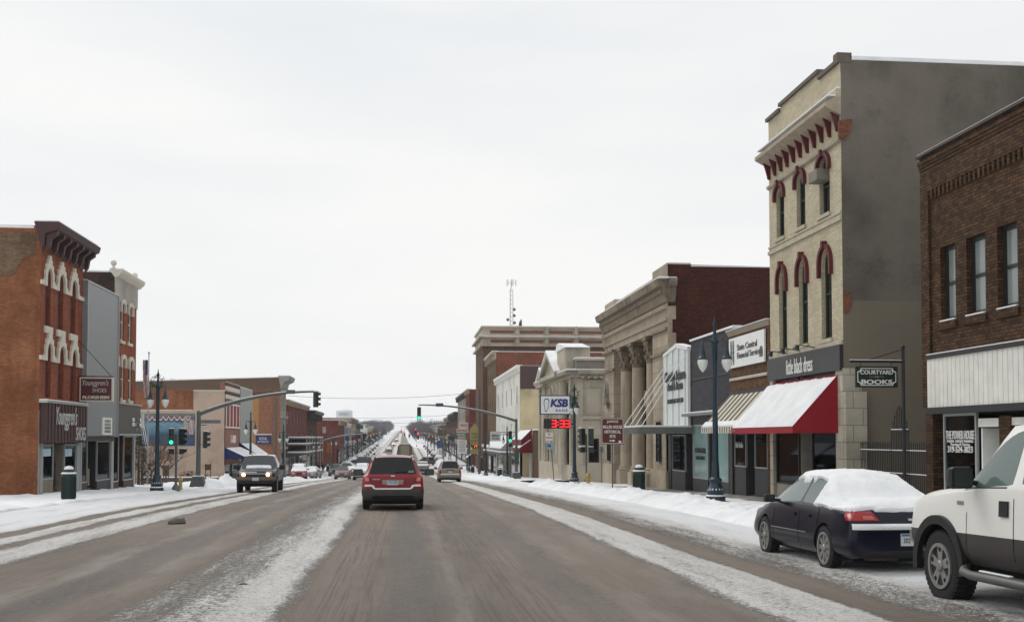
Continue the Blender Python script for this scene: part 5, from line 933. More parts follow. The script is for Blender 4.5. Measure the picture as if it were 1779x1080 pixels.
window(root, G5, (Y5+1, y5b-1, gst, gst+3), M['char'], M['glass'], .2, .1, h=(.15,), v=(.33, .66)); mb = MB(); mb.prof(G5, [(0, zr-1.3), (.2, zr-1.2), (.35, zr-.6), (.95, zr-.3), (1.1, zr+.15), (-.3, zr+.15)], Y5-.1, y5b+.2); mb.build('cornice', gs_, root); part(root, 'belt_course', gs_, ('bf', G5, Y5, y5b, gst+7.2, gst+7.5, 0, .3)); part(root, 'belt_course', gs_, ('bf', G5, Y5, y5b, gst+3.4, gst+3.7, 0, .3)); snowcap(root, ('bf', G5, Y5-.1, y5b+.2, zr+.151, zr+.25, -.3, 1.05))
part(root, 'drainpipe', M['galv'], ('tube', [(uv(q, 478, 700)[0], Y5-.1, gst), (uv(q, 478, 700)[0], Y5-.1, zr-2.5)], .12, 6))
a0, a1 = uv(q, 444.5, 762)[0], uv(q, 470.5, 762)[0]; z0, z1 = uv(q, 457, 771)[1], uv(q, 457, 755)[1]; sg = thing('wall_sign', 'dark blue rectangular sign board high on orange brick side wall', 'sign', q.p((a0+a1)/2, (z0+z1)/2)); part(sg, 'board', mat('navy sign face', (30, 40, 92), .5), ('bf', q, a0, a1, z0, z1, .01, .12)); part(sg, 'frame', M['white'], ('bf', q, a0-.1, a1+.1, z1+.001, z1+.1, .01, .16)); text('ROYAL', q.p((a0+a1)/2, (z0+z1)/2+.12, .12), (1, 0, 0), UP, .9, .35, M['white'], sg); text('MATTRESS CO', q.p((a0+a1)/2, z0+.28, .12), (1, 0, 0), UP, 1.3, .2, M['white'], sg)
# L6.. beyond
r6 = rowb('red brick building with red panels above a snowy stacked porch', G5, y5b+.02, uv(G5, 534, 760)[0], uv(G5, 515, 700)[1], brick('plum brick', (92, 44, 38), (122, 62, 50), (100, 70, 60)), 7, 3, 'brick_building', cornice=(limep, .6, .4), framem=M['white'], rise=.2); y6 = y5b+.02
u6 = uv(G5, 534, 760)[0]
for k, z in enumerate((3.0, 4.1, 4.9)): part(r6, 'porch_deck', M['galv'], ('bf', G5, y6+1, u6-2, gs(150)+z, gs(150)+z+.15, .05, 2.6)); snowcap(r6, ('bf', G5, y6+1, u6-2, gs(150)+z+.151, gs(150)+z+.32, .1, 2.55))
for k in range(7): u = y6+1.1+(u6-y6-3.2)*k/6; part(r6, 'porch_post', M['alum'], ('tube', [G5.p(u, gs(150)-.4, 2.5), G5.p(u, gs(150)+5.3, 2.5)], .07, 6))
rowb('brown brick building with heavy dark bracketed cornice before side street', G5, u6+.02, 190, uv(G5, 545, 722)[1]+.6, brick('dark brown brick', (70, 46, 38), (92, 62, 50), (70, 56, 50)), 4, 4, 'brick_building', cornice=(M['char'], 1.3, 1.2))
XF = uv(FS(215), 588, 760)[0]; G6 = FL(XF); q6 = FS(215)
r8 = rowb('red brick corner building across side street with plain side wall', G6, 215, 236, uv(q6, 570, 729)[1], brick('plum brick', (92, 44, 38), (122, 62, 50), (100, 70, 60)), 6, 3, 'brick_building', depth=18, cornice=(limep, .9, .7), winh=2)
rowb('blue grey painted row building past red corner building, left side', G6, 236.1, 258, uv(G6, 600, 735)[1], stucco('blue grey render', (112, 122, 136), (136, 144, 154)), 6, 3, 'row_building', cornice=(M['white'], .7, .5))
rowb('tall tan stone row building down the left side', G6, 258.1, 296, uv(G6, 612, 727)[1], stucco('tan stone', (132, 118, 98), (156, 142, 122)), 8, 4, 'stone_building', cornice=(limep, 1, .7))
rowb('slate roofed row building far down the left side', G6, 296.1, 325, uv(G6, 624, 734)[1]-.4, stucco('slate blue', (84, 96, 106), (104, 114, 122)), 6, 3, 'row_building', cornice=(M['galv'], 1.2, 1.0))
# ================================================================ street furniture
def gy(px, X): # distance along the street of a thing at lateral X seen in column px
    return uv(FR(X) if X > 0 else FL(X), px, 800)[0]
globe = NB('frosted lamp globe'); globe.col((.72, .72, .69)); globe.b.inputs['Roughness'].default_value = .35; globe.b.inputs['Subsurface Weight'].default_value = 0; globe = globe.m
def lamp(x, y, h, label, group='twin globe street lamps', turn=.3, wreath=False, single=False):
    z = gs(y)-.02; t = thing('street_lamp', label, 'street lamp', (x, y, z), group); s = h/5.9
    part(t, 'base', M['teal'], ('lathe', (x, y, z), [(.31, 0), (.31, .18), (.27, .2), (.27, .32), (.3, .36), (.24, .42), (.17, .6), (.2, .66), (.2, .72), (.13, .78), (.11, 1.2), (.1, 1.25)], 16), smooth=True)
    snowcap(t, ('lathe', (x, y, z), [(.3, .355), (.24, .42), (.18, .5), (.165, .46)], 14)); snowcap(t, ('lathe', (x, y, z), [(.32, .175), (.32, .21), (.275, .23)], 14))
    part(t, 'pole', M['teal'], ('lathe', (x, y, z), [(.1, 1.2), (.075, h-1.5), (.085, h-1.45), (.085, h-.9), (.11, h-.85), (.06, h-.7), (.045, h-.35), (.07, h-.28), (.03, h-.15), (.01, h)], 12), smooth=True)
    part(t, 'footing', mat('concrete', (140, 136, 128), .9, var=.15, bump=.3), ('box', x-.36, x+.36, y-.36, y+.36, z-.2, z+.03), bevel=.02)
    for sg in (-1, 1):
        dx, dy = sg*.38*math.cos(turn), -sg*.38*math.sin(turn); zz = h-1.42
        part(t, 'arm', M['teal'], ('tube', [(x, y, z+h-.95), (x+dx*.5, y+dy*.5, z+h-.78), (x+dx*.95, y+dy*.95, z+h-.8), (x+dx, y+dy, z+h-.95)], .025, 6))
        L_ = part(t, 'lantern', M['teal'], ('lathe', (x+dx, y+dy, z+zz), [(.165, 0), (.175, .04), (.13, .08), (.09, .14), (.07, .26), (.035, .38), (.01, .5)], 14), smooth=True)
        part(L_, 'globe', globe, ('lathe', (x+dx, y+dy, z+zz), [(.155, -.002), (.17, -.07), (.158, -.15), (.12, -.26), (.06, -.35), (.015, -.4)], 14), smooth=True)
    if wreath:
        mb = MB(); rr = random.Random(3)
        for i in range(160): w = rr.uniform(0, 6.28); a = .26+rr.uniform(-.09, .09); c = Vector((x+a*math.cos(w), y-.12+rr.uniform(-.06, .06), z+h-.6+a*math.sin(w))); d1 = Vector([rr.uniform(-.09, .09) for _ in range(3)]); d2 = Vector([rr.uniform(-.03, .03) for _ in range(3)]); mb.add([c-d1, c+d2, c+d1], [(0, 1, 2)])
        mb.build('wreath', mat('wreath green', (30, 62, 42), .9), t)
    return t
lamp(9.9, gy(1243, 9.9), 5.95, 'nearest teal twin globe street lamp on the right sidewalk before the slate grey shop')
lamp(9.9, gy(998, 9.9), 5.9, 'dark twin globe street lamp with green wreath standing before the bank sign', wreath=True, turn=1.35)
lamp(-11.4, gy(273, -11.4), 5.7, 'tall dark twin globe street lamp with wreath on the left sidewalk before the mural', wreath=True)
LB = ['by the white rendered building', 'further along past the pub', 'before the hotel', 'near the theatre sign']
for x, px, h, lb in ((10.2, 881, 5.2, 'dark twin globe street lamp between the green signal and red awning shop'), (10.2, 844, 5.4, 'small twin globe lamp standing before the hotel front'), (-11.6, 435, 5.4, 'distant twin globe lamp before the navy awnings'), (-11.6, 492, 5.4, 'distant twin globe lamp before the ornate grey corner front'), (10.2, 815, 5.3, 'far small twin globe lamp beside the yellow sign tower'), (-11.6, 549, 5.4, 'far small twin globe lamp beside two walking people')):
    lamp(x, gy(px, x), h, lb)
def bin_(x, y, label, h=1.1):
    z = gs(y)-.03; t = thing('litter_bin', label, 'litter bin', (x, y, z), 'round dark green litter bins on the sidewalks'); r = .235
    mb = MB(); mb.lathe((x, y, z), [(r*.93, 0), (r*.97, .03), (r*.97, .07), (r*.93, .08), (r*.95, .8), (r, .83), (r, .87)], 24)
    mb.build('body', M['dgreen'], t, smooth=True)
    mb = MB()
    for k in range(24): w = 2*math.pi*k/24; mb.tube([(x+r*1.0*math.cos(w), y+r*1.0*math.sin(w), z+.08), (x+r*1.0*math.cos(w), y+r*1.0*math.sin(w), z+.82)], .012, 4)
    mb.build('slats', M['dgreen'], t)
    part(t, 'lid', M['dgreen'], ('lathe', (x, y, z), [(r*1.12, .872), (r*1.14, .9), (r*1.05, .93), (r*.8, .96), (r*.78, 1.04), (r*.68, 1.07), (r*.35, 1.12)], 24), smooth=True)
    mb = MB(); mb.lathe((x, y, z), [(r*.66, 1.075), (r*.62, 1.13), (r*.45, 1.17), (r*.15, 1.19), (.01, 1.192)], 18); mb.lathe((x, y, z), [(r*1.1, .905), (r*1.05, .955), (r*.82, .975)], 18); mb.build('snow_cap', SNOW, t, smooth=True)
    return t
bin_(9.35, gy(1110, 9.35), 'green litter bin with snow dome near the brown historical sign'); bin_(-11.5, gy(120, -11.5), 'green litter bin with snow cap before the shoe store'); bin_(10.9, gy(868, 10.9), 'small distant litter bin before the white rendered building'); bin_(10.6, gy(821.5, 10.6), 'far litter bin beside the dark shelter and yellow sign tower'); bin_(-12, gy(569.5, -12), 'far litter bin beyond the walking people at left')
# signals
def head(t, x, y, z, face, lit=None, n=3, hood=True, sc=1):
    """signal head centred x,y bottom z; face = unit direction it looks"""
    f = Fc((x, y, z), (-face[1], face[0], 0), (face[0], face[1], 0)); h = .36*n
    hs = part(t, 'signal_head', mat('signal green black', (30, 42, 38), .5), ('bf', f, -.17, .17, 0, h, -.14, .1), bevel=.02)
    for k in range(n):
        c = .18+.36*(n-1-k); col = ['red', 'amber', 'green'][k]; on = lit == col
        p = f.p(0, c, .1); mb = MB(); vs = []; m = 14
        for j in range(m+1): w = -math.pi*.15+math.pi*1.3*j/m; 
        A = [f.p(.15*math.cos(-.4+(math.pi+.8)*j/m), c+.15*math.sin(-.4+(math.pi+.8)*j/m), .1) for j in range(m+1)]; B = [q+f.N*(.26 if 3 < j < m-3 else .2) for j, q in enumerate(A)]
        A2 = [f.p(.135*math.cos(-.4+(math.pi+.8)*j/m), c+.135*math.sin(-.4+(math.pi+.8)*j/m), .1) for j in range(m+1)]; B2 = [q+f.N*(.26 if 3 < j < m-3 else .2) for j, q in enumerate(A2)]
        n_ = m+1; mb.add(A+B+A2+B2, [(j, j+1, n_+j+1, n_+j) for j in range(m)]+[(2*n_+j, 2*n_+j+1, 3*n_+j+1, 3*n_+j) for j in range(m)]+[(n_+j, n_+j+1, 3*n_+j+1, 3*n_+j) for j in range(m)]); mb.build('visor', mat('signal green black', (30, 42, 38), .5), hs)
        O_ = [(.13*math.cos(2*math.pi*j/16), c+.13*math.sin(2*math.pi*j/16)) for j in range(16)]; mb = MB(); mb.prism(f, O_, .1, .13)
        m_ = emis('lit green lens', (40, 235, 170), 2) if on and col == 'green' else emis('lit red lens', (255, 40, 36), 3) if on else mat('dark %s lens' % col, {'red': (70, 16, 14), 'amber': (74, 52, 14), 'green': (12, 46, 34)}[col], .3, var=0)
        mb.build('lens', m_, hs)
    snowcap(hs, ('bf', f, -.16, .16, h+.001, h+.07, -.13, .2))
    if sc != 1:
        o = Vector((x, y, z))-parent_base(t)
        for q in [hs]+list(hs.children): q.data.transform(Matrix.Translation(o) @ Matrix.Scale(sc, 4) @ Matrix.Translation(-o))
    return hs
def arm_pts(x0, y, z0, x1, z1, n=14):
    out = []
    for i in range(n+1): t = i/n; out.append((x0+(x1-x0)*t, y, z0+(z1-z0)*(1-(1-t)**2.1)))
    return out
def mast(label, px, X, toppx, topy, endpx, endy, heads, r=.14, box=True, signs=()):
    y = gy(px, X); q = FS(y); z = gs(y)-.05; t = thing('traffic_signal', label, 'traffic signal', (X, y, z), 'mast arm traffic signals'); x0, z0 = uv(q, toppx, topy); x1, z1 = uv(q, endpx, endy)
    part(t, 'pole', M['galv'], ('tube', [(X, y, z), (X, y, z0)], [r, r*.8], 12), ('ball', (X, y, z0), r*.85), smooth=True)
    P = arm_pts(X, y, z0-.1, x1, z1); part(t, 'arm', M['galv'], ('tube', P, [r*.85-(r*.5)*i/14 for i in range(15)], 10), smooth=True)
    mb = MB(); mb.tube([(a[0], a[1], a[2]+r*.75-(r*.5)*i/14) for i, a in enumerate(P[1:])], .04, 5); mb.build('snow_cap', SNOW, t)
    if box: mb = MB(); mb.add([(X+a*s, y+b*s, z+h) for s, h in ((.42, 0), (.28, .62)) for a, b in ((-1, -1), (1, -1), (1, 1), (-1, 1))], [(0, 1, 2, 3), (4, 5, 6, 7), (0, 1, 5, 4), (1, 2, 6, 5), (2, 3, 7, 6), (3, 0, 4, 7)]); mb.build('base_cover', mat('base cover grey', (84, 86, 84), .7), t); snowcap(t, ('box', X-.27, X+.27, y-.27, y+.27, z+.621, z+.68))
    for sp in signs: a, b_ = uv(q, sp[0], sp[2]), uv(q, sp[1], sp[3]); part(t, 'street_name_sign', mat('street sign green', (36, 74, 66), .5), ('box', a[0], b_[0], y-.17, y-.14, b_[1], a[1]))
    return t, y, q
t, y, q = mast('grey mast arm signal curving over the road from the left sidewalk', 344.5, -11.4, 344, 716, 552, 680, ())
a = uv(q, 549, 707); head(t, a[0], y, a[1], (.75, .66), None, sc=.8); part(t, 'arm_plate', M['galv'], ('box', uv(q, 498, 680)[0], uv(q, 513, 680)[0], y-.17, y-.13, uv(q, 500, 684)[1], uv(q, 500, 677)[1]))
a = uv(q, 358, 778); h_ = head(t, a[0]-.05, y, a[1], (.9, .4), None, sc=.85); part(t, 'bracket', M['galv'], ('tube', [(-11.4, y, a[1]+.2), (a[0], y, a[1]+.2)], .03, 6), ('tube', [(-11.4, y, a[1]+1.3), (a[0], y, a[1]+1.3)], .03, 6)); part(t, 'street_name_sign', mat('street sign faded', (110, 120, 124), .5), ('box', -11.3, -10.2, y-.03, y, uv(q, 360, 735)[1], uv(q, 360, 729)[1]))
t, y, q = mast('grey mast arm signal with green light reaching over the road from the right', 897, 10.0, 898, 729, 727, 703, ())
a = uv(q, 728, 729); head(t, a[0], y, a[1], (0, -1), 'green'); part(t, 'street_name_sign', mat('street sign blue', (44, 74, 90), .5), ('box', uv(q, 757, 704)[0], uv(q, 770, 704)[0], y-.17, y-.13, uv(q, 760, 706)[1], uv(q, 760, 700)[1]))
part(t, 'control_box', mat('control box green', (52, 74, 66), .6), ('box', 9.8, 10.2, y-.3, y-.14, uv(q, 897, 805)[1], uv(q, 897, 780)[1]), bevel=.02); part(t, 'notice', M['white'], ('box', 9.85, 10.2, y-.16, y-.13, uv(q, 897, 787)[1], uv(q, 897, 783)[1]))
t, y, q = mast('distant mast arm signal curving from the left beyond the brown brick building', 543, -13.2, 543, 771, 634, 754, (), r=.17, box=False)
a = uv(q, 632, 763); head(t, a[0], y, a[1]-.2, (0, -1), None)
t, y, q = mast('distant mast arm signal with green and red lights at the second crossing', 793, 9.5, 793, 772, 725, 752, (), r=.17, box=False)
a = uv(q, 726.5, 757); head(t, a[0], y, a[1]-.6, (0, -1), 'red'); a = uv(q, 711, 770)
def sig_post(label, px, X, by, hx, lits, sc=1):
    y = gy(px, X); q = FS(y); z = gs(y)-.05; t = thing('signal_post', label, 'traffic signal', (X, y, z), 'signal posts at the corners'); zt = uv(q, px, by)[1]
    part(t, 'post', M['galv'], ('tube', [(X, y, z), (X, y, zt+.8)], .06, 8), ('lathe', (X, y, z), [(.22, 0), (.2, .12), (.1, .3), (.07, .34)], 10), smooth=True)
    for (hp, lit, n, fc, dz) in lits: xx = X+hp; head(t, xx, y-.16, zt+dz, fc, lit, n, sc=sc)
    return t
sig_post('pale signal post with green light before the mural', 306, -11.0, 783, 0, [(-.2, 'green', 3, (.1, -.99), .3), (.3, None, 3, (.8, -.6), .3), (-.2, None, 1, (.3, -.95), -.15), (.3, None, 1, (.9, -.3), -.15)], .72)
sig_post('signal post with green light before the white rendered building', 886, 10.3, 768, 0, [(-.0, 'green', 3, (0, -1), .0), (.02, None, 1, (0, -1), -.42)])
sig_post('signal post seen from behind beside the yellow hydrant', 1018.5, 12.0, 775, 0, [(-.3, None, 3, (-.5, .86), .1), (.3, None, 3, (.3, .95), .1), (-.3, None, 1, (-.4, .9), -.4), (.3, None, 1, (.3, .9), -.4)])
# signs on posts
def post_sign(label, px, X, z0y, z1y, w0, w1, m, words, name='road_sign', frame=None, postm=None, r=.03, lean=0, cat='sign'):
    y = gy(px, X); q = FS(y); z = gs(y)-.05; a, b_ = uv(q, w0, z1y), uv(q, w1, z0y); t = thing(name, label, cat, (X, y, z)); part(t, 'post', postm or M['galv'], ('tube', [(X+lean, y, z), (X, y, b_[1])], r, 8))
    pts = [(a[0]+.04, a[1]), (b_[0]-.04, a[1]), (b_[0], a[1]+.04), (b_[0], b_[1]-.04), (b_[0]-.04, b_[1]), (a[0]+.04, b_[1]), (a[0], b_[1]-.04), (a[0], a[1]+.04)]
    part(t, 'panel', m, ('prism', q, pts, .035, .055))
    if frame:
        cx, cy = (a[0]+b_[0])/2, (a[1]+b_[1])/2; o2 = [(cx+(u-cx)*.95, cy+(v-cy)*.95) for u, v in pts]; o3 = [(cx+(u-cx)*.91, cy+(v-cy)*.91) for u, v in pts]; mb = MB(); mb.ring(q, o2, o3, .055, .058); mb.build('border', frame, t)
    W_, H_ = b_[0]-a[0], b_[1]-a[1]
    for s, fy, fw, fh in words: text(s, q.p((a[0]+b_[0])/2, a[1]+H_*fy, .057), (1, 0, 0), UP, W_*fw, H_*fh, frame or M['white'], t, ext=.003, bold=.02)
    return t, q, a, b_
brn = mat('brown sign face', (92, 36, 26), .6, var=.1)
t, q, a, b_ = post_sign('brown historical site sign on a steel post before the columned bank', 1064, 9.6, 725, 771.5, 1044, 1083.5, brn, (('JUSTICE', .84, .5, .11), ('MILLER HOUSE', .65, .84, .12), ('HISTORICAL', .47, .72, .12), ('SITE', .3, .26, .11)), 'brown_sign', M['white'])
W_, H_ = b_[0]-a[0], b_[1]-a[1]; part(t, 'arrow', M['white'], ('prism', q, [(a[0]+W_*.36, a[1]+H_*.12), (a[0]+W_*.52, a[1]+H_*.12), (a[0]+W_*.52, a[1]+H_*.09), (a[0]+W_*.62, a[1]+H_*.14), (a[0]+W_*.52, a[1]+H_*.19), (a[0]+W_*.52, a[1]+H_*.16), (a[0]+W_*.36, a[1]+H_*.16)], .056, .06)); part(t, 'sticker', M['white'], ('bf', q, a[0]+W_*.76, a[0]+W_*.88, a[1]+H_*.06, a[1]+H_*.14, .056, .06))
redp = mat('sign red print', (150, 50, 60), .6, var=0)
t, q, a, b_ = post_sign('white and red no parking sign with blue panel on a leaning post', 956, 9.6, 750, 769, 947, 961, M['white'], (('NO', .8, .35, .2), ('PARKING', .48, .8, .18), ('ANY TIME', .15, .8, .15)), 'parking_sign', redp, lean=.25)
part(t, 'panel', mat('pale blue panel', (140, 168, 176), .6), ('bf', q, a[0]+.1, b_[0]-.05, uv(q, 955, 780)[1], a[1]-.04, .035, .05)); part(t, 'symbol', mat('sign blue', (40, 80, 150), .6), ('bf', q, (a[0]+b_[0])/2-.12, (a[0]+b_[0])/2+.12, uv(q, 955, 776)[1], uv(q, 955, 772)[1], .051, .055))
post_sign('plain grey post with small plate beside the bank window', 1045, 12.3, 775, 785, 1043, 1047, M['galv'], (), 'sign_post', r=.025)
# utility pole
y = gy(833, 8.9); t = thing('utility_pole', 'tall bare brown steel pole at the right kerb before the hotel', 'pole', (8.9, y, g(y))); part(t, 'shaft', mat('brown grey pole', (78, 76, 72), .8), ('tube', [(8.9, y, g(y)), (8.9, y, uv(FS(y), 833, 676)[1])], [.17, .12], 10), smooth=True)
# hydrant
y = gy(1021.5, 11.3); x = 11.3; z = gs(y)-.05; t = thing('fire_hydrant', 'small yellow fire hydrant by the signal post', 'fire hydrant', (x, y, z)); yl = mat('yellow enamel', (176, 150, 84), .5)
part(t, 'barrel', yl, ('lathe', (x, y, z), [(.17, 0), (.17, .06), (.12, .08), (.12, .5), (.16, .52), (.16, .58), (.13, .62), (.08, .72), (.03, .76)], 14), smooth=True); part(t, 'outlet', yl, ('lathe', (x-.2, y, z+.42), [(.06, 0), (.06, .4)], 10, 0, 'x')); part(t, 'outlet', yl, ('lathe', (x, y-.2, z+.36), [(.08, 0), (.08, .1)], 10, 0, 'y'))
y = gy(314, -10.9); x = -10.9; z = gs(y); t = thing('fire_hydrant', 'tiny yellow hydrant standing in the snow before the mural', 'fire hydrant', (x, y, z)); part(t, 'barrel', yl, ('lathe', (x, y, z), [(.13, 0), (.09, .08), (.09, .45), (.13, .48), (.08, .6), (.02, .66)], 12), smooth=True)
# plaza: plaques, notice stands, low wall, flagpole, shrubs
def on(px, py, Y): a = uv(FS(Y), px, py); return a[0], a[1]
for (px0, px1, py0, py1, lb, m) in ((283, 294, 808, 826, 'green memorial plaque on short posts before the mural wall', mat('plaque green', (38, 70, 60), .6)), (356, 367, 806, 816, 'small brown notice board on two posts before beige wall', mat('notice brown', (70, 46, 34), .8))):
    Y = 84; a, b_ = on(px0, py1, Y), on(px1, py0, Y); z = gs(Y)-.1; t = thing('notice_stand', lb, 'notice stand', ((a[0]+b_[0])/2, Y, z)); part(t, 'board', m, ('bf', FS(Y), a[0], b_[0], a[1], b_[1], 0, .05))
    for u in (a[0]+.05, b_[0]-.05): part(t, 'post', M['wood'], ('tube', [(u, Y+.03, z), (u, Y+.03, b_[1]+.06)], .035, 6))
Y = 86; a = on(245, 830, Y); b_ = on(390, 830, Y); z = gs(Y); t = tag(part(None, 'low_wall', mat('dark stone kerb', (88, 78, 70), .9), ('box', a[0], b_[0]-.5, Y, Y+.35, z-.4, z+.28)), 'low dark garden kerb wall before the mural wall', 'low wall')
t.data.transform(Matrix.Translation((-a[0], -Y, -z))); t.location = (a[0], Y, z); sc_ = MB(); sc_.box(a[0], b_[0]-.5, Y-.02, Y+.36, z+.281, z+.36); sc_.build('snow_cap', SNOW, t)
y = 70.0; X = on(256.5, 800, y)[0]; z = gs(y)-.1; zt = on(256, 614, y)[1]; t = thing('flagpole', 'slim flagpole with hanging striped flag beside the left street lamp', 'flagpole', (X, y, z)); part(t, 'pole', M['alum'], ('tube', [(X, y, z), (X, y, zt)], [.06, .03], 8), ('ball', (X, y, zt+.05), .07), smooth=True)
mb = MB(); zf0, zf1 = on(256, 690, y)[1], on(256, 625, y)[1]; n, m = 26, 10; vs = []
def wfl(s, r): return (.05+.33*r*(1-.4*s)+.0, math.sin(r*9+s*4)*.09*r)
for j in range(n+1):
    s = j/n
    for i in range(m+1): r = i/m; dx, dy = wfl(s, r); vs.append((X-dx*(1 if s < .6 else 1), y+dy, zf1+(zf0-zf1)*s-.15*r*math.sin(s*3)))
fs, ms = [], []
for j in range(n):
    for i in range(m): fs.append((j*(m+1)+i, j*(m+1)+i+1, (j+1)*(m+1)+i+1, (j+1)*(m+1)+i)); ms.append(2 if (j < 10 and i < 5) else (i+j//3) % 2)
mb.v = vs; mb.f = fs; mb.m = ms; mb.build('flag', [mat('flag red', (150, 40, 48), .8), mat('flag white', (205, 205, 205), .8), mat('flag blue', (40, 46, 86), .8)], t, smooth=True)
def twigs(mb, p, d, L_, r, depth, rr, mi=0):
    q = p+d*L_; mb.tube([p, p+d*L_*.5+Vector([rr.uniform(-.06, .06)*L_ for _ in range(3)]), q], [r, r*.8, r*.55], 4 if depth < 3 else 5, mi, False)
    if depth == 0: return
    for _ in range(rr.choice((2, 3, 3))):
        e = (d+Vector((rr.uniform(-.8, .8), rr.uniform(-.8, .8), rr.uniform(-.25, .7)))).normalized(); twigs(mb, p+d*L_*rr.uniform(.55, 1), e, L_*rr.uniform(.6, .85), r*.55, depth-1, rr, mi)
def bare_tree(X, Y, h, sp, label, cname, m, seed, tr=.09, name='bare_tree', group=None, n0=5):
    rr = random.Random(seed); z = gs(Y)-.1; t = thing(name, label, 'tree', (X, Y, z), group); p = Vector((X, Y, z)); part(t, 'trunk', m, ('tube', [p, p+Vector((.03, 0, h*.3))], [tr, tr*.75], 7))
    mb = MB()
    for k in range(n0): w = 2*math.pi*k/n0+rr.uniform(-.4, .4); twigs(mb, p+Vector((.03, 0, h*rr.uniform(.12, .3))), Vector((math.cos(w)*sp, math.sin(w)*sp, 1)).normalized(), h*.32, tr*.6, 4, rr)
    mb.build(cname, m, t); return t
rt = mat('reddish twigs', (92, 62, 54), .9); bt_ = mat('dark twigs', (62, 52, 48), .9)
for i, (px, Y, h, lb) in enumerate(((262, 80, 3.2, 'bare reddish shrub left of the signal post, before the mural'), (288, 82, 3.4, 'bare reddish shrub right behind the left street lamp, before the mural'), (246, 76, 3.9, 'dark bare bush with old leaves against the finial building corner'))): bare_tree(on(px, 830, Y)[0], Y, h, 1.0, lb, 'crown', rt if i < 2 else bt_, 20+i, .07, 'bare_shrub', 'bare shrubs on the plaza', 7)
def bush(X, Y, r, label, m, seed, n=900, sz=.07, name='round_bush'):
    rr = random.Random(seed); z = gs(Y)-.05; t = thing(name, label, 'bush', (X, Y, z)); mb = MB()
    for _ in range(n):
        v = Vector((rr.gauss(0, 1), rr.gauss(0, 1), rr.gauss(0, 1))).normalized()*r*rr.uniform(.5, 1.08); v.z = abs(v.z)*.85; c = Vector((X, Y, z))+v; a = Vector([rr.uniform(-sz, sz) for _ in range(3)]); b2 = Vector([rr.uniform(-sz, sz)*.5 for _ in range(3)]); mb.add([c-a, c+b2, c+a, c-b2], [(0, 1, 2, 3)])
    mb.build('foliage', m, t); part(t, 'stem', bt_, ('tube', [(X, Y, z-.1), (X, Y, z+r*.7)], .04, 5)); return t
bl_ = mat('brown dry leaves', (88, 62, 48), .95, var=.3)
bush(on(326, 828, 88)[0], 88, .95, 'round dry brown bush near beige wall foot left of mast', bl_, 5); bush(on(358, 828, 89)[0], 89, .6, 'smaller dry bush near beige wall foot right of mast', bl_, 6)
rr = random.Random(11); X = on(241, 815, 68)[0]; z = gs(68)-.1; t = thing('conifer', 'dark ragged evergreen squeezed at the corner past the finial building', 'tree', (X, 68, z)); mb = MB()
for _ in range(2600):
    h = rr.uniform(0, 1)**1.2; w = rr.uniform(0, 6.28); a = (1-h)*1.0*rr.uniform(.25, 1.1); c = Vector((X+a*math.cos(w), 68+a*math.sin(w), z+.1+h*3.6-a*.25)); d1 = Vector((math.cos(w), math.sin(w), -.3))*.12; d2 = Vector([rr.uniform(-.03, .03) for _ in range(3)]); mb.add([c-d1, c+d2, c+d1], [(0, 1, 2)])
mb.build('crown', mat('dark evergreen', (38, 48, 40), .95, var=.3), t); part(t, 'trunk', M['wood'], ('tube', [(X, 68, z), (X, 68, z+3.2)], [.1, .02], 6))
# courtyard: bracket pole, hanging sign, iron fence
X = 13.0; y = gy(1571, X); q = FS(y); z = gs(y)-.05; zt = uv(q, 1573, 603)[1]; t = thing('sign_pole', 'dark pole with long snowy bracket arm standing at the iron gate', 'pole', (X, y, z)); part(t, 'shaft', M['black'], ('tube', [(X, y, z), (X, y, zt)], .045, 8), ('ball', (X, y, zt), .06)); za = uv(q, 1560, 628)[1]; xa = uv(q, 1476, 628)[0]
part(t, 'arm', M['black'], ('tube', [(X, y, za), (xa, y, za)], .03, 8), ('tube', [(X, y, zt-.05), (xa+.4, y, za)], .012, 5)); snowcap(t, ('box', xa, X-.03, y-.02, y+.02, za+.028, za+.05))
a, b_ = uv(q, 1486, 672.5), uv(q, 1558.5, 636.5); sg = thing('hanging_sign', 'dark green bookshop sign with white scalloped border hanging from arm', 'sign', q.p((a[0]+b_[0])/2, (a[1]+b_[1])/2)); dg_ = mat('sign dark green', (18, 40, 34), .5); part(sg, 'board', dg_, ('bf', q, a[0], b_[0], a[1], b_[1], -.03, .03), bevel=.006)
def scal(a0, b0, a1, b1, r, n=5):
    o = []
    for cx, cy, s in ((b0, a1, 90), (b0, b1, 180), (a0, b1, 270), (a0, a1, 0)): o += [(cx+r*math.cos(R(s+90-90*k/n)), cy+r*math.sin(R(s+90-90*k/n))) for k in range(n+1)]
    return o
i = .045; mb = MB(); mb.ring(q, scal(a[0]+i, b_[0]-i, a[1]+i, b_[1]-i, .09), scal(a[0]+i+.02, b_[0]-i-.02, a[1]+i+.02, b_[1]-i-.02, .09), .03, .038); mb.build('border', M['white'], sg); W_, H_ = b_[0]-a[0], b_[1]-a[1]
text('COURTYARD', q.p((a[0]+b_[0])/2, a[1]+H_*.72, .03), (1, 0, 0), UP, W_*.78, H_*.2, M['white'], sg, ext=.005, bold=.02); text('BOOKS', q.p((a[0]+b_[0])/2, a[1]+H_*.26, .03), (1, 0, 0), UP, W_*.74, H_*.22, M['white'], sg, ext=.005, bold=.03); text('~o~', q.p((a[0]+b_[0])/2, a[1]+H_*.5, .03), (1, 0, 0), UP, W_*.36, H_*.06, mat('silver lettering', (186, 186, 184), .5, var=0), sg, ext=.005, name='ornament')
for u in (a[0]+.15, b_[0]-.15): part(sg, 'hanger', M['black'], ('tube', [(u, y, b_[1]), (u, y, za)], .008, 5))
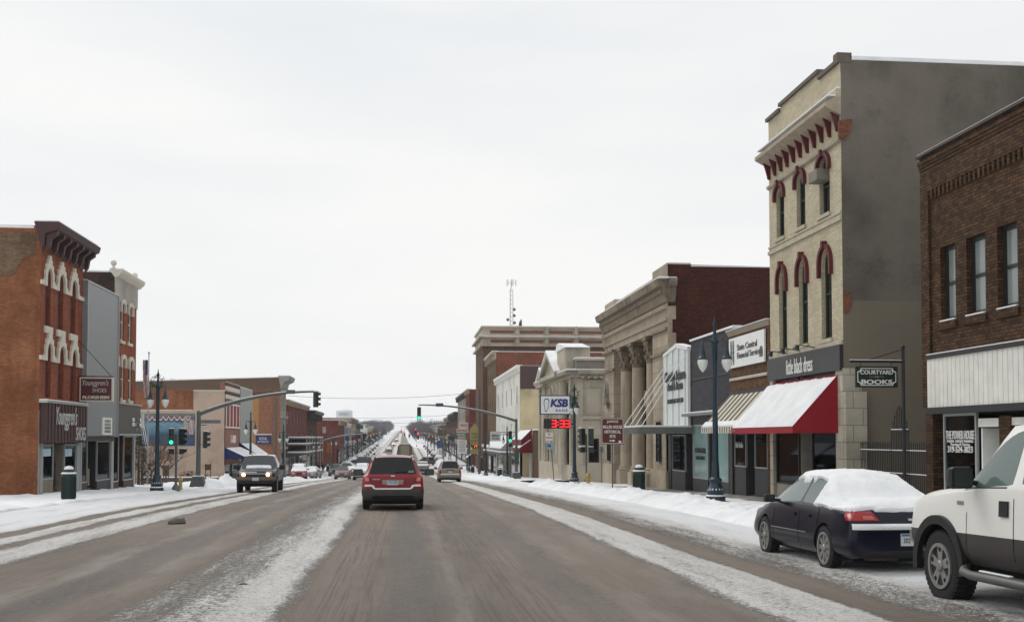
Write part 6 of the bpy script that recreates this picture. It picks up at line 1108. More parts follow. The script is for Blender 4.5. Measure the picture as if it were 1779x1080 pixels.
def fence(label, ya, yb, X, arch=False, name='iron_fence'):
    z = gs((ya+yb)/2)-.05; t = thing(name, label, 'gate' if arch else 'fence', (X, (ya+yb)/2, z)); k = int((yb-ya)/(.105 if not arch else .095)); zt_ = uv(FR(X), 1500, 771)[1]; zr1, zr2 = uv(FR(X), 1500, 782)[1], uv(FR(X), 1500, 819)[1]; mb = MB()
    for i in range(k+1):
        u = ya+(yb-ya)*i/k; s = 2*i/k-1; top = zt_+(.95*math.cos(s*1.3)**.8 if arch else 0); mb.bf(FR(X), u-.009, u+.009, z, top, -.009, .009); mb.add([FR(X).p(u-.025, top, 0), FR(X).p(u+.025, top, 0), FR(X).p(u, top+.1, 0), FR(X).p(u, top, .025), FR(X).p(u, top, -.025)], [(0, 3, 2), (3, 1, 2), (1, 4, 2), (4, 0, 2)])
    o = mb.build('bars', M['black'], t)
    for zz in (zr1, zr2)+((zr1+.55,) if arch else ()): part(t, 'rail', M['black'], ('bf', FR(X), ya, yb, zz-.02, zz+.02, -.02, .02)); snowcap(t, ('bf', FR(X), ya, yb, zz+.021, zz+.042, -.018, .018))
    return t
ya, yb = gy(1617, 13), gy(1493, 13); fence('black iron fence panel left of the arched gate', gy(1545, 13), yb, 13.05); fence('black iron fence panel right of the arched gate', ya, gy(1577, 13), 13.05); fence('arched black iron gate between the fence panels', gy(1576, 13), gy(1546, 13), 13.05, True, 'iron_gate')
# wires
def wire(label, p, q_, sag=.5, r=.018):
    P = [Vector(p).lerp(Vector(q_), i/24)-Vector((0, 0, sag*(1-(2*i/24-1)**2))) for i in range(25)]; mb = MB(); mb.tube(P, r, 4, 0, False); o = mb.build('overhead_wire', M['black'], None, base=tuple(p)); tag(o, label, 'wire', 'wires across the street')
for k, (Y, py0, py1) in enumerate(((150, 687, 684), (200, 723, 719), (235, 733, 729))):
    q = FS(Y); a, b_ = uv(q, 500+20*k, py0), uv(q, 800, py1); wire(('highest', 'middle', 'lowest')[k]+' thin dark wire strung across the street', (a[0], Y, a[1]), (b_[0], Y, b_[1]), .5, .022)
# ================================================================ vehicles
def paint(name, c, rough=.28, dirt=.35):
    if name in MC: return MC[name]
    b = NB(name); v = b.n('ShaderNodeTexCoord').outputs['Object']; sp = b.n('ShaderNodeSeparateXYZ'); b.l(v, sp.inputs[0])
    n = b.noise(v, 3, 6, .7); lo = b.math('MULTIPLY', b.math('SUBTRACT', b.math('ADD', .85, b.math('MULTIPLY', b.math('SUBTRACT', n, .5), 1.2)), sp.outputs[2]), 1.8, clamp=True)
    f = b.math('MULTIPLY', b.math('ADD', b.math('MULTIPLY', lo, .7), .15), dirt*1.6, clamp=True); b.col(b.mix(f, s2l(c), s2l((128, 122, 114)))); b.l(b.math('ADD', rough, b.math('MULTIPLY', f, .5)), b.b.inputs['Roughness'])
    b.b.inputs['Specular IOR Level'].default_value = .3; b.b.inputs['Coat Weight'].default_value = .22; b.b.inputs['Coat Roughness'].default_value = .1; MC[name] = b.m; return b.m
CG = NB('car glass'); CG.col(s2l((40, 50, 50))); CG.b.inputs['Roughness'].default_value = .06; CG.b.inputs['Specular IOR Level'].default_value = .75; CG = CG.m
CGL = NB('pale car glass'); CGL.col(s2l((92, 108, 106))); CGL.b.inputs['Roughness'].default_value = .1; CGL = CGL.m
CGD = NB('tinted car glass'); CGD.col(s2l((18, 22, 23))); CGD.b.inputs['Roughness'].default_value = .12; CGD.b.inputs['Specular IOR Level'].default_value = .35; CGD = CGD.m
TRIM = M['plastic']; RUB = M['rubber']; RIM = mat('wheel silver', (150, 150, 148), .4, .5, var=.15, obj=True); DIRTY = mat('dirty grey cladding', (58, 56, 54), .75, var=.25, sc=4, obj=True); DARK = mat('wheel well', (14, 14, 14), .95, var=0)
CHR = mat('dull chrome', (172, 170, 164), .3, .7, var=.1, obj=True); LRED = mat('tail light red', (150, 14, 20), .15, var=.1, obj=True); LCLR = mat('clear lamp', (176, 176, 172), .15, var=.05, obj=True); PLATE = mat('plate white', (190, 196, 200), .5, var=.05, obj=True); PB = mat('plate blue', (70, 100, 140), .5, var=0)
def meshobj(me, name, mats, root):
    o = bpy.data.objects.new(name, me); C.objects.link(o); o.parent = root; return o
def body_mesh(st, axles, ra, glassm, paintm, clad=(0, 1), lev=2, cut=True, wt_in=.34, cladm=None, creases=(4,)):
    rows = []
    for s in st:
        y, zb, zm, zbl, zt, wb, wm, wbl, wt, cr = s[:10]; P = [(0, zb), (wb, zb), (wm*.985, zb+.1), (wm, zm), (wbl, zbl)]
        l = lambda t: (wbl+(wt-wbl)*t, zbl+(zt-zbl)*t)
        P += [l(.07), l(.86), (wt-.03, zt), (0, zt+cr)]; rows.append([(x, y, z) for x, z in P]+[(-x, y, z) for x, z in reversed(P[1:-1])])
    n = 16; bm = bmesh.new(); V_ = [[bm.verts.new(q) for q in r] for r in rows]; cl = bm.edges.layers.float.new('crease_edge')
    mi = {}
    for i in range(len(rows)-1):
        tg = st[i][10] if len(st[i]) > 10 else ''
        for j in range(n):
            k = j if j < 8 else 15-j; f = bm.faces.new((V_[i][j], V_[i][(j+1) % n], V_[i+1][(j+1) % n], V_[i+1][j])); m = 0
            if k in clad: m = 2
            if k == 5 and 's' in tg: m = 1
            if k == 7 and ('w' in tg or 'r' in tg): m = 1
            f.material_index = m
    for i, rv in ((0, V_[0]), (len(rows)-1, V_[-1])):
        for k in range(8):
            a, b_, c, d = rv[k], rv[k+1], rv[(16-k-1) % 16], rv[(16-k) % 16]; vs = []
            for q in (a, b_, c, d):
                if q not in vs: vs.append(q)
            if len(vs) > 2: f = bm.faces.new(vs if i else vs[::-1]); f.material_index = 2 if k in clad else 0
    bm.edges.ensure_lookup_table()
    for e in bm.edges:
        a, b_ = e.verts
        for i, rv in enumerate(V_):
            pass
    vi = {v: (i, j) for i, rv in enumerate(V_) for j, v in enumerate(rv)}
    for e in bm.edges:
        (i1, j1), (i2, j2) = vi[e.verts[0]], vi[e.verts[1]]
        if j1 == j2 and i1 != i2:
            k = j1 if j1 <= 8 else 16-j1
            if k == 1: e[cl] = .6
            if k in creases: e[cl] = .45
        fs = {f.material_index for f in e.link_faces}
        if 1 in fs and len(fs) > 1: e[cl] = max(e[cl], 1.0)
        if i1 == i2 and i1 in (0, len(rows)-1): e[cl] = max(e[cl], .35)
    cv = bm.verts.layers.float.new('crease_vert')
    for v in bm.verts:
        ng = sum(f.material_index == 1 for f in v.link_faces)
        if ng == 1: v[cv] = .75
    bmesh.ops.recalc_face_normals(bm, faces=bm.faces); me = bpy.data.meshes.new('body'); bm.to_mesh(me); bm.free()
    for m in (paintm, glassm, cladm or TRIM, DARK): me.materials.append(m)
    o = bpy.data.objects.new('body', me); C.objects.link(o); md = o.modifiers.new('s', 'SUBSURF'); md.levels = lev; cuts = []
    if cut:
        wm = max(s[6] for s in st)
        for ax in axles:
            for sg in (-1, 1):
                mb = MB(); mb.lathe((sg*(wm+.15), ax[0], ax[1]), [(ra, 0), (ra, -sg*(wt_in+.15))], 32, 3, 'x'); c = mb.build('cut', [paintm, glassm, TRIM, DARK], None); cuts.append(c)
                b_ = o.modifiers.new('b', 'BOOLEAN'); b_.operation = 'DIFFERENCE'; b_.object = c; b_.solver = 'EXACT'
    dg = bpy.context.evaluated_depsgraph_get(); dg.update(); ev = bpy.data.meshes.new_from_object(o.evaluated_get(dg)); bpy.data.objects.remove(o)
    for c in cuts: bpy.data.objects.remove(c)
    return ev
def split(me, root, gname, names, smoothang=32):
    bm = bmesh.new(); bm.from_mesh(me); out = {}
    for f in bm.faces: f.smooth = True
    for e in bm.edges:
        if len(e.link_faces) == 2 and (e.calc_face_angle(0) > R(smoothang) or e.link_faces[0].material_index != e.link_faces[1].material_index): e.smooth = False
    gl = [f for f in bm.faces if f.material_index == 1]; seen = set(); isl = []
    for f in gl:
        if f in seen: continue
        st = [f]; seen.add(f); L_ = []
        while st:
            q = st.pop(); L_.append(q)
            for e in q.edges:
                for h in e.link_faces:
                    if h.material_index == 1 and h not in seen: seen.add(h); st.append(h)
        isl.append({h.index for h in L_})
    bm.faces.ensure_lookup_table()
    def sub(keep, nm):
        b2 = bm.copy(); b2.faces.ensure_lookup_table(); bmesh.ops.delete(b2, geom=[f for f in b2.faces if f.index not in keep], context='FACES'); m2 = bpy.data.meshes.new(nm); b2.to_mesh(m2); b2.free()
        for m in me.materials: m2.materials.append(m)
        return meshobj(m2, nm, None, root)
    bm.faces.index_update()
    allg = set().union(*isl) if isl else set(); sub({f.index for f in bm.faces if f.index not in allg}, 'body')
    for s in isl:
        c = sum((bm.faces[i].calc_center_median() for i in s), Vector())/len(s); nn = sum((bm.faces[i].normal*bm.faces[i].calc_area() for i in s), Vector())
        sub(s, 'side_window' if abs(nn.x) > abs(nn.y) else ('windshield' if c.y > 0 else 'rear_window'))
    bm.free()
class Car:
    def __init__(s, name, label, cat, st, axles, wr, ra, paintm, glassm=None, loc=(0, 0, 0), rz=0, clad=(0, 1), lev=2, cut=True, group=None, cladm=None, ww=.22, track=None, spokes=5, rimr=.64, hub=False, creases=(4,)):
        s.root = thing(name, label, cat, (0, 0, 0), group); s.st = st; s.me = body_mesh(st, axles, ra, glassm or CG, paintm, clad, lev, cut, cladm=cladm, creases=creases); s.bvh = BVHTree.FromPolygons([v.co.copy() for v in s.me.vertices], [tuple(p.vertices) for p in s.me.polygons])
        split(s.me, s.root, 'window', None); s.loc, s.rz = loc, rz; wm = max(q[6] for q in st); s.wm = wm; tr = track or wm-.02
        for ax in axles:
            for sg in (-1, 1):
                x = sg*tr; r = wr; w = ww; mb = MB(); c = (x, ax[0], wr)
                mb.lathe(c, [(r*.66, -sg*.02), (r*.86, 0), (r*.965, -sg*.015), (r, -sg*.045), (r, -sg*(w-.045)), (r*.95, -sg*(w-.01)), (r*.66, -sg*w)], 36, 0, 'x')
                if lev > 1:
                    for k in range(40):
                        a = 2*math.pi*k/40
                        for hh in (0, 1): cc = Vector((x-sg*(w*.28+hh*w*.44), ax[0]+math.cos(a+hh*.08)*r, wr+math.sin(a+hh*.08)*r)); t_ = Vector((0, -math.sin(a), math.cos(a)))*r*.045; n_ = Vector((0, math.cos(a), math.sin(a)))*.011; xx = Vector((w*.2, 0, 0)); mb.add([cc+p*t_+q*xx+n_ for p in (-1, 1) for q in (-1, 1)]+[cc+p*t_*1.2+q*xx*1.05-n_ for p in (-1, 1) for q in (-1, 1)], [(0, 1, 3, 2), (0, 1, 5, 4), (2, 3, 7, 6), (0, 2, 6, 4), (1, 3, 7, 5)])
                wh = mb.build('wheel', RUB, s.root, smooth=True); f = Fc((x, ax[0], wr), (0, sg, 0), (sg, 0, 0)); mb = MB(); rr = r*rimr
                if spokes:
                    mb.lathe(c, [(rr*1.04, -sg*.03), (rr*1.04, -sg*.005), (rr*.93, -sg*.01), (rr*.9, -sg*.09), (.01, -sg*.1)], 32, 1, 'x'); mb.ring(f, [(rr*1.05*math.cos(2*math.pi*k/32), rr*1.05*math.sin(2*math.pi*k/32)) for k in range(32)], [(rr*.9*math.cos(2*math.pi*k/32), rr*.9*math.sin(2*math.pi*k/32)) for k in range(32)], -.03, .004, 0)
                    for k in range(spokes):
                        a = 2*math.pi*k/spokes+.3; ca, sa = math.cos(a), math.sin(a); w1, w2 = rr*(.17 if spokes < 7 else .1), rr*(.26 if spokes < 7 else .17); pts = [(rr*.15, -w1), (rr*.93, -w2), (rr*.93, w2), (rr*.15, w1)]; mb.prism(f, [(p*ca-q*sa, p*sa+q*ca) for p, q in pts], -.07, -.012, 0)
                        if spokes < 7: pts = [(rr*.66, -w1*.5), (rr*.84, -w1*.6), (rr*.84, w1*.6), (rr*.66, w1*.5)]; mb.prism(f, [(p*ca-q*sa, p*sa+q*ca) for p, q in pts], -.014, -.008, 1)
                    mb.lathe(c, [(rr*.26, -sg*.06), (rr*.26, 0), (rr*.2, sg*.012), (.01, sg*.014)], 16, 0, 'x')
                else: mb.lathe(c, [(rr*1.03, -sg*.03), (rr, 0), (rr*.6, -sg*.02), (rr*.3, sg*.0), (.01, sg*.005)], 24, 0, 'x')
                mb.build('rim', [RIM, DARK], wh, smooth=False)
    def hit(s, ax, a, b):
        if ax == 'L': o, d = Vector((-4, a, b)), Vector((1, 0, 0))
        elif ax == 'R': o, d = Vector((4, a, b)), Vector((-1, 0, 0))
        elif ax == 'B': o, d = Vector((a, -6, b)), Vector((0, 1, 0))
        elif ax == 'F': o, d = Vector((a, 6, b)), Vector((0, -1, 0))
        else: o, d = Vector((a, b, 4)), Vector((0, 0, -1))
        h = s.bvh.ray_cast(o, d); return (h[0], h[1], d) if h[0] is not None else (o+d*3.2, -d, d)
    def patch(s, name, m, ax, quad, off=.008, n=(8, 5), parent=None, mirror=True, label=None, bulge=0):
        """a part laid over the body: quad of 4 (a, b) corners seen along axis ax"""
        out = []
        for mir in ((1, -1) if mirror else (1,)):
            A = ax if mir == 1 or ax in 'BFT' else {'L': 'R', 'R': 'L'}[ax]; vs = []; N_, M_ = n
            for j in range(M_+1):
                for i in range(N_+1):
                    u, v = i/N_, j/M_; p = [quad[0][k]*(1-u)*(1-v)+quad[1][k]*u*(1-v)+quad[2][k]*u*v+quad[3][k]*(1-u)*v for k in (0, 1)]
                    if ax in 'BFT': p[0] *= mir
                    h, nn, d = s.hit(A, *p); vs.append(h-d*(off+bulge*math.sin(math.pi*u)*math.sin(math.pi*v)))
            mb = MB(); w = N_+1; mb.add(vs, [(j*w+i, j*w+i+1, (j+1)*w+i+1, (j+1)*w+i) for j in range(M_) for i in range(N_)]); d = s.hit(A, *quad[0])[2]
            k = len(vs); mb.v += [tuple(Vector(q)+d*(off+.012)) for q in mb.v[:k]]; edge = [i for i in range(w)]+[j*w+N_ for j in range(1, M_+1)]+[M_*w+i for i in range(N_-1, -1, -1)]+[j*w for j in range(M_-1, 0, -1)]
            for a, b_ in zip(edge, edge[1:]+edge[:1]): mb.f.append((a, b_, b_+k, a+k)); mb.m.append(0)
            o = mb.build(name, m, parent or s.root, smooth=True); out.append(o)
            if label: o['label'] = label
        return out
    def seam(s, ax, pts, w=.012, m=None, name='door_seam', mirror=True):
        for mir in ((1, -1) if mirror else (1,)):
            A = ax if mir == 1 or ax in 'BFT' else {'L': 'R', 'R': 'L'}[ax]; P = []
            for (a, b_), (c, d) in zip(pts, pts[1:]):
                for i in range(8): t = i/8; aa, bb = a+(c-a)*t, b_+(d-b_)*t; aa = aa*mir if ax in 'BFT' else aa; h, nn, dd = s.hit(A, aa, bb); P.append(h-dd*-.001)
            mb = MB(); mb.tube(P, w/2, 4); mb.build(name, m or DARK, s.root)
    def box(s, name, m, x0, x1, y0, y1, z0, z1, bevel=.02, mirror=False, parent=None):
        for mir in ((1, -1) if mirror else (1,)): a, b_ = sorted((x0*mir, x1*mir)); o = part(parent or s.root, name, m, ('box', a, b_, y0, y1, z0, z1), bevel=bevel)
        return o
    def mirror(s, y, z, w=.2, h=.16, x=None, m=None, gl=None):
        for sg in (-1, 1):
            x0 = (x or s.wm-.1); mb = MB(); c = (sg*(x0+w*.75), y, z); mb.add([(c[0]+a*w*.5*k, y+yy, z+b2*h*.52*k) for yy, k in ((-.07, .97), (-.03, 1.04), (.06, .9), (.1, .55)) for a, b2 in ((-1, -.8), (-.8, -1), (.8, -1), (1, -.8), (1, .8), (.8, 1), (-.8, 1), (-1, .8))], [tuple(range(8)), tuple(range(24, 32))]+[(r_*8+i, r_*8+(i+1) % 8, r_*8+8+(i+1) % 8, r_*8+8+i) for r_ in range(3) for i in range(8)]); mb.tube([(sg*(x0-.12), y+.03, z-h*.35), (sg*(x0+.08), y, z-h*.2)], .03, 6)
            o = mb.build('wing_mirror', m or TRIM, s.root, smooth=True); p = MB(); p.prism(Fc((0, y-.075, 0), (1, 0, 0), (0, -1, 0)), [(c[0]+a*w*.42, z+b2*h*.43) for a, b2 in ((-1, -.8), (-.8, -1), (.8, -1), (1, -.8), (1, .8), (.8, 1), (-.8, 1), (-1, .8))], 0, .02); p.build('mirror_glass', mat('mirror glass', (60, 68, 66), .08, .5, var=0), o)
    def snow(s, test, thick=.07, name='snow_cover', rough=.03):
        bm = bmesh.new(); bm.from_mesh(s.me); bm.normal_update(); bmesh.ops.delete(bm, geom=[f for f in bm.faces if not test(f.calc_center_median(), f.normal)], context='FACES'); bmesh.ops.subdivide_edges(bm, edges=bm.edges, cuts=2, use_grid_fill=True); bm.normal_update()
        for v in bm.verts:
            bd = v.is_boundary; n = (v.normal+Vector((0, 0, .8))).normalized(); t = .0 if bd else thick*(1+.45*noise.noise(v.co*2.3))+rough*noise.fractal(v.co*7, .6, 2, 4)
            v.co += n*max(.004, t)
            if bd: v.co += Vector((noise.noise(v.co*6), noise.noise(v.co*6+Vector((9, 0, 0))), noise.noise(v.co*5)*.5))*.025-v.normal*.02
        bmesh.ops.smooth_vert(bm, verts=[v for v in bm.verts if not v.is_boundary], factor=.4, use_axis_x=True, use_axis_y=True, use_axis_z=True)
        for f in bm.faces: f.smooth = True
        me = bpy.data.meshes.new(name); bm.to_mesh(me); bm.free(); me.materials.clear(); me.materials.append(SNOW); me.polygons.foreach_set('material_index', [0]*len(me.polygons)); return meshobj(me, name, None, s.root)
    def plate(s, ax, x, z, txt='', w=.31, h=.16, y=None):
        hp = s.hit(ax, x, z)[0]; yy = hp.y; sg = -1 if ax == 'B' else 1; f = Fc((0, yy, 0), (-sg, 0, 0), (0, sg, 0)); o = part(s.root, 'licence_plate', PLATE, ('bf', f, -sg*x-w/2, -sg*x+w/2, z-h/2, z+h/2, -.03, .02), ); part(o, 'band', PB, ('bf', f, -sg*x-w/2+.01, -sg*x+w/2-.01, z+h*.28, z+h*.45, .021, .023))
        if txt: text(txt, f.p(-sg*x, z-h*.06, .021), tuple(f.U), UP, w*.8, h*.42, M['black'], o, ext=.002)
    def done(s): s.root.location = s.loc; s.root.rotation_euler = (-.018 if abs(s.rz) < .5 else .018 if abs(s.rz) > 2.6 else 0, 0, s.rz); return s.root
# ---- white pickup parked nearest
def truck_st(h=1.0, up=0, bp=0):
    L_ = [(-2.86, .6, .76, 1.12, 1.2, .8, .93, .9, .84, .0), (-2.8, .52, .76, 1.16, 1.27, .86, .985, .95, .9, .0), (-1.9, .5, .76, 1.16, 1.28, .88, 1.0, .97, .92, .0), (-1.02, .48, .76, 1.16, 1.28, .88, 1.0, .97, .92, .0), (-.98, .46, .76, 1.19, 1.83*h, .88, 1.0, .97, .7, .02, ''), (-.88, .46, .76, 1.19, 1.87*h, .88, 1.0, .97, .71, .03, 's'), (-.12+bp, .46, .76, 1.19, 1.9*h, .88, 1.0, .97, .73, .03, ''), (.02+bp, .46, .76, 1.18, 1.9*h, .88, 1.0, .97, .73, .03, 's'), (.55+bp*.5, .46, .76, 1.17, 1.86*h, .88, 1.0, .97, .72, .03, 'sw'), (1.3, .46, .76, 1.15, 1.19, .88, 1.0, .96, .9, .04), (1.42, .46, .76, 1.13, 1.19, .88, 1.0, .95, .86, .05), (2.2, .48, .76, 1.06, 1.15, .86, .99, .93, .8, .05), (2.66, .5, .76, .98, 1.07, .8, .93, .88, .74, .04), (2.78, .54, .76, .92, .98, .72, .86, .8, .7, .02)]
    return [q[:3]+(q[3]+up, q[4]+up)+q[5:] for q in L_]
def world(X, Y): return (X, Y, g(Y)+.02)
wh = paint('white car paint', (232, 232, 228), .3, .1)
t = Car('pickup_truck', 'white pickup truck parked at the right edge with five spoke wheels and dark lower trim', 'pickup truck', truck_st(1, .12, .3), [(-1.83, .4), (1.83, .4)], .4, .49, wh, CGL, (7.1, 10.2, -.2), 0, clad=(0, 1, 2), cladm=mat('grey brown cladding', (58, 54, 52), .6, var=.15, obj=True), ww=.27, lev=2, track=.99, spokes=5, rimr=.62)
for sg in (-1, 1):
    for ay in (1.83, -1.83):
        f = Fc((sg*.985, ay, .4), (0, sg, 0), (sg, 0, 0)); o1 = [(.585*math.cos(a), .56*math.sin(a)+.02) for a in lin(-.15, math.pi+.15, 20)]; o2 = [(.485*math.cos(a), .48*math.sin(a)) for a in lin(-.15, math.pi+.15, 20)]; mb = MB()
        for i in range(20): mb.add([f.p(*q, d) for d in (-.03, .035) for q in (o1[i], o1[i+1], o2[i+1], o2[i])], [(4, 5, 6, 7), (0, 1, 5, 4), (2, 3, 7, 6), (0, 1, 2, 3)])
        mb.build('wheel_arch_trim', TRIM, t.root, smooth=True)
t.mirror(1.06, 1.42, .24, .22, .95); t.seam('L', [(.27, .5), (.27, 1.32)], .014); t.seam('L', [(1.2, .5), (1.2, 1.12)], .012); t.seam('L', [(-.95, .5), (-.95, 1.2)], .012); t.seam('L', [(1.25, 1.305), (.3, 1.33)], .02, TRIM, 'window_trim')
t.patch('door_handle', TRIM, 'L', [(.52, 1.03), (.36, 1.03), (.36, 1.19), (.52, 1.19)], .02, (5, 4)); t.patch('badge', CHR, 'L', [(1.42, 1.12), (1.28, 1.12), (1.28, 1.16), (1.42, 1.16)], .01, (3, 1)); t.patch('headlight', LCLR, 'F', [(.5, .82), (.84, .84), (.82, 1.0), (.5, 1.0)], .015, (5, 4)); t.patch('grille', TRIM, 'F', [(-.45, .78), (.45, .78), (.45, 1.02), (-.45, 1.02)], .015, (6, 4), mirror=False); t.patch('bumper', CHR, 'F', [(-.88, .52), (.88, .52), (.86, .74), (-.86, .74)], .07, (14, 4), mirror=False); t.patch('tail_light', LRED, 'B', [(.74, .82), (.92, .82), (.9, 1.16), (.74, 1.16)], .01, (3, 4))
for sg in (-1, 1): part(t.root, 'running_board', mat('worn metal step', (104, 104, 102), .45, .4, obj=True), ('tube', [(sg*.9, 1.36, .47), (sg*1.03, 1.2, .4), (sg*1.05, 1.0, .38), (sg*1.05, -1.0, .38), (sg*.9, -1.2, .45)], .05, 10), ('box', min(sg*.93, sg*1.02), max(sg*.93, sg*1.02), -.9, 1.0, .385, .42), smooth=True); snowcap(t.root, ('box', min(sg*.95, sg*1.0), max(sg*.95, sg*1.0), .35, .95, .421, .44))
mb = MB(); mb.ball((-.38, .25, 1.2), 1, .2, .1, .16, 8); part(t.root, 'bed_cover', TRIM, ('box', -.86, .86, -2.75, -1.08, 1.39, 1.42)); part(t.root, 'underbody', DARK, ('box', -.8, .8, -2.5, 2.4, .3, .55)); t.done()
# ---- navy sedan with snow
def sedan_st(w=.87, h=1.39, L_=4.6):
    k = L_/4.6; a = w/.87; hh = h/1.39
    S_ = [(-2.3, .34, .5, .66, .7, .62, .74, .7, .6, .0), (-2.25, .26, .48, .7, .76, .7, .83, .8, .68, .02), (-2.12, .22, .48, .82, .93, .72, .85, .8, .68, .03), (-1.75, .2, .48, .86, .97, .74, .87, .81, .68, .03), (-1.52, .2, .48, .88, .99, .74, .87, .81, .66, .03, 'r'), (-.86, .2, .48, .9, 1.31, .74, .87, .81, .52, .03, 's'), (-.36, .2, .48, .91, 1.37, .74, .87, .81, .54, .03, ''), (-.28, .2, .48, .91, 1.37, .74, .87, .81, .54, .03, 's'), (.32, .2, .48, .9, 1.36, .74, .87, .81, .54, .03, 'sw'), (1.1, .2, .48, .88, .94, .74, .87, .8, .7, .03), (1.2, .2, .48, .86, .92, .74, .87, .79, .66, .04), (1.9, .22, .48, .74, .8, .72, .84, .76, .6, .04), (2.2, .24, .46, .6, .68, .64, .76, .7, .52, .03), (2.3, .3, .46, .52, .56, .5, .64, .58, .46, .0)]
    return [(s[0]*k, s[1], s[2], s[3]*(hh if s[3] > .6 else 1), s[4]*hh, s[5]*a, s[6]*a, s[7]*a, s[8]*a, s[9])+tuple(s[10:]) for s in S_]
nv = paint('midnight blue paint', (8, 13, 34), .2, .03)
nv.node_tree.nodes['Principled BSDF'].inputs['Coat Weight'].default_value = .1; nv.node_tree.nodes['Principled BSDF'].inputs['Specular IOR Level'].default_value = .22
t = Car('parked_sedan', 'dark blue sedan with roof and boot buried in snow, parked before the white pickup', 'car', sedan_st(.88, 1.41), [(-1.33, .31), (1.31, .31)], .315, .375, nv, CGL, (6.99, 16.88, -.32), 0, clad=(0,), lev=2, track=.86, ww=.19, spokes=9, rimr=.72)
t.patch('tail_light', LRED, 'B', [(.42, .76), (.84, .76), (.82, .89), (.5, .89)], .012, (8, 4)); t.patch('tail_light', LRED, 'L', [(-2.08, .76), (-2.2, .76), (-2.16, .88), (-1.98, .89)], .012, (4, 4)); t.patch('reverse_lamp', mat('pinkish lamp', (170, 90, 84), .3, var=0), 'B', [(.48, .78), (.64, .78), (.64, .83), (.51, .83)], .018, (4, 2)); t.plate('B', .03, .5, '302 TKM', .33, .17); t.patch('badge', CHR, 'B', [(.0, .76), (.12, .76), (.12, .79), (.0, .79)], .01, (2, 1), mirror=False)
t.seam('L', [(-.32, .26), (-.32, .9)]); t.seam('L', [(.82, .26), (.86, .88)]); t.seam('L', [(-1.05, .62), (-1.12, .92)]); t.seam('L', [(1.95, .5), (-2.15, .5)], .02, mat('thin bright trim', (90, 92, 96), .4), 'side_trim'); t.mirror(.72, .97, .17, .12, .84); t.seam('B', [(-.84, .62), (.84, .62)], .02, DARK, 'bumper_seam', False)
for y_ in (.0, -.62): t.patch('door_handle', nv, 'L', [(y_, .74), (y_-.16, .74), (y_-.16, .78), (y_, .78)], .025, (3, 2))
t.snow(lambda c, n: (c.z > 1.27 and n.z > .5 and c.y < .42) or (c.y < -.85-.25*(1.3-c.z) and c.z > .9 and n.z > .2) or (c.z > .6 and n.z > .25 and n.y < .2 and c.y < -1.4 and c.z > .88), .045, rough=.015); t.snow(lambda c, n: n.z > .6 and c.y > 1.25 and c.z > .6 and abs(c.x) > .25+.3*noise.noise(c*2), .03); t.patch('snow_ledge', SNOW, 'B', [(-.8, .64), (.8, .64), (.8, .72), (-.8, .72)], .05, (24, 4), mirror=False, bulge=.03)
part(t.root, 'underbody', DARK, ('box', -.7, .7, -2.0, 1.9, .17, .35)); part(t.root, 'exhaust_box', mat('rusty muffler', (84, 74, 64), .8, obj=True), ('lathe', (-.25, -1.95, .26), [(.01, -.3), (.09, -.28), (.1, .2), (.01, .22)], 10, 0, 'x')); t.done()
# ---- red crossover ahead
def suv_st(w=.935, h=1.62, L_=5.0, zc=.6, belt=1.03, gl=1.05):
    r = L_/2
    return [(-r, .34, zc, belt-.18, belt-.1, w*.8, w*.9, w*.86, w*.7, .0), (-r+.05, .3, zc, belt-.06, belt, w*.86, w*.985, w*.93, w*.78, .02), (-r+.12, .28, zc, belt-.03, gl, w*.88, w, w*.94, w*.78, .02, 'r'), (-r+.5, .25, zc, belt, h-.07, w*.88, w, w*.94, w*.64, .03, 's'), (-r+.95, .25, zc, belt, h-.02, w*.88, w, w*.94, w*.65, .04, ''), (-r+1.07, .25, zc, belt, h-.01, w*.88, w, w*.94, w*.66, .04, 's'), (-.3, .25, zc, belt, h, w*.88, w, w*.94, w*.67, .04, ''), (-.18, .25, zc, belt, h, w*.88, w, w*.94, w*.67, .04, 's'), (.45, .25, zc, belt-.01, h-.04, w*.88, w, w*.94, w*.66, .04, 'sw'), (r-1.15, .26, zc, belt-.03, belt+.04, w*.87, w, w*.92, w*.82, .04), (r-1.0, .26, zc, belt-.05, belt+.0, w*.87, w, w*.92, w*.78, .05), (r-.4, .28, zc, belt-.14, belt-.06, w*.84, w*.97, w*.88, w*.72, .05), (r-.08, .32, zc*.9, belt-.32, belt-.24, w*.74, w*.86, w*.8, w*.64, .03), (r, .36, zc*.85, belt-.42, belt-.38, w*.6, w*.74, w*.7, w*.56, .0)]
rd_ = paint('deep red paint', (128, 12, 28), .25, .1)
t = Car('red_crossover', 'deep red crossover car ahead in the lane with dark rear glass and grey lower bumper', 'car', suv_st(), [(-1.43, .35), (1.43, .35)], .355, .41, rd_, CGD, world(-.3, 35.2), 0, clad=(0, 1, 2), cladm=DIRTY, track=.92, ww=.22)
t.patch('tail_light', LRED, 'B', [(.68, .74), (.88, .74), (.86, 1.02), (.7, 1.0)], .015, (4, 6)); t.patch('reverse_lamp', mat('pink lamp', (200, 120, 116), .3, var=0), 'B', [(.7, .86), (.82, .86), (.82, .97), (.72, .97)], .022, (3, 3)); t.patch('plate_recess', mat('pale recess', (150, 130, 126), .5, var=.1, obj=True), 'B', [(-.3, .76), (.3, .76), (.32, .9), (-.32, .9)], .01, (6, 3), mirror=False); t.plate('B', 0, .82, 'CM 205', .33, .15)
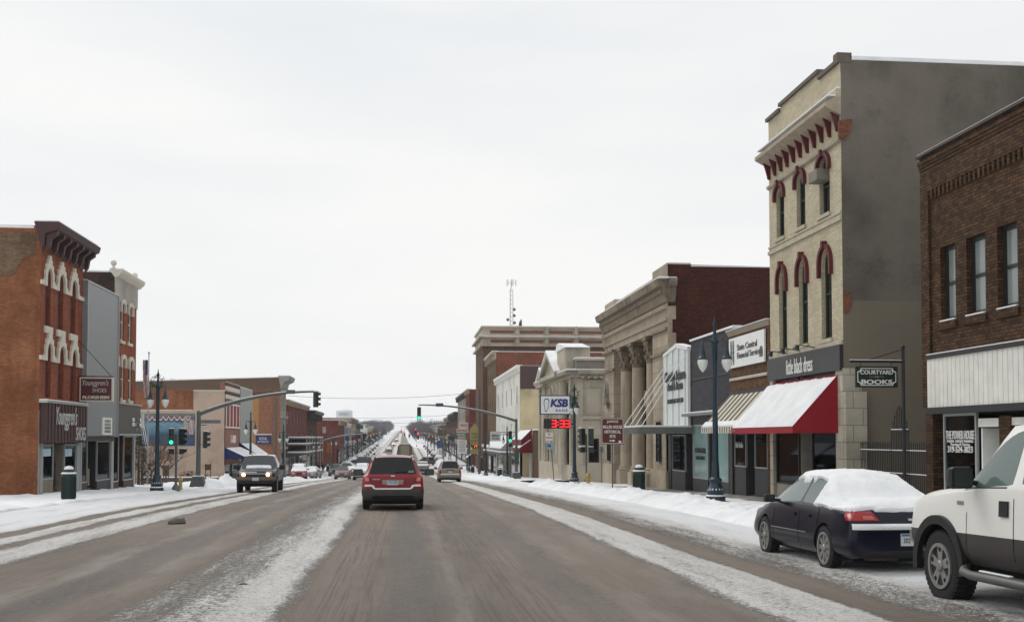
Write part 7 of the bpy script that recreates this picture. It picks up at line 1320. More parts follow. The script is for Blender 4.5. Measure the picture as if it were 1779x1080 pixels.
t.patch('snow_ledge', SNOW, 'B', [(-.52, .61), (.52, .61), (.52, .655), (-.52, .655)], .04, (14, 3), mirror=False); t.patch('snow_ledge', SNOW, 'B', [(.5, .61), (.58, .64), (.66, .76), (.56, .74)], .035, (5, 4)); t.patch('snow_ledge', SNOW, 'B', [(.6, .7), (.84, .7), (.82, .76), (.62, .76)], .04, (5, 3)); t.patch('badge', CHR, 'B', [(-.06, .99), (.06, .99), (.06, 1.03), (-.06, 1.03)], .012, (3, 2), mirror=False); t.patch('badge', CHR, 'B', [(-.6, .9), (-.38, .9), (-.38, .92), (-.6, .92)], .012, (3, 1), mirror=False)
t.seam('B', [(-.66, 1.0), (-.6, .62), (.6, .62), (.66, 1.0)], .016, DARK, 'tailgate_seam', False); t.box('bumper', DIRTY, -.86, .86, -2.56, -2.3, .36, .6, .05); t.box('bumper_lower', DARK, -.6, .6, -2.57, -2.3, .34, .44, .02); t.mirror(.75, 1.08, .3, .2, .93); part(t.root, 'wiper', TRIM, ('tube', [(0, -2.42, 1.07), (.1, -2.36, 1.15), (.42, -2.34, 1.14)], .012, 5)); part(t.root, 'window_sticker', mat('pale sticker', (120, 140, 132), .6), ('box', .46, .62, -2.36, -2.33, 1.1, 1.17))
for sg in (-1, 1): part(t.root, 'roof_rail', TRIM, ('tube', [(sg*.6, -2.0, 1.58), (sg*.6, -1.85, 1.67), (sg*.61, .2, 1.69), (sg*.61, .4, 1.6)], .022, 6)); part(t.root, 'snow_cap', SNOW, ('ball', (sg*.57, -2.03, 1.6), .05, 1, 1, .6, 5))
t.snow(lambda c, n: c.z > 1.57 and n.z > .8, .012, 'frost_cover', .004) if False else None
part(t.root, 'underbody', DARK, ('box', -.84, .84, -2.3, 2.2, .17, .4)); t.done()
# ---- beige minivan
t = Car('beige_minivan', 'beige minivan seen from behind in the right lane with snow on its bumper', 'car', suv_st(.92, 1.72, 4.8, .55, 1.05, 1.1), [(-1.45, .34), (1.45, .34)], .34, .4, paint('beige paint', (134, 126, 114), .35, .5), CGD, world(3.72, 89.4), 0, clad=(0,), track=.9)
t.patch('tail_light', LRED, 'B', [(.7, .7), (.86, .7), (.84, 1.06), (.74, 1.08)], .015, (3, 5)); t.plate('B', 0, .85, '', .32, .15); t.box('bumper', paint('beige paint', (134, 126, 114), .35, .5), -.86, .86, -2.5, -2.25, .4, .62, .05); t.patch('snow_ledge', SNOW, 'B', [(-.75, .6), (.75, .6), (.72, .7), (-.72, .7)], .07, (12, 3), mirror=False); t.mirror(.85, 1.1, .24, .16, .88); t.patch('plate_recess', TRIM, 'B', [(-.3, .93), (.3, .93), (.3, .99), (-.3, .99)], .012, (4, 2), mirror=False); part(t.root, 'underbody', DARK, ('box', -.75, .75, -2.2, 2.2, .2, .42)); t.done()
# ---- oncoming navy pickup
HL = emis('lit headlight', (255, 214, 150), 9); AMB = mat('amber lamp', (190, 96, 30), .3, var=.05)
def front_face(t, w, z0, z1, lit=True, gz=None, amber=True):
    t.patch('headlight', LCLR, 'F', [(w*.55, z0+(z1-z0)*.5), (w*.9, z0+(z1-z0)*.5), (w*.88, z1), (w*.55, z1)], .02, (4, 3))
    for sg in (1, -1): pass
    if amber: t.patch('indicator', AMB, 'F', [(w*.55, z0), (w*.92, z0), (w*.9, z0+(z1-z0)*.5), (w*.55, z0+(z1-z0)*.5)], .02, (4, 3))
    if lit:
        for sg in (-1, 1): h = t.hit('F', sg*w*.68, (z0+z1)/2-.02)[0]; part(t.root, 'lit_headlight', HL, ('lathe', (h.x, h.y-.03, h.z), [(.085, 0), (.085, .06), (.05, .075), (.01, .08)], 14, 0, 'y'))
np_ = paint('navy pickup paint', (9, 16, 32), .25, .1); np_.node_tree.nodes['Principled BSDF'].inputs['Coat Weight'].default_value = .05
st = truck_st(.98); t = Car('oncoming_pickup', 'navy pickup truck with lit headlights driving towards the viewer in left lane', 'pickup truck', st, [(-1.83, .4), (1.83, .4)], .4, .48, np_, CG, world(-7.3, 57.6), math.pi+R(2), clad=(0, 1), track=.98, ww=.27)
front_face(t, .86, .8, 1.04); t.patch('grille', TRIM, 'F', [(-.44, .78), (.44, .78), (.44, 1.0), (-.44, 1.0)], .02, (6, 4), mirror=False); t.patch('grille_bar', CHR, 'F', [(-.8, .92), (.8, .92), (.8, .97), (-.8, .97)], .03, (10, 2), mirror=False); t.box('bumper', mat('tan grey bumper', (100, 94, 84), .5, .2, var=.15, obj=True), -.92, .92, 2.62, 2.86, .6, .78, .05); t.box('bumper_lower', TRIM, -.85, .85, 2.6, 2.82, .45, .599, .03); t.plate('F', 0, .66, '', .32, .16) if False else part(t.root, 'licence_plate', PLATE, ('box', -.16, .16, 2.861, 2.88, .6, .76))
t.mirror(1.02, 1.26, .28, .24, .93); t.snow(lambda c, n: n.z > .5 and 1.2 < c.y < 1.42 and .1 < abs(c.x) < .6, .04); part(t.root, 'snow_streak', SNOW, ('box', -.05, .5, 2.8, 2.83, .99, 1.03)); part(t.root, 'marker_lamp', AMB, ('box', -.42, -.36, .45, .52, 1.88, 1.92), ('box', .36, .42, .45, .52, 1.88, 1.92)) ; t.snow(lambda c, n: c.z > 1.75 and n.z > .8, .02)
part(t.root, 'underbody', DARK, ('box', -.8, .8, -2.5, 2.4, .3, .55)); part(t.root, 'bed_cover', SNOW, ('box', -.86, .86, -2.75, -1.08, 1.27, 1.34)); t.done()
# ---- smaller distant traffic
def far_car(kind, name, label, X, Y, rz, col, snowy=0, lit=False, group='cars further down the street', rear=False):
    st, ax, wr = (sedan_st(.87, 1.42), [(-1.33, .31), (1.31, .31)], .31) if kind == 'sedan' else (suv_st(.9, 1.68, 4.6, .55, 1.05, 1.08), [(-1.35, .34), (1.35, .34)], .34) if kind == 'suv' else (truck_st(.95), [(-1.83, .38), (1.83, .38)], .38)
    t = Car(name, label, 'pickup truck' if kind == 'truck' else 'car', st, ax, wr, wr+.06, col, CG, world(X, Y), rz, clad=(0,) if kind == 'sedan' else (0, 1), lev=1, cut=True, group=group, track=max(s[6] for s in st)-.02, spokes=0, rimr=.6)
    w = max(s[6] for s in st); zb = {'sedan': .52, 'suv': .62, 'truck': .78}[kind]; zt = {'sedan': .66, 'suv': .78, 'truck': .98}[kind]
    if kind == 'sedan': t.patch('headlight', LCLR, 'F', [(.34, .52), (.56, .52), (.56, .64), (.34, .64)], .015, (3, 2)); t.patch('tail_light', LRED, 'B', [(.45, .68), (.76, .68), (.76, .84), (.5, .84)], .012, (3, 2))
    elif kind == 'suv': t.patch('headlight', LCLR, 'F', [(.4, .62), (.64, .62), (.64, .76), (.4, .76)], .015, (3, 2)); t.patch('tail_light', LRED, 'B', [(.66, .7), (.84, .7), (.82, 1.0), (.7, 1.0)], .012, (3, 2))
    else: t.patch('headlight', LCLR, 'F', [(.5, .8), (.8, .8), (.8, .96), (.5, .96)], .015, (3, 2)); t.patch('tail_light', LRED, 'B', [(.74, .82), (.9, .82), (.88, 1.14), (.76, 1.14)], .012, (3, 2))
    t.patch('grille', TRIM, 'F', [(-.3, zb-.1), (.3, zb-.1), (.3, zt-.04), (-.3, zt-.04)], .015, (4, 2), mirror=False); y_ = st[-1][0]; part(t.root, 'bumper', paint('dirty bumper', (120, 116, 110)) if kind == 'truck' else col, ('box', -w*.8, w*.8, y_-.22, y_+.04, .34, .5), bevel=.04); part(t.root, 'bumper', TRIM, ('box', -w*.8, w*.8, -(y_+.04) if kind != 'truck' else -2.9, -y_+.2 if kind != 'truck' else -2.7, .34, .5), bevel=.04); t.mirror({'sedan': .72, 'suv': .7, 'truck': 1.0}[kind], {'sedan': .97, 'suv': 1.1, 'truck': 1.26}[kind], .18, .13, w-.05)
    if snowy: t.snow(lambda c, n: n.z > .55 and c.z > .85*(1 if kind == 'sedan' else 1.1), .07 if snowy > .5 else .03)
    if lit:
        for sg in (-1, 1): h = t.hit('F', sg*w*.55, zb+.07)[0]; part(t.root, 'lit_headlight', HL, ('lathe', (h.x, h.y-.03, h.z), [(.09, 0), (.09, .08), (.01, .09)], 10, 0, 'y'))
    t.done()
def XY(px, Y): return (px-700)*Y/1900
redp2, silv_, mauve, teal_, dk_, gw, blk, lt = paint('bright red paint', (142, 26, 36), .3, .35), paint('silver paint', (140, 142, 138), .35, .4), paint('mauve paint', (112, 74, 74), .35, .5), paint('slate teal paint', (62, 76, 78), .35, .4), paint('dark grey paint', (44, 46, 50), .35, .3), paint('pale grey paint', (176, 178, 174), .35, .3), paint('black car paint', (22, 22, 24), .3, .3), paint('off white paint', (196, 196, 190), .35, .3)
far_car('suv', 'parked_car', 'small red car parked nose out at the left kerb beyond navy pickup', XY(520, 118), 120, math.pi+.08, redp2, .3)
far_car('sedan', 'parked_car', 'silver car half hidden behind the small red parked car', XY(542, 126), 128, math.pi-.1, silv_, .3)
far_car('sedan', 'oncoming_car', 'dull mauve oncoming saloon in the left lane without lights', XY(595, 122), 124.5, math.pi, mauve)
far_car('sedan', 'oncoming_car', 'red brown oncoming car with one glowing headlight beside the mauve saloon', XY(610, 134), 138, math.pi, paint('rust red paint', (108, 44, 38)), .3, True)
far_car('suv', 'oncoming_car', 'pale grey oncoming car tucked just left of the red crossover', XY(629, 112), 114, math.pi, gw, .4)
far_car('suv', 'parked_car', 'dark slate parked car left of the mauve saloon', XY(585, 150), 150, math.pi, teal_, 0); far_car('suv', 'parked_car', 'dark grey parked car behind the slate one at the left kerb', XY(604, 165), 165, math.pi, dk_, 0)
far_car('truck', 'distant_pickup', 'small grey pickup driving away between red crossover and beige minivan', XY(733, 168), 168, 0, silv_, .6)
far_car('suv', 'parked_car', 'dark parked car facing sideways on the snowy left crossing', XY(629, 225), 225, math.pi/2, paint('deep blue paint', (44, 58, 88)), 0); far_car('suv', 'parked_car', 'dark parked car standing on the snowy right side of the second crossing', XY(740, 222), 222, .5, dk_, 0)
for i, (px, Y, c, lb) in enumerate(((668, 262, 'w', 'white'), (676, 330, 'd', 'dark'), (684, 420, 's', 'silver'), (689, 520, 'r', 'red'), (712, 290, 'd', 'dark'), (706, 370, 'w', 'white'))): far_car('suv' if i % 2 else 'sedan', 'far_car', 'tiny %s car %s on the hill road, %s of its lane' % (lb, 'coming down' if i < 4 else 'driving up', ('nearest', 'second', 'third', 'farthest', 'nearest', 'farther')[i]), XY(px, Y), Y, math.pi if i < 4 else 0, {'w': lt, 'd': dk_, 's': silv_, 'r': redp2}[c], .3, i in (0, 2))
rr = random.Random(5)
cols = [lt, dk_, silv_, redp2, blk, gw, teal_, mauve]; nm = ['white', 'dark grey', 'silver', 'red', 'black', 'pale grey', 'slate', 'mauve']; side = ['first', 'second', 'third', 'fourth', 'fifth', 'sixth', 'seventh', 'eighth', 'ninth', 'tenth']
for i, Y in enumerate((250, 268, 287, 308, 335, 360, 392)): far_car('suv' if i % 2 else 'sedan', 'parked_car', 'far %s car, %s of the row parked along the right kerb uphill' % (nm[i], side[i]), 8.0, Y, 0, cols[i], 1)
for i, Y in enumerate((255, 272, 294, 316, 342, 370, 400)): far_car('suv' if i % 2 == 0 else 'sedan', 'parked_car', 'far %s car, %s of the row parked along the left kerb uphill' % (nm[7-i], side[i]), -9.8, Y, math.pi, cols[7-i], 1)
# tank-like lorry ahead
Y = 176; X = XY(703, Y); z = g(Y); t = thing('lorry', 'tan box lorry seen from behind above the red crossover roof', 'lorry', (X, Y, z)); tanp = mat('tan lorry body', (132, 122, 106), .6, var=.15); zt = uv(FS(Y), 700, 771)[1]-z
part(t, 'cargo_box', tanp, ('box', X-.9, X+.9, Y, Y+6, z+1, z+zt), bevel=.05); part(t, 'cab', gw, ('box', X-1.0, X+1.0, Y+6.2, Y+8, z+.6, z+2.3), bevel=.15); part(t, 'rear_door', mat('lorry door', (150, 140, 124), .6), ('box', X-.7, X+.7, Y-.05, Y-.001, z+1.1, z+zt-.3)); part(t, 'door_frame', mat('lorry frame', (84, 76, 66), .7), ('box', X-.78, X-.7, Y-.07, Y-.002, z+1, z+zt-.2), ('box', X+.7, X+.78, Y-.07, Y-.002, z+1, z+zt-.2)); part(t, 'dump_side', mat('lorry flank', (110, 102, 88), .7), ('prism', FS(Y+.5), [(X-1.6, z+.9), (X+1.6, z+.9), (X+1.1, z+zt-.25), (X-1.1, z+zt-.25)], -5, 0))
for sx in (-.95, .7):
    for dy in (1, 5, 7): w = part(t, 'wheel', RUB, ('lathe', (X+sx, Y+dy, z+.5), [(.5, 0), (.5, .3)], 18, 0, 'x')); part(w, 'rim', RIM, ('lathe', (X+sx-.01, Y+dy, z+.5), [(.28, 0), (.28, .32)], 14, 0, 'x'))
snowcap(t, ('box', X-.88, X+.88, Y+.02, Y+5.9, z+zt+.001, z+zt+.08))
# ================================================================ people
def person(label, X, Y, coat, trousers, step, rz=0, s=1.0):
    z = gs(Y)-.03; t = thing('person', label, 'person', (X, Y, z), 'two people walking on the left sidewalk'); J = [(0, 0, .95), (0, 0, 1.2), (0, .02, 1.42), (0, .02, 1.52), (0, .03, 1.66), (0, .03, 1.74), (.1, 0, .92), (.11, step, .5), (.11, -step*.3, .08), (.11, -step*.3+.16, .04), (-.1, 0, .92), (-.11, -step*.6+.1, .5), (-.11, -step*1.6, .1), (-.11, -step*1.6+.16, .05), (.19, 0, 1.4), (.25, -.06, 1.14), (.24, .06, .9), (.24, .09, .82), (-.19, 0, 1.4), (-.25, .05, 1.14), (-.22, .2, .94), (-.22, .24, .87)]
    E = [(0, 1), (1, 2), (2, 3), (3, 4), (4, 5), (0, 6), (6, 7), (7, 8), (8, 9), (0, 10), (10, 11), (11, 12), (12, 13), (2, 14), (14, 15), (15, 16), (16, 17), (2, 18), (18, 19), (19, 20), (20, 21)]
    Rr = [.17, .17, .16, .07, .1, .07, .11, .085, .06, .05, .11, .085, .06, .05, .08, .06, .05, .045, .08, .06, .05, .045]
    me = bpy.data.meshes.new('body'); me.from_pydata([(a*s, b_*s, c*s) for a, b_, c in J], E, []); o = bpy.data.objects.new('body', me); C.objects.link(o); o.modifiers.new('k', 'SKIN'); o.modifiers.new('s', 'SUBSURF').levels = 1
    for v, r in zip(me.skin_vertices[0].data, Rr): v.radius = (r*s, r*.75*s)
    me.skin_vertices[0].data[0].use_root = True; dg = bpy.context.evaluated_depsgraph_get(); dg.update(); ev = bpy.data.meshes.new_from_object(o.evaluated_get(dg)); bpy.data.objects.remove(o)
    ev.materials.clear(); [ev.materials.append(m) for m in (coat, trousers, mat('skin', (170, 128, 108), .6, var=0))]
    for p in ev.polygons: p.material_index = 1 if p.center.z < .9*s else 2 if p.center.z > 1.53*s else 0; p.use_smooth = True
    o = bpy.data.objects.new('body', ev); C.objects.link(o); o.parent = t; part(t, 'hair', M['black'], ('ball', (X, Y-.02, z+1.74*s), .11, 1, 1, .85, 8), smooth=True); part(t, 'coat_skirt', coat, ('lathe', (X, Y, z+.8*s), [(.2, 0), (.21, .1), (.19, .45), (.2, .6)], 12), smooth=True); t.rotation_euler = (0, 0, rz); return t
ck_ = mat('dark coat', (28, 30, 38), .9, var=.1); jn = mat('dark jeans', (36, 40, 54), .9, var=.1)
person('person in dark coat and dark trousers walking nearer the shopfronts', on(553, 810, 148)[0], 148, ck_, jn, .2, .2); person('smaller person in dark jacket walking behind the first', on(561, 810, 160)[0], 160, mat('charcoal jacket', (44, 44, 50), .9), jn, .12, -.2, .96)
# ================================================================ far signs and poles
def box_sign(label, px, X, py0, py1, w, m, words, fm=None, cat='sign', name='shop_sign', polex=None, d=.3, Y=None):
    y = Y or gy(px, X); q = FS(y); a, b_ = uv(q, px-w/2, py1), uv(q, px+w/2, py0); t = thing(name, label, cat, q.p((a[0]+b_[0])/2, a[1])); part(t, 'board', m, ('bf', q, a[0], b_[0], a[1], b_[1], -d, 0), bevel=.02); W_, H_ = b_[0]-a[0], b_[1]-a[1]
    for s, fy, fw, fh in words: text(s, q.p((a[0]+b_[0])/2, a[1]+H_*fy, .0), (1, 0, 0), UP, W_*fw, H_*fh, fm or M['white'], t, bold=.02)
    part(t, 'bracket', M['galv'], ('tube', [(b_[0], y+.15, b_[1]-.1), (XR, y+.15, b_[1]-.1)], .04, 5)) if X > 0 else None
    return t, q, a, b_
yel = mat('faded yellow sign', (170, 154, 96), .6, var=.1); wred = mat('sign red', (150, 34, 40), .6)
# yellow sign tower
Yt = gy(826, 11.2); q = FS(Yt); a, b_ = uv(q, 816.5, 823), uv(q, 833, 735); t = thing('sign_tower', 'faded yellow gabled sign tower with orange clock digits', 'sign', q.p((a[0]+b_[0])/2, gs(Yt))); x0, x1 = a[0], b_[0]
part(t, 'panel', yel, ('prism', q, [(x0, uv(q, 820, 788)[1]), (x1, uv(q, 820, 788)[1]), (x1, uv(q, 820, 745)[1]), ((x0+x1)/2, b_[1]), (x0, uv(q, 820, 745)[1])], -.5, 0)); part(t, 'clock_panel', M['black'], ('bf', q, x0+.15, x1-.1, uv(q, 820, 779)[1], uv(q, 820, 773)[1], .001, .05)); cz = uv(q, 820, 778.3)[1]; segtext('17', q, x0+.45, cz, .28, .45, emis('orange led', (255, 120, 30), 2.5), t, .055)
for i, s in enumerate(('GRAND', 'THEATRE', 'BUILDING')): text(s, q.p((x0+x1)/2, uv(q, 820, 753+i*6)[1], 0), (1, 0, 0), UP, (x1-x0)*.7, .28, mat('brown print', (70, 56, 30), .8, var=0), t)
part(t, 'post', M['galv'], ('tube', [(x0+.2, Yt+.2, gs(Yt)-.2), (x0+.2, Yt+.2, uv(q, 820, 788)[1])], .09, 6), ('tube', [(x1-.2, Yt+.2, gs(Yt)-.2), (x1-.2, Yt+.2, uv(q, 820, 788)[1])], .09, 6))
# entrance shelter under it
Ys = gy(822, 11.5); X = 11.6; z = gs(Ys); t = thing('entrance_canopy', 'dark snowy entrance canopy beside the yellow sign tower', 'canopy', (X, Ys, z)); part(t, 'frame', M['black'], ('prism', FS(Ys), [(X-1.1, z), (X-.95, z), (X-.95, z+2.0), (X, z+2.7), (X+1.3, z+2.0), (X+1.3, z), (X+1.45, z), (X+1.45, z+2.1), (X, z+2.95), (X-1.1, z+2.1)], -3, 0)); snowcap(t, ('prism', FS(Ys), [(X-1.15, z+2.11), (X, z+2.96), (X+1.5, z+2.11), (X+1.5, z+2.22), (X, z+3.12), (X-1.15, z+2.22)], -3, .02)); part(t, 'side_screen', M['char'], ('box', X+1.2, X+1.29, Ys, Ys+3, z, z+2))
mk = mat('script sign white', (206, 200, 196), .5)
box_sign('white sign with red script lettering above the red diner sign', 806, 10.6, 733.5, 744, 14, mk, (('Family', .5, .8, .6),), wred, Y=205); box_sign('white sign with bold red capitals between white and green signs', 803.5, 10.6, 744.6, 751, 20, mk, (('RESTAURANT', .5, .9, .6),), wred, Y=205.05); box_sign('green and white striped sign below the red capitals', 801, 10.5, 751.4, 757, 18, mat('sign mid green', (60, 110, 88), .6), (('OPEN DAILY', .5, .8, .5),), Y=205.1); box_sign('white information board covered in small print below the green sign', 803, 10.5, 764, 787, 16, M['white'], tuple((s, .88-.14*i, .7, .07) for i, s in enumerate(('BREAKFAST', 'LUNCH', 'DINNER', 'SPECIALS', 'COFFEE', 'PIES'))), M['char'], Y=205.2)
box_sign('white bordered bakery sign hanging before the white rendered building', 861, 11.2, 749, 766, 18, mat('pale sign', (180, 184, 180), .6), (('Baker', .6, .7, .25), ('Street', .3, .7, .22)), M['char'], Y=126)
box_sign('far brown rectangular sign near the green street plate', 768, 9.6, 745, 756, 16, M['wood'], (), Y=250); box_sign('far green square sign on a thin pole', 772, 9.4, 768, 775, 8, mat('sign green', (30, 96, 76), .6), (), Y=235); box_sign('far blue and yellow hanging sign right side', 764, 9.5, 768, 778, 8, mat('sign blue', (40, 80, 150), .6), (), Y=265); box_sign('far white hanging sign below the blue one', 766, 9.5, 780, 790, 6, mk, (), Y=240)
box_sign('far orange hanging sign on the left side before red corner building', 572, -12.0, 769, 786, 9, mat('sign orange', (176, 96, 40), .6), (), Y=185); box_sign('far white tilted billboard on the left above shop awnings', 563, -12.5, 741, 752, 6, mk, (), Y=190); box_sign('far red round sign above the stacked porch', 535, -12.3, 756, 765, 8, wred, (), Y=150); box_sign('far blue banner sign on the left row', 603, -11.5, 758, 765, 7, mat('sign blue', (40, 80, 150), .6), (), Y=230)
# slim poles and lamps down the street
def pole(px, X, top, label, Y=None, r=.07, head_=False, lamps=True):
    y = Y or gy(px, X); q = FS(y); x = uv(q, px, 800)[0]; z = gs(y)-.05; zt = uv(q, px, top)[1]; t = thing('street_pole', label, 'pole', (x, y, z), 'slim poles lining the far street'); part(t, 'shaft', M['galv'] if not lamps else M['teal'], ('tube', [(x, y, z), (x, y, zt)], [r*1.3, r], 7))
    if lamps:
        for s in (-1, 1): part(t, 'lantern', globe, ('lathe', (x+s*.4, y, zt-1.3), [(.02, -.4), (.17, -.1), (.18, 0), (.05, .15), (.02, .35)], 8)); part(t, 'arm', M['teal'], ('tube', [(x, y, zt-.9), (x+s*.4, y, zt-.95)], .03, 4))
W1 = ['first', 'second', 'third', 'fourth', 'fifth', 'sixth', 'seventh', 'eighth', 'ninth', 'tenth', 'eleventh', 'twelfth']
pole(574, -11, 745, 'tall dark pole rising before the orange hanging sign', 150, lamps=False); pole(743, 0, 743, 'tall thin dark pole just right of the distant signals', 195, lamps=False); pole(771, 0, 738, 'tall dark pole carrying the green square sign', 200, .09, lamps=False)
for i, Y in enumerate((176, 222, 244, 268, 296, 328, 362, 400, 440, 490)): q = FS(Y); pole(700-11.2*1900/Y, 0, 760-(g(Y)+6-1.63)*1900/Y, 'small far lamp post, %s of the left kerb line beyond the walking people' % W1[i], Y)
for i, Y in enumerate((228, 250, 276, 306, 340, 378, 420, 470)): q = FS(Y); pole(700+9.6*1900/Y, 0, 760-(g(Y)+6-1.63)*1900/Y, 'small far lamp post, %s of the right kerb line beyond the second crossing' % W1[i], Y)
# distant red signals
for i, (px, py, Y, lit) in enumerate(((697, 752, 330, 'red'), (703, 757, 300, 'red'), (711, 762, 250, 'green'), (744, 766, 240, 'red'), (722, 753, 240, 'red'), (724, 777, 420, 'red'))):
    q = FS(Y); x, z = uv(q, px, py); lb = ('distant red signal hanging highest over the hill road', 'distant red signal just below the highest one', 'distant green signal over the lorry roof', 'distant red signal on the right pole', 'distant red glowing signal at the tip of the far arm', 'tiny red signal low beside the lorry')[i]
    t = thing('traffic_signal', lb, 'traffic signal', (x, Y, z), 'distant signals over the street'); part(t, 'hanger', M['galv'], ('tube', [(x, Y, z+1.2), (x, Y, z+2.0)], .04, 5), ('tube', [(x, Y, z+2.0), (x+(8.6-x if x > -2 else 0), Y, z+1.6)], .06, 5), ('tube', [(8.6, Y, z+1.6), (8.6, Y, g(Y))], .09, 6)); head(t, x, Y, z, (0, -1), lit); 
# ================================================================ far rows uphill, houses, woods, water tower
bks = [('brick down the hill', brick('far red brick', (96, 52, 44), (124, 72, 58), (110, 84, 74))), ('tan', stucco('far tan render', (140, 128, 108), (160, 148, 128))), ('grey', stucco('far grey render', (120, 120, 118), (146, 146, 142))), ('dark brick', brick('far dark brick', (70, 48, 42), (90, 62, 54), (80, 64, 58))), ('white', wht)]
Y = 336.0; k = 0; rr = random.Random(4)
nl = ['nearest', 'second', 'third', 'fourth', 'fifth', 'sixth', 'seventh', 'eighth', 'ninth', 'tenth', 'eleventh', 'twelfth', 'thirteenth', 'fourteenth', 'fifteenth', 'sixteenth', 'seventeenth', 'eighteenth', 'nineteenth', 'twentieth', 'twenty-first', 'twenty-second']
while Y < 640:
    L_ = rr.uniform(14, 24); h = rr.uniform(5.5, 9.5)-(Y-330)*.009; b_ = bks[k % 5]; rowb('far %s building, %s of the uphill row on the right kerb' % (b_[0], nl[k]), F, Y, Y+L_-.05, g(Y)+h, b_[1], 4, 2, 'row_building', cornice=(limep, .6, .5), depth=12, first=3.3, aw=(rc if k % 3 == 0 else None)); Y += L_+(12 if k % 4 == 3 else 0); k += 1
Y = 326.0; k = 0
while Y < 640:
    L_ = rr.uniform(14, 24); h = rr.uniform(5.5, 9)-(Y-330)*.009; b_ = bks[(k+2) % 5]; rowb('far %s building, %s of the uphill row on the left kerb' % (b_[0], nl[k]), G6, Y, Y+L_-.05, g(Y)+h, b_[1], 4, 2, 'row_building', cornice=(limep, .6, .5), depth=12, first=3.3, aw=(nav if k % 3 == 1 else None)); Y += L_+(12 if k % 4 == 3 else 0); k += 1
def house(X, Y, label, m, w=9, d=9, h=5):
    z = groundz(X, Y); r = thing('house', label, 'house', (X, Y, z), 'houses on the far hillside'); part(r, 'wall', m, ('box', X-w/2, X+w/2, Y, Y+d, z-1, z+h)); q = FS(Y); part(r, 'gable', m, ('prism', q, [(X-w/2+.01, z+h+.001), (X+w/2-.01, z+h+.001), (X, z+h+w*.35)], -d+.02, -.02)); part(r, 'roof', SNOW, ('prism', q, [(X-w/2-.5, z+h-.2), (X, z+h+w*.35+.05), (X+w/2+.5, z+h-.2), (X+w/2+.5, z+h+.1), (X, z+h+w*.35+.35), (X-w/2-.5, z+h+.1)], -d-.4, .4))
    for i in range(3):
        for kk in range(2): u = X-w*.32+w*.32*i; window(r, q, (u-.5, u+.5, z+1+kk*2.5, z+2.4+kk*2.5), M['white'], M['glass'], .0, .1, d=.05)
nl2 = ['lowest', 'second', 'third', 'fourth', 'fifth', 'sixth', 'seventh', 'eighth', 'ninth', 'tenth', 'eleventh', 'twelfth']
hs_ = [(-36, 560), (-30, 680), (-44, 700), (-24, 800), (-38, 880), (-20, 930), (30, 670), (42, 760), (26, 820), (38, 900), (22, 980), (-55, 800)]
for i, (x, y) in enumerate(hs_): house(x, y, '%s gabled house with snowy roof counted up the far hillside%s' % (nl2[i], ' right of the road' if x > 0 else ' left of the road'), bks[i % 5][1], rr.uniform(8, 12), 10, rr.uniform(4.5, 6))
# water tower
Y = 700; X = on(598, 740, Y)[0]; z = groundz(X, Y); zt = on(598, 711, Y)[1]; zb_ = on(598, 723, Y)[1]; t = thing('water_tower', 'white water tower with faint lettering rising behind the left row', 'water tower', (X, Y, z)); wt_ = mat('tower white', (200, 204, 207), .5, var=.05); rt_ = 5.2
part(t, 'tank', wt_, ('lathe', (X, Y, zb_-1), [(1, -3), (rt_*.8, -1.2), (rt_, 0), (rt_, zt-zb_), (rt_*.75, zt-zb_+1), (.1, zt-zb_+1.6)], 28), smooth=True); snowcap(t, ('lathe', (X, Y, zt-.98), [(rt_*.98, .02), (rt_*.75, 1.1), (.1, 1.75)], 28)); part(t, 'column', wt_, ('tube', [(X, Y, z), (X, Y, zb_-3.5)], 1.2, 12))
for k in range(6): w = 2*math.pi*k/6+.3; part(t, 'leg', wt_, ('tube', [(X+rt_*1.1*math.cos(w), Y+rt_*1.1*math.sin(w), z), (X+rt_*.95*math.cos(w), Y+rt_*.95*math.sin(w), zb_-.8)], .25, 6))
text('KEOKUK', (X, Y-rt_-.1, (zt+zb_)/2-.8), (1, 0, 0), UP, 6.2, 1.6, M['grey'], t)
# street trees and small hanging signs that crowd the far kerbs
rr = random.Random(21)
for i, Y in enumerate((232, 262, 290, 322, 352, 385, 420, 455)):
    bare_tree(10.4+rr.uniform(-.5, .5), Y, rr.uniform(4.5, 6.5), .7, 'bare street tree, %s of those on the right kerb beyond the second crossing' % W1[i], 'crown', bt_, 40+i, .09, 'street_tree', 'bare street trees far down the street', 4)
    bare_tree(-12.0+rr.uniform(-.5, .5), Y+9, rr.uniform(4.5, 6.5), .7, 'bare street tree, %s of those on the left kerb beyond the side street' % W1[i], 'crown', bt_, 60+i, .09, 'street_tree', 'bare street trees far down the street', 4)
for i, (Y, cn, c) in enumerate(((238, 'white', (210, 208, 204)), (256, 'dark red', (120, 34, 36)), (274, 'navy', (34, 44, 88)), (298, 'cream', (196, 184, 150)), (324, 'black', (34, 34, 36)), (356, 'green', (36, 84, 64)), (388, 'orange', (176, 96, 40)))):
    for sg in (1, -1):
        q = FS(Y+(0 if sg > 0 else 7)); x0 = 11.2 if sg > 0 else XF+.3; z = gs(Y)+rr.uniform(3, 4.6); h = rr.uniform(.8, 1.6); t = thing('hanging_sign', 'small far %s sign hanging over the %s kerb beyond the second crossing' % (cn, 'right' if sg > 0 else 'left'), 'sign', (x0, q.O.y, z), 'small signs hanging far down the street')
        part(t, 'board', mat('far sign '+cn, c, .6), ('bf', q, x0, x0+1.5, z, z+h, -.15, 0)); part(t, 'bracket', M['black'], ('bf', q, x0-.3, x0+2.0, z+h+.02, z+h+.08, -.1, -.05))
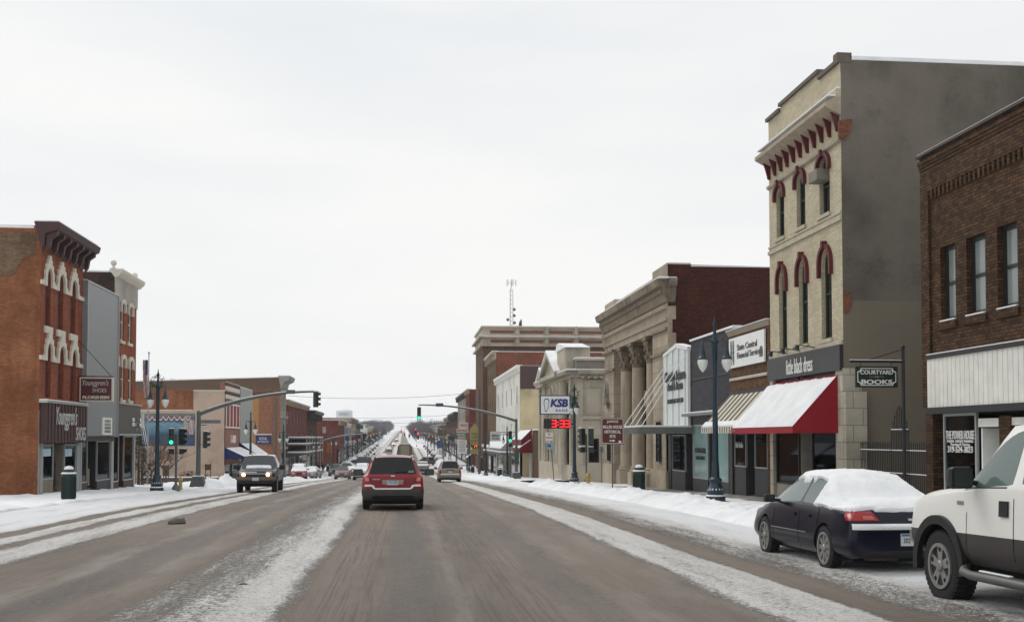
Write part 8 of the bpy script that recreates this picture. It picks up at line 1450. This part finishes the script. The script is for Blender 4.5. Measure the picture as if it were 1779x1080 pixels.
# bare winter woods on the hill: thousands of fine twig slivers
rr = random.Random(9); mb = MB()
def crown(x, y, r, h, n):
    z = groundz(x, y); mb.add([Vector((x-.3, y, z-1)), Vector((x+.3, y, z-1)), Vector((x+.12, y, z+h*.7)), Vector((x-.12, y, z+h*.7))], [(0, 1, 2, 3)], 1)
    for _ in range(n):
        v = Vector((rr.gauss(0, 1), rr.gauss(0, 1), rr.gauss(0, 1))).normalized()*rr.uniform(.3, 1)**.6; c = Vector((x+v.x*r, y+v.y*r, z+h*.62+v.z*h*.4)); u = (v+Vector((rr.gauss(0, .5), rr.gauss(0, .5), rr.gauss(.5, .5)))).normalized()*rr.uniform(.6, 1.5); s = u.cross(Vector((0, 1, 0))).normalized()*.09; mb.add([c-u-s, c-u+s, c+u], [(0, 1, 2)])
for i in range(230):
    sgn = rr.choice((-1, 1, 1)); y = rr.uniform(620, 1950); x = HX(y)+sgn*(8+y*.004+abs(rr.gauss(0, 1))*y*.045); crown(x, y, rr.uniform(4.5, 7.5), rr.uniform(8.5, 12), 330)
for i in range(110): sgn = rr.choice((-1, 1)); y = rr.uniform(440, 760); crown(HX(y)+sgn*rr.uniform(9, 34), y, rr.uniform(2.5, 4.2), rr.uniform(5.5, 8.5), 260)
for i in range(40): y = rr.uniform(720, 1300); crown(HX(y)-rr.uniform(9, 26), y, rr.uniform(4.5, 7), rr.uniform(9, 12.5), 380)
wd = mb.build('far_woods', [mat('grey twigs', (84, 80, 86), .95, var=.15, sc=.1), mat('grey bark', (96, 92, 94), .95)], None); tag(wd, 'bare grey winter woods along the crest of the far hill', None, None, 'stuff')
# pale winter air
hz = MB(); hz.box(-2600, 2600, -62, 3300, -30, 60); hz = hz.build('haze', [], None); hm = bpy.data.materials.new('winter haze'); hm.use_nodes = True; n_ = hm.node_tree; n_.nodes.remove(n_.nodes['Principled BSDF']); pv = n_.nodes.new('ShaderNodeVolumePrincipled'); pv.inputs['Density'].default_value = .0002; pv.inputs['Color'].default_value = (.93, .95, 1, 1); pv.inputs['Anisotropy'].default_value = .2; n_.links.new(pv.outputs[0], n_.nodes['Material Output'].inputs['Volume']); hz.data.materials.append(hm); tag(hz, None, None, None, 'stuff')
S.cycles.volume_bounces = 1
